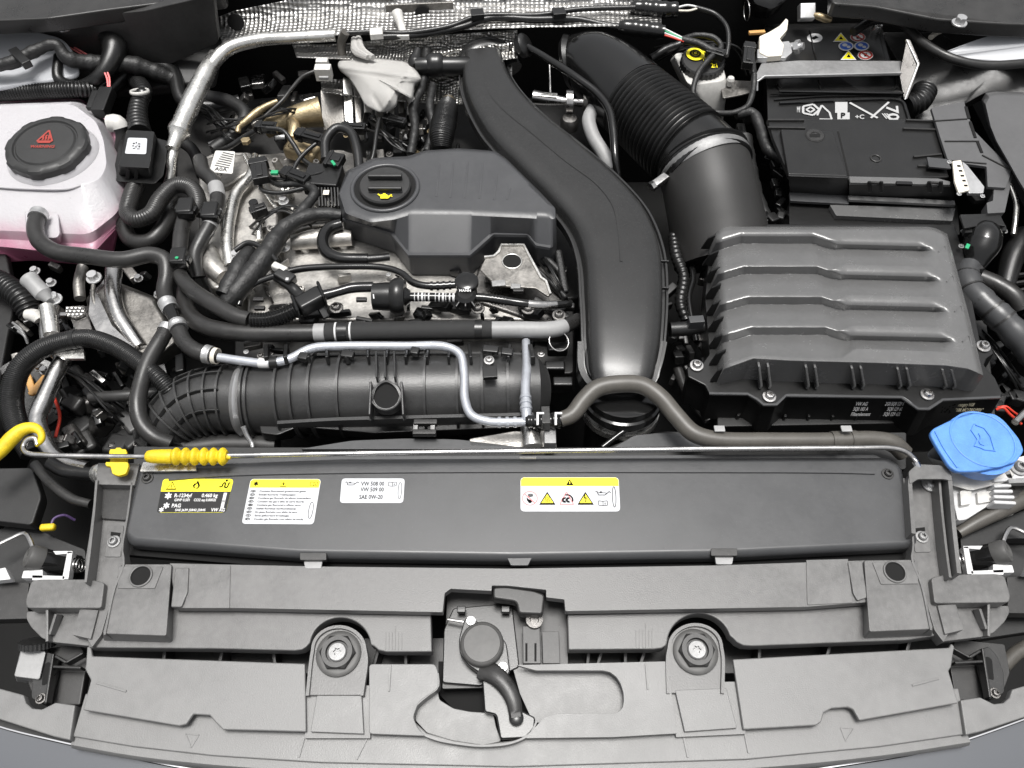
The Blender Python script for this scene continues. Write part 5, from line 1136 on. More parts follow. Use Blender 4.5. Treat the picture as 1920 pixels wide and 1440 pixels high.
rail('long_ledge', [(520, 792, .012), (620, 786, .016), (760, 782, .018), (1000, 776, .018)], 9, .012, 'manifold_grey', t)
rail('long_ledge', [(500, 668, .012), (620, 664, .016), (860, 662, .016), (1000, 664, .016)], 8, .012, 'manifold_grey', t)
slab('pipe_flange', [(484, 786), (545, 776), (600, 784), (1000, 776), (1000, 800), (700, 812), (560, 800), (520, 816), (488, 812)], -.02, .02, 'black_plastic', t, r=6, bev=.002)
mp2 = mp
tube('end_cap', Path([(985, 733, -.025), (1005, 733, -.025), (1020, 733, -.028)], [146, 140, 90]), 0, 'manifold_grey', t, seg=40)
for y in (700, 715): pass
pbox('lug_plate', (905, 700, .056), (932, 698, .056), 26, .008, 'black_plastic', t); screw(917, 676, .06, 20, 'steel', t)
# elbow with grid ribs
el = Path([(452, 750, -.03), (420, 750, -.03), (380, 756, -.032), (345, 772, -.038), (318, 800, -.05), (308, 840, -.08)], [124, 122, 118, 112, 104, 96])
tube('elbow', el, 0, 'manifold_grey', t, seg=40)
pa = el
for f in (.12, .24, .36, .47, .58, .68, .78, .88): hoop(f, .0030, .0060, t, nm='elbow_rib')
for ang in (-30, 5, 40, 75):
    P = []
    for i in range(18):
        p, d, r = el.at(.10+.82*i/17); s_ = d.cross(Vector((0, 0, 1))).normalized(); u = s_.cross(d)
        a = radians(ang+70); P.append(p+(s_*(-cos(a)) + u*sin(a))*(r+.002))
    sweep('elbow_rib', P, 0, lambda i, f: [(.0015*cos(j*pi/3), .0050*sin(j*pi/3)) for j in range(6)], 'manifold_grey', t)
pa = mp; 
pp = Path([(455, 752, -.03), (461, 752, -.03), (467, 752, -.03)], [136, 142, 142])
q = tube('band_clamp', Path([(452, 750, -.03), (454, 750, -.03), (466, 750, -.03), (468, 750, -.03)], [130, 142, 143, 130]), 0, 'zinc', None, seg=48); tag(q, 'pale metal band clamp round the ribbed intake pipe', 'clamp')
tube('clamp_tail', Path([(456, 800, .0), (462, 815, -.01), (472, 832, -.02), (474, 840, -.02)], [10, 9, 8, 6]), 0, 'zinc', q, seg=8)
h = hose('intake_hose', 'dark rubber pipe below the ribbed elbow', [(300, 830, -.06), (350, 840, -.06), (420, 834, -.06), (520, 836, -.06)], 40, 'panel_dark')
t = thing('clip_block', 'small black double clip in front of the ribbed intake pipe', 'clip', 798, 800, .0)
pbox('clip_frame', (776, 793, .02), (820, 793, .02), 10, .01, 'rubber', t); pbox('clip_frame', (774, 812, .015), (818, 812, .015), 10, .01, 'rubber', t)
for x in (780, 812): pbox('clip_leg', (x, 792, .018), (x-1, 814, .014), 10, .008, 'rubber', t)
# shelf pieces behind the radiator cover
t = thing('radiator_shroud', 'dull black fan shroud behind the stay rod', 'shroud', 800, 832, -.03)
slab('shroud_top', [(250, 836), (470, 838), (600, 838), (700, 824), (840, 822), (920, 832), (1000, 838), (1140, 838), (1200, 815), (1250, 808), (1330, 812), (1700, 810), (1700, 880), (250, 880)], -.012, .02, 'soft_black', t, r=6, bev=.003)
slab('shroud_bulge', [(560, 842), (660, 826), (760, 822), (860, 824), (960, 836), (1000, 842)], .0, .015, 'cover_grey', t, r=10, bev=.004)
slab('shroud_bulge', [(1150, 840), (1190, 816), (1240, 812), (1330, 816), (1480, 822), (1600, 836)], .0, .015, 'cover_grey', t, r=8, bev=.004)
slab('cover_lip', [(300, 864), (600, 855), (1640, 852), (1660, 862), (1640, 868), (600, 868), (300, 878)], .012, .02, 'cover_grey', t, r=4, bev=.003)
s = slab('foil_strip', [(268, 866), (366, 866), (368, 882), (262, 884)], .034, .004, 'bright_aluminium', None, r=2, bev=.001); tag(s, 'crinkled bright foil strip under the yellow foam grip', 'foil strip')
t = thing('metal_neck', 'pale cast metal neck under the hose joint with the white T marks', 'engine part', 1000, 825, -.01)
slab('neck_plate', [(880, 822), (960, 808), (1040, 806), (1044, 838), (880, 838)], .0, .02, 'cast_aluminium', t, r=3, bev=.003)
tube('neck_tube', Path([(996, 800, .01), (996, 820, .012), (998, 838, .01)], [40, 36, 40]), 0, 'bright_aluminium', t); pbox('neck_block', (1020, 822, .02), (1042, 822, .02), 34, .02, 'grey_metal', t)
s = pbox('white_pad', (974, 858, .036), (1006, 858, .036), 5, .004, 'white_plastic', None); tag(s, 'small white pad between the rod and the radiator cover', 'pad')
for x, lb in ((1349, 'left'), (1587, 'right')):
    s = pbox('grey_tab', (x-10, 804, .055), (x+10, 804, .055), 13, .003, 'grey_sleeve', None); tag(s, lb+' pale grey tab standing behind the long warm grey hose', 'tab')

# ================================================================== the S-shaped charge air duct
t = thing('air_duct', 'large S-shaped matt black plastic air duct in the middle of the bay', 'air duct', 1165, 600, .0)
dp = Path([(905, 112, .045), (915, 165, .045), (960, 236, .045), (1030, 302, .045), (1092, 360, .045), (1140, 418, .045), (1163, 480, .045), (1169, 560, .042), (1168, 640, .036), (1164, 700, .028), (1162, 722, .022)], [84, 106, 134, 152, 162, 168, 169, 166, 157, 141, 122], step=.006)
def dsec(i, f):
    r = dp.R[i]; k = 12; out = [(-r*1.0, -.012), (-r*1.0, .0045), (-r*.955, .0045), (-r*.935, -.002), (-r*.88, -.002)]
    h = .027
    for j in range(k+1):
        a = pi-pi*j/k; x = cos(a); x = math.copysign(abs(x)**.5, x); y = sin(a)**.5
        out.append((r*.86*x, h*y if 0 < j < k else .0))
    return out+[(r*.88, -.002), (r*.935, -.002), (r*.955, .0045), (r*1.0, .0045), (r*1.0, -.012)]
sweep('duct_shell', dp.P, 0, dsec, 'duct_plastic', t, upv=Vector((0, 0, 1)), uvs=False, angle=50)
rim = [(1088, 640), (1090, 690), (1104, 716), (1130, 732), (1164, 737), (1198, 732), (1222, 715), (1236, 685), (1246, 640)]
P, _, _ = spl([W(x, y, .040-.00012*(y-640)) for x, y in rim], .005)
sweep('end_flange', P, 0, lambda i, f: [(-.005, -.03), (-.005, 0), (.004, 0), (.004, -.03)], 'duct_plastic', t, upv=Vector((0, 0, 1)), uvs=False, angle=40)
slab('end_floor', [(1096, 640), (1098, 690), (1112, 714), (1164, 728), (1212, 714), (1228, 690), (1238, 640)], .032, .02, 'duct_plastic', t, r=20, bev=.002)
rail('crest_line', [(908, 140, .0725), (916, 170, .0725), (945, 205, .0728), (1000, 250, .073), (1060, 300, .073), (1120, 345, .073), (1150, 385, .073), (1160, 430, .0728), (1165, 490, .0722)], 5, .0022, 'duct_plastic', t)
for y in (490, 540): pbox('flange_tick', (1236, y, .050), (1254, y+1, .050), 3, .006, 'duct_plastic', t, bev=.0005)
tube('rear_elbow', Path([(868, 128, .02), (890, 104, .035), (920, 96, .035), (948, 108, .03), (960, 130, .02)], [46, 50, 52, 46, 40]), 0, 'duct_plastic', t)
tube('side_stub', Path([(780, 124, .06), (800, 124, .06), (870, 124, .055), (890, 124, .05)], [30, 34, 34, 34]), 0, 'black_plastic', t)
tube('stub_collar', Path([(800, 122, .06), (802, 122, .06), (830, 122, .06), (832, 122, .06)], [34, 44, 44, 34]), 0, 'black_plastic', t); tube('stub_elbow', Path([(782, 128, .06), (779, 118, .062), (784, 92, .075)], [26, 30, 14]), 0, 'black_plastic', t)
t = thing('throttle_hose', 'large dark tube with a silver clamp below the S-shaped duct', 'hose', 1165, 770, -.04)
c = W(1166, 752, .0); r = S(c)*72
lathe('tube_body', c, (.0, .25, 1), [(r*.9, -.14), (r*.9, -.01), (r, -.005), (r, .006), (r*.94, .008), (r*.94, .02), (r*.88, .021)], 'gloss_black', t, seg=48)
lathe('clamp_band', c+Vector((0, -.003, -.022)), (.0, .25, 1), [(r*.92, -.006), (r*1.01, -.006), (r*1.01, .004), (r*.92, .004)], 'bright_aluminium', t, seg=48, cap=False)
h = hose('oil_dipstick', 'thin black pipe with a silver streak rising diagonally beside the duct end', [(1130, 838, .0), (1160, 815, .005), (1195, 790, .01), (1222, 765, .012)], 10, 'gloss_black', 'pipe')
# thin pipe to the right of the duct
h = hose('breather_pipe', 'slim glossy black pipe curving down between the duct and the ribbed hose', [(990, 88, .07), (1030, 112, .07), (1080, 145, .07), (1120, 175, .065), (1142, 205, .06), (1150, 245, .05), (1154, 300, .03), (1160, 340, .0)], [13, 14, 15, 15, 16, 16, 14, 12], 'gloss_black', 'pipe')
lathe('pipe_grommet', W(985, 84, .07), (.8, -.2, .6), [(.022, -.012), (.024, 0), (.020, .004), (.015, .006)], 'rubber_dark', h, seg=32)
h = hose('grey_hose', 'grey rubber hose with a kink behind the S-shaped duct', [(1112, 205, .02), (1104, 225, .02), (1112, 255, .01), (1130, 285, .0), (1150, 320, -.01)], 26, 'grey_sleeve')
t = thing('silver_fitting', 'shiny chrome pipe fitting between the duct and the slim glossy pipe', 'fitting', 1050, 190, .0)
tube('fitting_tube', Path([(1000, 182, .02), (1030, 186, .02), (1070, 190, .02), (1105, 192, .02)], [26, 22, 12, 12]), 0, 'steel', t); lathe('fitting_nut', W(1066, 190, .02), (1, 0, 0), [(.012, -.006), (.022, -.005), (.022, .008), (.012, .010)], 'steel', t)
lathe('fitting_nut', W(1095, 192, .02), (1, 0, 0), [(.012, -.002), (.016, -.002), (.016, .006), (.012, .006)], 'dark_steel', t); pbox('fitting_plate', (1000, 176, .03), (1045, 180, .03), 12, .004, 'bright_aluminium', t)
lathe('round_sensor', W(1068, 224, .0), (0, 0, 1), [(.018, -.02), (.018, -.002), (.014, .004), (.004, .006)], 'dark_steel', t)
tube('thin_rod', Path([(1030, 110, .04), (1031, 140, .03), (1032, 175, .02)], 5), 0, 'steel', t)
t = thing('duct_side_parts', 'small dark brackets right of the lower S duct', 'bracket', 1290, 600, -.02)
tube('black_stub', Path([(1256, 618, .01), (1288, 616, .01), (1318, 612, .01)], [28, 28, 24]), 0, 'rubber_dark', t); pbox('stub_top', (1290, 606, .025), (1318, 604, .025), 16, .02, 'cover_grey', t)
tube('dark_pipe', Path([(1262, 440, -.03), (1268, 480, -.03), (1282, 520, -.035), (1276, 570, -.04), (1286, 600, -.05)], [16, 20, 18, 20, 16]), 0, 'rubber_dark', t, ribs=(.01, .0015))
tube('dark_pipe', Path([(1290, 470, -.04), (1300, 520, -.04), (1292, 560, -.04), (1306, 640, -.05)], 11), 0, 'gloss_black', t)
for (a, b, w_) in (((1000, 500), (1062, 560), 10), ((1020, 480), (1060, 520), 12), ((1046, 470), (1060, 550), 14), ((1000, 560), (1070, 600), 14)):
    pbox('dark_piece', (a[0], a[1], .01), (b[0], b[1], .0), w_, .012, 'tape', t, bev=.004)
for (x, y) in ((1035, 690), (1040, 655), (1050, 720)): pbox('dark_piece', (x-14, y, -.02), (x+24, y, -.02), 20, .02, 'black_plastic', t, bev=.003)
ring('wire_loop', W(1048, 640, .02), (.3, -.3, 1), .016, .0011, 'steel', t)
# ================================================================== air filter box
t = thing('air_filter_box', 'large black air filter box with a stepped ribbed lid on the right of the bay', 'air filter box', 1600, 740, -.05)
def lerp(a, b, k): return a+(b-a)*k
def sst(a, b, x): k = min(1, max(0, (x-a)/(b-a))); return k*k*(3-2*k)
def tf(x, pts):
    if x <= pts[0][0]: return pts[0][1]
    for a, b in zip(pts, pts[1:]):
        if x <= b[0]: return lerp(a[1], b[1], (x-a[0])/(b[0]-a[0]))
    return pts[-1][1]
def crest(k, x):
    y0 = 443+57*k; sx = 8*k
    return y0 + tf(x, [(1338+6*k, 15), (1388+7*k, 0), (1524+sx, 0), (1568+sx, 15), (1760+12*k, 20)])
def front(x): return tf(x, [(1350, 698), (1362, 692), (1412, 674), (1480, 678), (1640, 682), (1773, 687), (1815, 693), (1846, 706)])
def lidz(x, y):
    H = .062; ys = [crest(k, x) for k in range(4)]
    rt = sst(1540, 1580, x-8*((y-443)/57)); x1 = 1752+13*((y-460)/57)
    amp = 1 - sst(x1-34, x1+4, x)
    drop = lerp(14, 8, rt); dz = lerp(.0195, .0125, rt)*amp; pre = 19*rt
    z = H; k = -1
    for i, c in enumerate(ys):
        if y >= c: k = i
    if k >= 0:
        s = y-ys[k]; low = H-dz-.0045*rt*amp
        nxt = ys[k+1] if k < 3 else front(x)-8
        if s < drop: z = lerp(H-.0045*rt*amp-.0040*lerp(1, .3, rt)*amp, low, s/drop)
        else: z = lerp(low, H, min(1, (s-drop)/max(1, nxt-ys[k]-drop-pre)))
    if k < 3 and 0 <= ys[k+1]-y < 10: z -= .0040*lerp(1, .3, rt)*((10-(ys[k+1]-y))/10)**2*amp
    if rt > 0 and k < 3 and ys[k+1]-y < pre: z -= .0045*rt*amp*((pre-(ys[k+1]-y))/max(.1, pre))**2
    return z
NX, NY = 230, 300; V = []; F = []
for j in range(NY+1):
    v = j/NY
    for i in range(NX+1):
        u = i/NX
        y0 = 425+12*(max(0, .06-u)/.06)**2+14*(max(0, u-.90)/.10)**2
        x_ = lerp(lerp(1341, 1357, v), lerp(1776, 1844, v), u)
        y = lerp(y0, front(x_), v)
        e = min(u, 1-u)/.030; eb = v/.035; ef = (1-v)/.012
        z = lidz(x_, y)
        for q, d in ((e, .007), (eb, .008), (ef, .003)):
            if q < 1: z -= d*(1-q)**2
        # taper of the left shoulder
        z -= .010*max(0, 1-u/.12)
        z -= .007*max(0, (u-.88)/.12)**1.3
        V.append(W(x_, y, z))
n = NX+1
for j in range(NY):
    for i in range(NX): F.append((j*n+i, (j+1)*n+i, (j+1)*n+i+1, j*n+i+1))
per = [i for i in range(n)] + [j*n+NX for j in range(1, NY+1)] + [NY*n+i for i in range(NX-1, -1, -1)] + [j*n for j in range(NY-1, 0, -1)]
b0 = len(V); ctr = W(1590, 570, .01)
for i in per:
    p = V[i]; d = p-ctr; q = p+Vector((d.x, d.y, 0)).normalized()*.004; q.z = .008; V.append(q)
for a in range(len(per)):
    b = (a+1) % len(per); F.append((per[a], per[b], b0+b, b0+a))
mk('lid', V, F, 'filter_lid_plastic', t, angle=42)
fl = [(1290, 706), (1288, 690), (1300, 678), (1318, 680), (1330, 664), (1322, 560), (1330, 470), (1345, 420), (1790, 420), (1806, 470), (1838, 640), (1856, 645), (1864, 662), (1850, 672), (1845, 684), (1866, 708), (1880, 738), (1876, 746), (1768, 750), (1752, 758), (1740, 768), (1722, 768), (1704, 752), (1692, 744), (1476, 740), (1464, 750), (1454, 760), (1430, 760), (1418, 748), (1404, 739), (1330, 738), (1322, 722)]
slab('base_flange', fl, .010, .008, 'black_plastic', t, r=3, bev=.002)
fb = [(x, y) for x, y in fl]
loft('base_wall', [[W(x, y, .0)+Vector((0, -.014, -.055)) for x, y in fl], [W(x, y+1, .003) for x, y in fl]], 'black_plastic', t, bev=.0015)
lw = [(1330, 738), (1400, 760), (1700, 765), (1870, 765), (1860, 600), (1330, 600)]
slab('lower_box', [(1345, 600), (1850, 600), (1868, 790), (1345, 800)], -.050, .10, 'soft_black', t, r=6, bev=.003)
for i in range(11): pbox('lower_rib', (1390+i*42, 772, -.04), (1372+i*42, 806, -.09), 5, .02, 'soft_black', t, bev=.001)
rail('flange_highlight', [(1330, 737, .0118), (1402, 738, .0118), (1420, 748, .0118), (1432, 758, .0118), (1456, 758, .0118), (1474, 741, .0118), (1690, 744, .0118), (1722, 766, .0118), (1742, 766, .0118), (1768, 749, .0118), (1876, 744, .0118)], 6, .002, 'cover_grey', t, sm=False)  # lighter strip drawn along the flange edge as its highlight
for x0 in (1432, 1520, 1606, 1692, 1776):
    for dx in (-8, 9):
        x = x0+dx; tp = W(x, 688+(x0-1432)*.02, .054); bt = W(x, 726, .012)
        a = Vector((.0018, 0, 0))
        pr = [tp+Vector((0, .012, 0)), tp+Vector((0, .001, .000)), bt+Vector((0, -.004, .010)), bt+Vector((0, -.004, 0)), bt+Vector((0, .03, 0))]
        loft('clip_fin', [[p-a for p in pr], [p+a for p in pr]], 'filter_lid_plastic', t, bev=.0008)
for x, y, lb in ((1306, 686, 0), (1442, 744, 0), (1738, 740, 0), (1843, 650, 0)): screw(x, y, .011, 26, 'steel', t)
for i in range(9):
    y = 452+i*31; x = 1320+i*2.2
    P = [W(x+26, y-14, .046), W(x+8, y-6, .036), W(x-6, y+14, .012), W(x+18, y+14, .01)]
    a = Vector((0, .0016, 0)); loft('side_fin', [[p-a for p in P], [p+a for p in P]], 'black_plastic', t, bev=.0006)
for k in range(4):
    x = 1768+15*k; y = 470+56*k
    rail('corner_mark', [(x-8, y+2, .0605), (x+4, y-10, .058), (x+10, y+12, .056)], 3, .0015, 'filter_lid_plastic', t, sm=False)
def face_print(x0, x1, ytop, h, zt):
    a, b = W(x0, ytop, zt), W(x1, ytop, zt); return Print(a, b, b-Vector((0, h*.25, h)), a-Vector((0, h*.25, h)), lift=.0035)
g = face_print(1600, 1880, 748, .040, .000)
for i, (a, b) in enumerate((('VW AG', '2G0 5Q0 129 601 CQ'), ('5Q0 183 A', '5Q0 129 607 BG'), ('Filterelement', '5Q0 129 620 E'))):
    v = .74-i*.27
    g.text('print_white', a, .02, v, (.10, .12, .15)[i], .19); g.text('print_white', b, (.22, .25, .24)[i], v, (.40, .395, .375)[i], .19)
g.rect('print_cream', .60, .30, .70, .95, .6)
random.seed(4)
for i in range(26):
    u = .605+random.random()*.085; v = .32+random.random()*.52; g.rect('print_black', u, v, u+.006, v+.06)
g.text('print_cream', 'Hungary W08', .715, .70, .82, .18); g.text('print_cream', '*10R MC17A51JY01*', .71, .42, .90, .18); g.text('print_cream', '0003', .75, .05, .80, .18)
g.build(t, 'printed_lettering')

# intake ducting to the box
t = thing('intake_hose', 'wide black corrugated intake hose curving down to the air filter box', 'intake hose', 1200, 200, .0)
tube('hose_elbow', Path([(1066, 122, .02), (1085, 117, .03), (1108, 122, .035), (1140, 144, .035), (1176, 178, .035), (1190, 190, .035)], [84, 104, 122, 136, 146, 148]), 0, 'gloss_black', t, seg=44)
tube('hose_cuff', Path([(1062, 122, .02), (1064, 121, .02), (1078, 118, .028), (1080, 117, .028)], [88, 104, 112, 98]), 0, 'rubber_dark', t, seg=44)
tube('corrugated_part', Path([(1176, 178, .035), (1210, 208, .035), (1252, 246, .033), (1290, 280, .03)], [132, 138, 146, 150]), 0, 'rubber_dark', t, seg=44, ribs=(.0105, .0068, .7))
tube('smooth_part', Path([(1284, 274, .03), (1306, 296, .028), (1320, 314, .024)], [152, 160, 168]), 0, 'gloss_black', t, seg=44)
for f, g_ in ((0, 0), (8, .0), (22, 0)):
    a = (1316+f*.36, 302+f*.85, .026-.0003*f); b = (a[0]+2.6, a[1]+6, a[2]-.001)
    tube('end_bead', Path([a, (a[0]+.4, a[1]+1, a[2]), (b[0]-.4, b[1]-1, b[2]), b], [166, 176, 176, 166]), 0, 'rubber_dark', t, seg=44)
ca = (1319, 309, .0235); q = tube('hose_clamp', Path([ca, (1319.4, 310, .0235), (1322.4, 317, .0215), (1322.8, 318, .021)], [168, 175, 175, 168]), 0, 'grey_metal', None, seg=44); tag(q, 'bright metal worm clamp on the wide corrugated intake hose', 'clamp')
pbox('clamp_screw', (1226, 348, .032), (1250, 330, .036), 16, .012, 'steel', q, bev=.002); lathe('screw_head', W(1223, 349, .032), W(1223, 349, .032)-W(1250, 330, .036), [(.009, -.004, 'hex'), (.009, .004, 'hex')], 'steel', q)
t = thing('filter_box_neck', 'smooth black tube joining the corrugated intake hose to the air filter box', 'tube', 1370, 400, .0)
tube('neck_tube', Path([(1322, 318, .018), (1330, 352, .010), (1339, 396, -.012), (1348, 440, -.036), (1356, 490, -.06)], [168, 171, 174, 178, 182]), 0, 'neck_black', t, seg=48)
pbox('index_mark', (1342, 300, .072), (1344, 316, .068), 3, .001, 'print_white', t, bev=0)

# ================================================================== brake fluid reservoir
t = thing('brake_fluid_reservoir', 'white plastic brake fluid bottle with a black cap marked in yellow', 'fluid reservoir', 1320, 200, .0)
L4 = [loopw([(1300, 205), (1350, 200), (1356, 236), (1330, 244)], -.07, 8), loopw([(1262, 130), (1352, 130), (1362, 196), (1318, 212)], -.02, 16), loopw([(1252, 108), (1348, 110), (1368, 168), (1305, 182)], .016, 16), loopw([(1262, 98), (1350, 100), (1362, 150), (1290, 160)], .036, 16)]
loft('bottle', L4, 'white_plastic', t, bev=.005, seg=3)
c = W(1314, 130, .030); r = S(c)*40
lathe('cap', c, (0, -.1, 1), [(r, 0, 'knurl'), (r, .022, 'knurl'), (r*.94, .025), (r*.86, .025), (r*.84, .023), (r*.01, .0235)], 'cap_black', t, seg=90, angle=32)
q = c+Vector((0, -.0024, .0238)); s = S(q); g = Print(q+Vector((-s*36, s*50, .006)), q+Vector((s*36, s*50, .006)), q+Vector((s*36, -s*50, -.004)), q+Vector((-s*36, -s*50, -.004)), lift=.0016)
g.disc('print_yellow', .30, .62, .17); g.circ('print_black', .30, .62, .09, .03, 2); g.circ('print_black', .30, .62, .045, .02, 2)
g.poly('print_yellow', [(.50, .66), (.68, .66), (.60, .92)]); g.poly('print_black', [(.565, .70), (.625, .70), (.60, .82)], 2); g.text('print_yellow', 'DOT4', .48, .42, .72, .16); g.rect('print_yellow', .62, .50, .84, .64); g.text('print_yellow', '2:1', .66, .26, .82, .12); g.build(t, 'cap_symbols')
s = slab('bottle_bracket', [(1352, 165), (1368, 150), (1420, 152), (1418, 170), (1388, 178), (1356, 184)], .020, .004, 'dull_aluminium', None, r=4, bev=.001); tag(s, 'dull metal strap to the right of the brake fluid bottle', 'bracket')
q = lathe('clear_stud', W(1367, 160, .022), (0, 0, 1), [(.005, 0), (.005, .012), (.008, .013), (.006, .018)], 'white_plastic', None, seg=20); tag(q, 'small clear stud on the metal strap by the brake fluid bottle', 'stud')
for lb, pts, w_, mm in (('black cable looping over the brake fluid cap', [(1284, 72, .07), (1310, 66, .08), (1340, 72, .08), (1352, 88, .075), (1330, 110, .07), (1308, 140, .06), (1300, 180, .04), (1320, 205, .03), (1370, 212, .025), (1400, 200, .03), (1412, 170, .04), (1414, 140, .05)], 11, 'tape'),
                        ('black cable from the brake bottle across to the battery side', [(1412, 140, .05), (1410, 110, .055), (1404, 88, .06)], 12, 'rubber_dark'),
                        ('taped cable hanging between the brake bottle and the battery', [(1380, 214, .02), (1410, 212, .02), (1425, 240, .015), (1440, 280, .01), (1470, 300, .01)], 20, 'tape'),
                        ('corrugated black lead behind the intake elbow', [(1220, 110, .03), (1250, 92, .04), (1278, 82, .045)], 15, 'rubber_dark'),
                        ('thick dark cable left of the battery', [(1395, 260, -.01), (1405, 320, -.02), (1420, 380, -.03), (1440, 420, -.04)], 30, 'soft_black')):
    hose('wiring_loom', lb, pts, w_, mm, 'wiring loom', ripple=.05)
for (x, y, dx, dy, lb) in ((1325, 96, 34, 10, 'small black plug beside the brake fluid cap'), (1405, 84, -4, 40, 'upright black plug left of the battery')):
    q = thing('engine_plug', lb, 'connector', x, y, .06, 'plugs on the right side'); connector(x, y, .07, dx, dy, 20, .016, 'black_plastic', q, name='plug_body')
t = thing('servo_cylinder', 'black ribbed cylinder end at the top edge above the brake bottle', 'cylinder', 1424, 20, .08)
lathe('cylinder_drum', W(1428, 0, .06), (0, -.5, .8), [(.04, 0), (.042, .01, 'lobes'), (.042, .05, 'lobes'), (.036, .055), (.02, .056)], 'gloss_black', t, seg=60)
ring('silver_ring', W(1400, 20, .07), (1, .1, .1), .02, .001, 'steel', t)

# ================================================================== battery
t = thing('car_battery', 'black car battery with hazard symbols and white lettering on top', 'battery', 1570, 160, -.1)
loft('case', [loopw([(1425, 30), (1655, 26), (1712, 232), (1432, 236)], -.16, 6), loopw([(1434, 48), (1650, 44), (1702, 232), (1440, 236)], .020, 6)], 'black_plastic', t, bev=.004)
slab('lid_step', [(1440, 52), (1644, 48), (1666, 128), (1442, 130)], .024, .006, 'black_plastic', t, r=5, bev=.002)
for q_ in ([(1452, 140), (1676, 136), (1684, 150), (1676, 166), (1600, 172), (1470, 170), (1456, 158)], [(1462, 192), (1600, 186), (1690, 188), (1700, 206), (1706, 226)]):
    rail('lid_moulding', [(a, b, .0245) for a, b in q_], 6, .005, 'gloss_black', t, sm=True)
rail('lid_moulding', [(1452, 186, .0235), (1540, 180, .0235), (1600, 179, .0235), (1690, 176, .0235)], 4, .004, 'gloss_black', t)
pbox('handle_recess', (1460, 170, .028), (1690, 174, .028), 8, .004, 'gloss_black', t)
zb = .0241
def patch(x0, y0, x1, y1, z, lift=.0006): return Print(W(x0, y0, z), W(x1, y0, z), W(x1, y1, z), W(x0, y1, z), lift=lift)
g = patch(1510, 58, 1640, 116, .0245)
g.disc('print_white', .135, .76, .15, n=24); g.line('print_black', [(.10, .72), (.17, .80)], .06, 2)
for u, v, kd in ((.51, .78, 'y'), (.755, .78, 'r'), (.585, .49, 'b'), (.81, .49, 'b'), (.62, .20, 'y'), (.865, .20, 'r')):
    if kd == 'y': g.poly('print_white', [(u-.115, v-.15), (u+.115, v-.15), (u, v+.16)]); g.poly('print_yellow', [(u-.09, v-.12), (u+.09, v-.12), (u, v+.12)], 2); g.poly('print_black', [(u-.03, v-.08), (u+.03, v-.08), (u, v+.02)], 3)
    else:
        g.disc('print_white', u, v, .15); 
        if kd == 'r': g.circ('print_red', u, v, .12, .03, 2); g.line('print_red', [(u-.06, v+.08), (u+.06, v-.08)], .03, 3); g.rect('print_black', u-.02, v-.05, u+.02, v+.05, 2)
        else: g.disc('print_blue', u, v, .12, 2); g.disc('print_white', u-.02, v+.02, .05, 3); g.disc('print_white', u+.035, v-.04, .04, 3)
g.build(t, 'hazard_symbols')
g = patch(1490, 190, 1700, 226, .0206)
g.text('print_faded', 'Mf', .02, .42, .05, .30); g.circ('print_faded', .14, .55, .30, .06, n=5); g.circ('print_faded', .14, .55, .14, .05, n=4); g.line('print_faded', [(.20, .25), (.24, .78), (.31, .4), (.33, .05), (.22, .06)], .05)
g.rect('print_faded', .36, .38, .47, .95); g.rect('print_faded', .38, .05, .49, .40); g.text('print_black', 'P', .41, .10, .45, .26, 4)
g.line('print_faded', [(.49, .92), (.74, .12)], .06); g.line('print_faded', [(.84, .95), (.68, .12)], .06); g.text('print_faded', '+C', .54, .08, .62, .22)
for i in range(3): g.line('print_faded', [(.78+.02*i, .35), (.82+.02*i, .08)], .03)
g.build(t, 'white_lettering')
g = Print(W(1690, 198, .0206), W(1693, 228, .0206), W(1660, 228, .0206), W(1656, 198, .0206), lift=.0008); g.text('print_faded', '70', .04, .16, .96, .66); g.build(t, 'white_lettering')
t = thing('battery_bracket', 'flat galvanised steel bar clamped across the battery with an upright end plate', 'bracket', 1560, 130, .03)
slab('bar', [(1428, 118), (1500, 113), (1690, 114), (1700, 130), (1690, 138), (1428, 144), (1418, 150), (1414, 146)], .048, .005, 'grey_metal', t, r=3, bev=.0012)
rail('bar_edge', [(1420, 170, .03), (1420, 152, .045), (1434, 142, .050), (1690, 136, .050)], 4, .004, 'zinc', t, sm=False)
P = [W(1686, 140, .045), W(1700, 73, .085), W(1704, 76, .085), W(1722, 118, .065), W(1698, 186, .02), W(1694, 182, .02)]
loft('end_plate', [[p+Vector((.004, 0, 0)) for p in P], P], 'dark_steel', t, bev=.001)
rail('plate_edge', [(1700, 74, .0855), (1722, 120, .0655), (1697, 186, .021)], 3, .003, 'zinc', t, sm=False)
t = thing('battery_terminal', 'cream and silver battery terminal clamp with a plastic lever', 'terminal clamp', 1460, 85, .03)
slab('lever', [(1424, 68), (1442, 60), (1462, 48), (1474, 34), (1478, 38), (1476, 56), (1462, 72), (1470, 84), (1466, 104), (1440, 106), (1424, 98)], .062, .012, 'cream_plastic', t, r=3, bev=.003)
slab('clamp_body', [(1452, 80), (1480, 76), (1486, 98), (1474, 108), (1450, 106)], .056, .016, 'zinc', t, r=4, bev=.003)
slab('clamp_band', [(1420, 92), (1440, 92), (1440, 108), (1420, 108)], .06, .012, 'zinc', t, r=2, bev=.002); pbox('copper_edge', (1404, 62, .06), (1434, 60, .06), 8, .006, 'amber', t)
lathe('clamp_nut', W(1494, 88, .05), (.7, -.4, .4), [(.010, -.016), (.010, -.004), (.014, -.003, 'hex'), (.014, .006, 'hex'), (.007, .007), (.007, .014)], 'zinc', t, seg=36)
t = thing('brass_fitting', 'pale metal block with a brass nozzle at the top edge behind the battery', 'fitting', 1512, 25, .05)
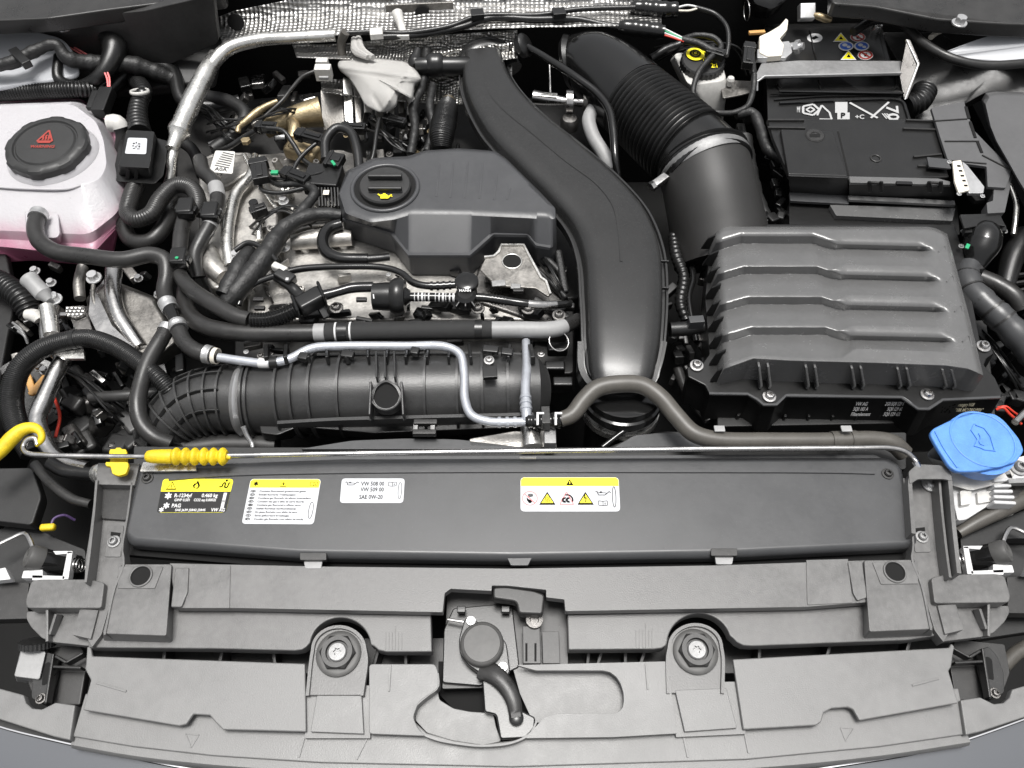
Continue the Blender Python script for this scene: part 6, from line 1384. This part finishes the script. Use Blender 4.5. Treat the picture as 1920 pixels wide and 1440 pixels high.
pbox('metal_block', (1512, 8, .08), (1512, 38, .06), 30, .02, 'zinc', t, bev=.003); tube('brass_nozzle', Path([(1526, 28, .07), (1534, 30, .07), (1548, 35, .068), (1558, 38, .066)], [9, 13, 14, 10]), 0, 'brass', t)
q = lathe('silver_stud', W(1643, 55, .03), (0, -.3, 1), [(.010, -.02), (.010, .01), (.007, .014), (.003, .015)], 'steel', None, seg=24); tag(q, 'round silver stud just right of the battery hazard symbols', 'stud')
# battery cover
t = thing('battery_cover', 'black folded plastic cover over the front half of the battery', 'cover', 1620, 400, -.02)
slab('main_plate', [(1438, 222), (1752, 224), (1768, 290), (1780, 332), (1590, 336), (1480, 330), (1450, 260)], .040, .01, 'black_plastic', t, r=3, bev=.002)
for a, b, c_, d_ in ((1440, 224, 1508, 224), (1440, 238, 1510, 239), (1700, 224, 1752, 226), (1694, 240, 1756, 242), (1714, 293, 1766, 288), (1722, 310, 1768, 312)): rail('edge_bead', [(a, b, .044), (c_, d_, .044)], 5, .004, 'rubber', t, sm=False)
lpnl = [(1464, 242), (1562, 244), (1566, 256), (1586, 318), (1590, 330), (1478, 326)]
slab('side_plate', lpnl, .048, .01, 'black_plastic', t, r=3, bev=.002)
loft('side_front', [loopw([(1478, 324), (1590, 327), (1592, 380), (1482, 372)], -.02, 2), [W(1478, 322, .048), W(1590, 325, .048), W(1591, 346, .046), W(1479, 342, .046)][0:0] or loopw([(1478, 320), (1588, 322), (1590, 334), (1478, 330)], .047, 2)], 'black_plastic', t, bev=.0025)
slab('side_ledge', [(1480, 360), (1592, 366), (1592, 382), (1482, 376)], .0, .006, 'cover_grey', t, r=2, bev=.002)
slab('panel_split', [(1570, 246), (1573, 246), (1593, 329), (1590, 329)], .0406, .001, 'void_shade', t, bev=0)
slab('front_ledge_lit', [(1592, 330), (1760, 334), (1782, 340), (1782, 346), (1594, 342)], .042, .006, 'filter_lid_plastic', t, r=2, bev=.002)  # ledge highlight put in as a lighter colour than the black cover
loft('front_wall', [loopw([(1592, 340), (1786, 340), (1792, 392), (1592, 384)], -.02, 2), loopw([(1592, 338), (1780, 340), (1784, 350), (1592, 346)], .038, 2)], 'black_plastic', t, bev=.002)
slab('front_shelf_lit', [(1590, 366), (1790, 376), (1792, 384), (1592, 374)], .008, .006, 'filter_lid_plastic', t, r=1, bev=.002)  # lighter colour again paints the highlight on this shelf
slab('lower_shelf_lit', [(1556, 384), (1792, 390), (1786, 414), (1568, 404)], -.004, .01, 'filter_lid_plastic', t, r=2, bev=.002)  # bright flat of the black cover, its highlight painted by lighter colour
slab('lower_body', [(1480, 378), (1796, 384), (1800, 440), (1480, 440)], -.014, .06, 'black_plastic', t, r=3, bev=.002)
for x in (1640, 1752):
    for dx in (-10, 12): pbox('clip_leg', (x+dx, 340, .048), (x+dx+1, 360, .030), 5, .006, 'black_plastic', t, bev=.001)
    pbox('clip_bar', (x-8, 342, .05), (x+8, 343, .05), 4, .004, 'rubber', t, bev=.001)
pbox('centre_clip', (1680, 344, .05), (1710, 345, .05), 8, .006, 'gloss_black', t)
c = W(1642, 297, .0405); ring('raised_ring', c, (0, 0, 1), S(c)*9, .0016, 'rubber', t)
c = W(1528, 254, .0485); lathe('lock_eye', c, (0, 0, 1), [(S(c)*18, 0), (S(c)*16, .002), (S(c)*8, .002), (S(c)*7, .0005)], 'rubber', t, seg=24)
slab('lock_slot', [(1518, 251), (1538, 251), (1538, 257), (1518, 257)], .0508, .0006, 'void_shade', t, bev=0)
for i in range(10):
    pbox('side_latch', (1455+random.uniform(-8, 14), 230+i*18, .02-.006*i), (1462+random.uniform(-8, 16), 244+i*18, .02-.006*i), 12, .012, 'gloss_black', t, bev=.002)

# relay carrier
t = thing('cable_tray', 'grey angular plastic cable tray with slots right of the battery cover', 'tray', 1830, 300, .03)
slab('tray_plate', [(1746, 202), (1808, 190), (1814, 214), (1828, 246), (1896, 316), (1894, 330), (1886, 352), (1852, 350), (1850, 312), (1778, 302), (1764, 260)], .050, .006, 'lid_grey', t, r=2, bev=.002)
slab('tray_leg', [(1852, 312), (1896, 318), (1898, 334), (1884, 398), (1852, 400), (1850, 380), (1862, 376), (1864, 350)], .044, .02, 'lid_grey', t, r=2, bev=.002)
for a, b in (((1811, 200), (1817, 222)), ((1819, 228), (1829, 258)), ((1833, 266), (1841, 286))): pbox('slot', (a[0], a[1], .0512), (b[0], b[1], .0512), 5, .001, 'void_shade', t, bev=0)
for a, b in (((1752, 226), (1814, 222)), ((1772, 264), (1836, 264)), ((1778, 300), (1850, 306)), ((1842, 290), (1896, 318))): rail('tray_ridge', [(a[0], a[1], .052), (b[0], b[1], .052)], 3, .002, 'rubber', t, sm=False)
slab('pocket', [(1800, 300), (1848, 306), (1868, 372), (1830, 376), (1806, 350)], .02, .01, 'void_shade', t, r=2, bev=.001)
rail('pocket_wall', [(1846, 306, .046), (1856, 340, .044), (1868, 374, .040)], 5, .02, 'black_plastic', t, sm=False)
slab('tongue', [(1738, 294), (1776, 298), (1784, 316), (1742, 312)], .052, .004, 'cover_grey', t, r=2, bev=.001)
t = thing('terminal_strip', 'bright metal contact strip with a row of dark holes in the cable tray', 'contact strip', 1812, 330, .05)
slab('strip', [(1786, 302), (1802, 300), (1818, 356), (1798, 362), (1790, 340)], .055, .004, 'cream_plastic', t, r=2, bev=.001)
slab('metal_wedge', [(1804, 302), (1814, 310), (1846, 350), (1844, 362), (1816, 362)], .052, .006, 'zinc', t, r=3, bev=.002)
for i in range(5): pbox('strip_hole', (1795+i*3.2, 311+i*9.2, .0556), (1801+i*3.2, 311+i*9.2, .0556), 4, .001, 'void_shade', t, bev=0)
for x, y in ((1780, 304), (1798, 364), (1806, 358), (1842, 368)): screw(x, y, .052, 9, 'zinc', t)
# bulb shaped connector
t = thing('cable_plug_housing', 'glossy black bulb-shaped cable housing with a flat top right of the filter box', 'connector', 1830, 440, .0)
slab('top_plate', [(1800, 402), (1874, 400), (1886, 424), (1860, 420), (1830, 424), (1808, 428)], .040, .004, 'rubber_dark', t, r=2, bev=.0015)
slab('plate_wall', [(1808, 426), (1886, 422), (1888, 432), (1810, 436)], .034, .01, 'black_plastic', t, r=1, bev=.001)
tube('bulb', Path([(1850, 424, .02), (1849, 427, .02), (1847, 434, .02), (1844, 446, .02), (1841, 458, .016), (1835, 472, .01), (1827, 490, .0), (1816, 506, -.01)], [14, 34, 54, 64, 66, 60, 48, 42], step=.002), 0, 'gloss_black', t)
for x, y in ((1802, 462), (1866, 462), (1806, 434), (1884, 434)): screw(x, y, .02, 10, 'grey_metal', t)
pbox('green_dot', (1812, 466, .03), (1816, 458, .03), 7, .003, 'green_plastic', t, bev=.001); pbox('square_clip', (1832, 503, .01), (1842, 501, .01), 9, .004, 'rubber', t, bev=.001)
h = hose('wiring_conduit', 'fat grey taped conduit running down from the bulb-shaped housing to the right edge', [(1816, 500, .0), (1812, 520, .002), (1822, 545, .004), (1850, 572, .004), (1880, 600, .0), (1910, 632, -.01), (1960, 690, -.03)], [38, 46, 48, 48, 50, 52, 54], 'cover_grey', 'conduit', ripple=.05)
for f in (.12, .25, .36, .46, .56): cuff('tape_wrap', h, f, f+.012, 'rubber', h, grow=1.04)
h = hose('wiring_conduit', 'second darker conduit behind the fat taped one at the right edge', [(1835, 520, -.02), (1870, 535, -.02), (1900, 555, -.02), (1915, 580, -.03)], 34, 'rubber', 'conduit')
h = hose('wiring_conduit', 'upright dark conduit at the right edge below the fuse box', [(1925, 440, .0), (1900, 480, -.01), (1888, 520, -.02), (1880, 560, -.03)], [44, 42, 36, 30], 'rubber_dark', 'conduit')
h = hose('steel_bracket_rod', 'bent bright rod standing right of the cable tray', [(1884, 330, .04), (1894, 350, .036), (1905, 380, .03), (1904, 410, .025), (1900, 440, .015)], 10, 'bright_aluminium', 'rod')
# fuse box
t = thing('fuse_box', 'large smooth dark grey fuse box lid at the right edge', 'fuse box', 1900, 300, .0)
ol = [(1840, 188), (1848, 174), (1866, 171), (2050, 176), (2050, 480), (1960, 430), (1926, 372), (1906, 340), (1884, 300), (1862, 262), (1850, 232)]
loft('lid', [loopw(ol, .0, 3), [v.lerp(W(1960, 300, .06), .03) for v in loopw(ol, .056, 3)], [v.lerp(W(1960, 300, .064), .07) for v in loopw(ol, .064, 3)]], 'lid_grey', t, bev=.004, seg=3)
for i in range(6): pbox('rib', (1886+i*7, 520+i*14, -.02), (1930, 514+i*14, -.02), 5, .01, 'panel_dark', t, bev=.001)
# upper right body
s = slab('body_panel', [(1760, 100, .06), (1840, 70, .08), (1990, 30, .10), (2060, 60, .10), (2060, 160, .06), (1920, 118, .06), (1850, 116, .05), (1790, 108, .05)], 0, .01, 'painted_metal', None, r=18, bev=.004); tag(s, 'glossy light grey painted body panel in the upper right corner', 'body panel')
s = slab('seal_strip', [(1560, -40, .13), (2060, -40, .13), (2060, 50, .12), (1880, 44, .12), (1760, 36, .12), (1640, 12, .13), (1560, 6, .135)], 0, .03, 'rubber', None, r=12, bev=.006); tag(s, 'dark rubber edge strip along the upper right corner', 'seal')
s = slab('strut_tower', [(1650, 60, .02), (1760, 60, .04), (1860, 120, .045), (2050, 130, .04), (2050, 180, .02), (1850, 172, .0), (1800, 200, -.03), (1720, 260, -.05), (1700, 140, -.02)], 0, .02, 'rubber', None, r=10, bev=.006); tag(s, 'glossy black inner panel right of the battery', 'body panel')
h = hose('edge_cable', 'black cable following the edge of the upper right body panel', [(1600, 60, .05), (1640, 38, .06), (1690, 44, .07), (1730, 80, .07), (1780, 108, .07), (1840, 122, .065), (1940, 118, .065)], 17, 'rubber', 'cable')
s = screw(1798, 44, .125, 28, 'zinc', None, name='flange_bolt', kind='hex'); tag(s, 'silver bolt on the upper right body panel', 'bolt')
q = hose('foam_clump', 'small light coloured clip on the cable of the upper right panel', [(1745, 70, .07), (1755, 62, .07), (1764, 58, .07)], 10, 'cream_plastic', 'clip')
h = hose('ribbed_sleeve', 'black ribbed grommet right of the steel bar end plate', [(1700, 200, .0), (1722, 190, .005), (1734, 170, .01)], 40, 'rubber_dark', 'grommet', ribs=(.008, .003))
t = thing('right_side_clutter', 'small pale screws and dark clips below the brake fluid bottle strap and battery', 'clips', 1460, 400, .0)
random.seed(21)
for i in range(22):
    x, y = random.uniform(1380, 1470), random.uniform(190, 430)
    pbox('dark_clip', (x, y, -.03), (x+random.uniform(-14, 14), y+random.uniform(6, 24), -.03), random.uniform(8, 20), .02, random.choice(['gloss_black', 'soft_black', 'black_plastic']), t, bev=.003)
for i in range(18):
    x, y = random.uniform(1800, 1930), random.uniform(640, 760)
    pbox('dark_clip', (x, y, -.09), (x+random.uniform(-20, 20), y+random.uniform(6, 30), -.09), random.uniform(12, 30), .02, random.choice(['soft_black', 'black_plastic']), t, bev=.003)

# ================================================================== washer bottle and right headlamp parts
t = thing('washer_bottle', 'white washer bottle neck with a large blue cap at the right', 'washer bottle', 1835, 900, -.05)
loft('bottle_neck', [loopw([(1760, 900), (1900, 900), (1900, 980), (1800, 980)], -.10, 12), loopw([(1738, 850), (1760, 830), (1900, 840), (1904, 900), (1820, 920), (1752, 900)], .012, 8)], 'white_plastic', t, bev=.006)
capo = [(1743, 812), (1750, 803), (1785, 786), (1828, 773), (1866, 775), (1884, 788), (1912, 822), (1921, 845), (1906, 866), (1884, 872), (1880, 874), (1832, 884), (1794, 884), (1780, 874), (1756, 836)]
top = fillet([W(x, y, .060) for x, y in capo], .006, 4)
ctr = sum(top, Vector((0, 0, 0)))/len(top)
loft('blue_cap', [[v-Vector((0, 0, .008)) for v in top], top], 'blue_plastic', t, bev=.0025, seg=3)
c = W(1838, 832, .052); lathe('cap_skirt', c, (0, 0, 1), [(.046, -.022), (.048, 0)], 'blue_plastic', t, seg=48)
c = W(1843, 823, .0602); ring('cap_groove_ring', c, (0, 0, 1), S(c)*58, .0016, 'blue_plastic', t, squash=.7)
for pts in ([(1754, 808), (1772, 842), (1796, 876)],): rail('cap_ridge', [(a, b, .0615) for a, b in pts], 4, .0016, 'blue_plastic', t)
mkw = [(1828, 795), (1846, 802), (1858, 818), (1866, 845), (1846, 842), (1838, 838), (1828, 836), (1834, 824), (1822, 806), (1828, 795)]
rail('washer_symbol', [(a, b, .0617) for a, b in mkw], 3.4, .0016, 'blue_plastic', t, sm=False)
rail('washer_symbol', [(1836, 812, .0617), (1840, 822, .0617), (1836, 830, .0617), (1846, 834, .0617)], 3, .0016, 'blue_plastic', t)
q = thing('headlamp_white_housing', 'bright white plastic headlamp housing with comb-like ribs below the blue cap', 'headlamp', 1840, 940, -.06)
slab('housing_body', [(1786, 888), (1830, 896), (1868, 900), (1872, 924), (1884, 940), (1850, 950), (1812, 974), (1796, 976), (1788, 940)], .0, .05, 'headlamp_white', q, r=5, bev=.004)
for i in range(5): pbox('comb_rib', (1856, 906+i*10, .008), (1886+i*3, 904+i*11, .006), 7, .02, 'headlamp_white', q, bev=.002)
slab('housing_step', [(1800, 920), (1822, 918), (1822, 944), (1802, 948)], .008, .01, 'white_plastic', q, r=3, bev=.002); slab('housing_step', [(1832, 922), (1860, 920), (1858, 940), (1834, 944)], .006, .01, 'white_plastic', q, r=3, bev=.002)
slab('housing_arm', [(1886, 862), (1940, 850), (1960, 900), (1890, 898), (1880, 884)], .012, .01, 'headlamp_white', q, r=4, bev=.002); screw(1910, 878, .013, 32, 'grey_metal', q)
slab('housing_bar', [(1890, 898), (1960, 892), (1960, 904), (1892, 906)], .02, .01, 'grey_metal', q, r=2, bev=.002)
pbox('dark_gap', (1880, 922, .0), (1930, 925, -.01), 34, .01, 'dark_steel', q, bev=.003)
h = hose('tan_hose', 'dirty tan pipe running diagonally under the white headlamp housing', [(1796, 1000, -.02), (1830, 980, -.015), (1880, 955, -.01), (1960, 915, -.01)], [20, 26, 30, 34], 'rubber_warm', 'pipe')
s = slab('dark_shroud', [(1800, 1005), (1850, 985), (1960, 940), (1960, 1010), (1880, 1010), (1830, 1040), (1804, 1040)], -.03, .02, 'soft_black', None, r=6, bev=.004); tag(s, 'dull black shroud under the tan pipe at the right', 'cover')
h = hose('red_wire', 'pair of thin red wires above the blue cap', [(1868, 768, .0), (1880, 764, .005), (1893, 776, .0), (1915, 795, -.01)], 5, 'red_plastic', 'wire')
tube('red_wire_twin', Path([(1870, 764, .0), (1886, 762, .004), (1900, 772, .0), (1920, 785, -.01)], 4), 0, 'red_plastic', h)
h = hose('grey_rod', 'dull silver rod end at the right edge beside the blue cap', [(1903, 792, .02), (1920, 775, .02), (1950, 750, .02)], 13, 'steel', 'rod')
h = hose('stay_rod_pivot', 'shiny crooked rod end entering the right arm loop', [(1716, 866, .046), (1724, 880, .04), (1732, 892, .03)], 12, 'chrome', 'rod')
h = hose('wheel_arch_tube', 'dark tan tube in the shadow at the lower right', [(1880, 1250, -.08), (1905, 1225, -.08), (1960, 1195, -.08)], 26, 'rubber_warm', 'pipe')
s = slab('dark_liner', [(1815, 1090), (1960, 1085), (1960, 1180), (1830, 1200)], -.07, .02, 'soft_black', None, r=6, bev=.003); tag(s, 'dull black liner right of the crossmember', 'cover')

# ================================================================== thin wires, clips and small hardware
random.seed(31)
def wires(name, label, base, n, spread, m='rubber_dark', w_=4):
    t_ = thing('wire_bundle', label, 'wires', *base[0])
    for i in range(n):
        a, b = random.uniform(-spread, spread), random.uniform(-spread, spread)
        pts = [(x+a*(.5+.5*sin(k*1.7+i)), y+b*(.5+.5*cos(k*1.3+i)), z+random.uniform(-.006, .006)-(.045 if k in (0, len(base)-1) else 0)) for k, (x, y, z) in enumerate(base)]
        tube(name, pts, w_, random.choice(m) if isinstance(m, list) else m, t_, seg=8)
wires('thin_wire', 'thin black wires threading behind the timing cover towards the brassy casting', [(400, 250, .03), (440, 235, .035), (480, 225, .04), (530, 215, .04), (590, 225, .03)], 5, 22)
wires('thin_wire', 'thin black wires tangled between the white cloth and the engine cover', [(690, 220, .03), (715, 245, .03), (740, 262, .02), (770, 275, .01), (800, 262, .0)], 5, 24)
wires('thin_wire', 'thin black wires on the cylinder head around the ribbed module', [(480, 310, .03), (520, 335, .035), (560, 330, .04), (600, 322, .04), (640, 318, .04)], 5, 20)
wires('thin_wire', 'thin black wires in front of the lifting bracket beside the duct', [(1000, 470, .02), (1030, 500, .02), (1048, 540, .015), (1062, 580, .0)], 4, 14)
wires('thin_wire', 'thin black wires below the battery cover at the right', [(1800, 600, -.05), (1850, 640, -.05), (1890, 690, -.05), (1930, 740, -.06)], 5, 26)
wires('thin_wire', 'thin black wires under the conduit loop at the far left', [(100, 690, -.05), (150, 710, -.04), (200, 760, -.05), (260, 800, -.07)], 5, 26)
wires('thin_wire', 'thin black wires hanging left of the wide intake hose', [(1240, 100, .03), (1300, 80, .05), (1380, 90, .05), (1400, 140, .03)], 3, 16)
t = thing('head_hardware', 'small bolts, studs and cast bosses scattered over the cylinder head left of the engine cover', 'engine part', 500, 400, .0)
for i in range(40):
    x, y = random.uniform(385, 640), random.uniform(290, 560)
    if random.random() < .45:
        c = W(x, y, .0); r = S(c)*random.uniform(6, 12)
        lathe('boss', c, (random.uniform(-.3, .3), random.uniform(-.3, .1), 1), [(r*1.2, -.02), (r, .004), (r*.8, .008), (r*.45, .008), (r*.4, .003)], random.choice(['cast_aluminium', 'dull_aluminium', 'bright_aluminium']), t, seg=20)
    else:
        pbox('cast_web', (x, y, .0), (x+random.uniform(-30, 30), y+random.uniform(-16, 24), random.uniform(-.01, .008)), random.uniform(4, 9), .016, random.choice(['cast_aluminium', 'dull_aluminium', 'dark_steel', 'cast_aluminium']), t, bev=.0015)
t = thing('front_hardware', 'small screws, nuts and dark brackets between the cross pipe and the ribbed intake pipe', 'engine part', 700, 640, -.02)
for i in range(46):
    x, y = random.uniform(450, 1070), random.choice([random.uniform(640, 668), random.uniform(575, 605), random.uniform(506, 528)])
    if random.random() < .3: screw(x, y, .0, random.uniform(9, 15), random.choice(['dark_steel', 'zinc', 'steel']), t)
    else: pbox('bracket_piece', (x, y, -.004), (x+random.uniform(-36, 36), y+random.uniform(-6, 8), random.uniform(-.01, .004)), random.uniform(4, 12), .012, random.choice(['black_plastic', 'gloss_black', 'dark_steel', 'dull_aluminium', 'black_plastic']), t, bev=.0015)
t = thing('left_hardware', 'small metal brackets, nuts and hose ends crowded under the coolant tank', 'engine part', 200, 560, -.02)
for i in range(60):
    x, y = random.uniform(20, 340), random.uniform(500, 700)
    z = random.uniform(-.06, -.025)
    if random.random() < .3: screw(x, y, z, random.uniform(10, 20), random.choice(['dark_steel', 'zinc', 'steel']), t, kind='hex')
    else: pbox('bracket_piece', (x, y, z), (x+random.uniform(-34, 34), y+random.uniform(-10, 34), z+random.uniform(-.01, .01)), random.uniform(5, 18), .016, random.choice(['black_plastic', 'dull_aluminium', 'dark_steel', 'dull_aluminium', 'steel', 'gloss_black']), t, bev=.002)
t = thing('lower_left_hardware', 'dim brackets and lumps in the deep gap behind the left end of the stay rod', 'engine part', 200, 780, -.08)
for i in range(40):
    x, y = random.uniform(90, 300), random.uniform(690, 845); z = random.uniform(-.10, -.06)
    pbox('bracket_piece', (x, y, z), (x+random.uniform(-34, 34), y+random.uniform(-10, 34), z+random.uniform(-.01, .01)), random.uniform(5, 18), .016, random.choice(['black_plastic', 'dark_steel', 'gloss_black', 'panel_dark']), t, bev=.002)
# manifold lattice and brackets
t2 = thing('manifold_brackets', 'black moulded brackets along the back edge of the ribbed intake pipe', 'bracket', 760, 665, .02)
for x in range(500, 1000, 38):
    pbox('bracket_rib', (x, 652, .028), (x+random.uniform(-6, 6), 676, .044), random.uniform(4, 9), .014, 'black_plastic', t2, bev=.001)
for (x, y, w_) in ((905, 655, 30), (940, 660, 22), (640, 664, 24), (560, 668, 18), (770, 658, 16)): pbox('bracket_pad', (x, y, .046), (x+w_, y+3, .046), 16, .01, 'black_plastic', t2, bev=.002)
# battery seams
tb = [o for o in bpy.data.objects if o.name == 'car_battery'][0]
for a, b in (((1518, 56), (1534, 128)), ((1534, 150), (1540, 168)), ((1445, 176), (1700, 174))): rail('lid_seam', [(a[0], a[1], .0262), (b[0], b[1], .0262)], 3, .002, 'gloss_black', tb, sm=False)
# coolant tank ribs
tt = [o for o in bpy.data.objects if o.name == 'coolant_tank'][0]
for i in range(4):
    rail('tank_rib', [(150-2*i+i*14, 352-4*i, .046), (182+i*11, 418-14*i, .008)], 3.5, .002, 'tank_plastic', tt, sm=False)
rail('tank_rib', [(-20, 348, .0505), (50, 352, .0505), (128, 352, .0505), (150, 346, .0505)], 6, .002, 'tank_plastic', tt)
wires('thin_wire', 'thin black and tan wires crossing between the ribbed module and the timing cover', [(470, 430, .03), (500, 400, .035), (540, 385, .04), (575, 400, .035), (600, 420, .03)], 4, 16)
wires('thin_wire', 'thin black wires in the dark gap between the silver pipe and the timing cover', [(360, 200, .0), (400, 215, .01), (430, 240, .015), (470, 255, .02)], 6, 26)
t = thing('centre_rear_parts', 'small connectors and silver stubs between the bellows tube and the white cloth', 'engine part', 780, 250, .0)
for i in range(26):
    x, y = random.uniform(640, 830), random.uniform(215, 300)
    if random.random() < .4: screw(x, y, random.uniform(-.01, .02), random.uniform(9, 16), random.choice(['dark_steel', 'zinc', 'brass', 'steel']), t)
    else: pbox('plug_piece', (x, y, random.uniform(-.01, .02)), (x+random.uniform(-16, 16), y+random.uniform(6, 26), random.uniform(-.02, .01)), random.uniform(6, 16), .014, random.choice(['gloss_black', 'black_plastic', 'grey_metal', 'bright_aluminium', 'dull_aluminium']), t, bev=.002)
t = thing('gap_hardware', 'dim brackets and pipes in the gap between the S duct and the air filter box', 'engine part', 1290, 520, -.05)
for i in range(30):
    x, y = random.uniform(1258, 1320), random.uniform(400, 700); z = random.uniform(-.08, -.04)
    pbox('bracket_piece', (x, y, z), (x+random.uniform(-22, 22), y+random.uniform(-10, 30), z+random.uniform(-.01, .01)), random.uniform(6, 18), .016, random.choice(['black_plastic', 'dark_steel', 'gloss_black', 'soft_black', 'panel_dark']), t, bev=.002)
tube('dim_pipe', Path([(1270, 690, -.06), (1290, 740, -.06), (1330, 790, -.06)], 18), 0, 'rubber', t)
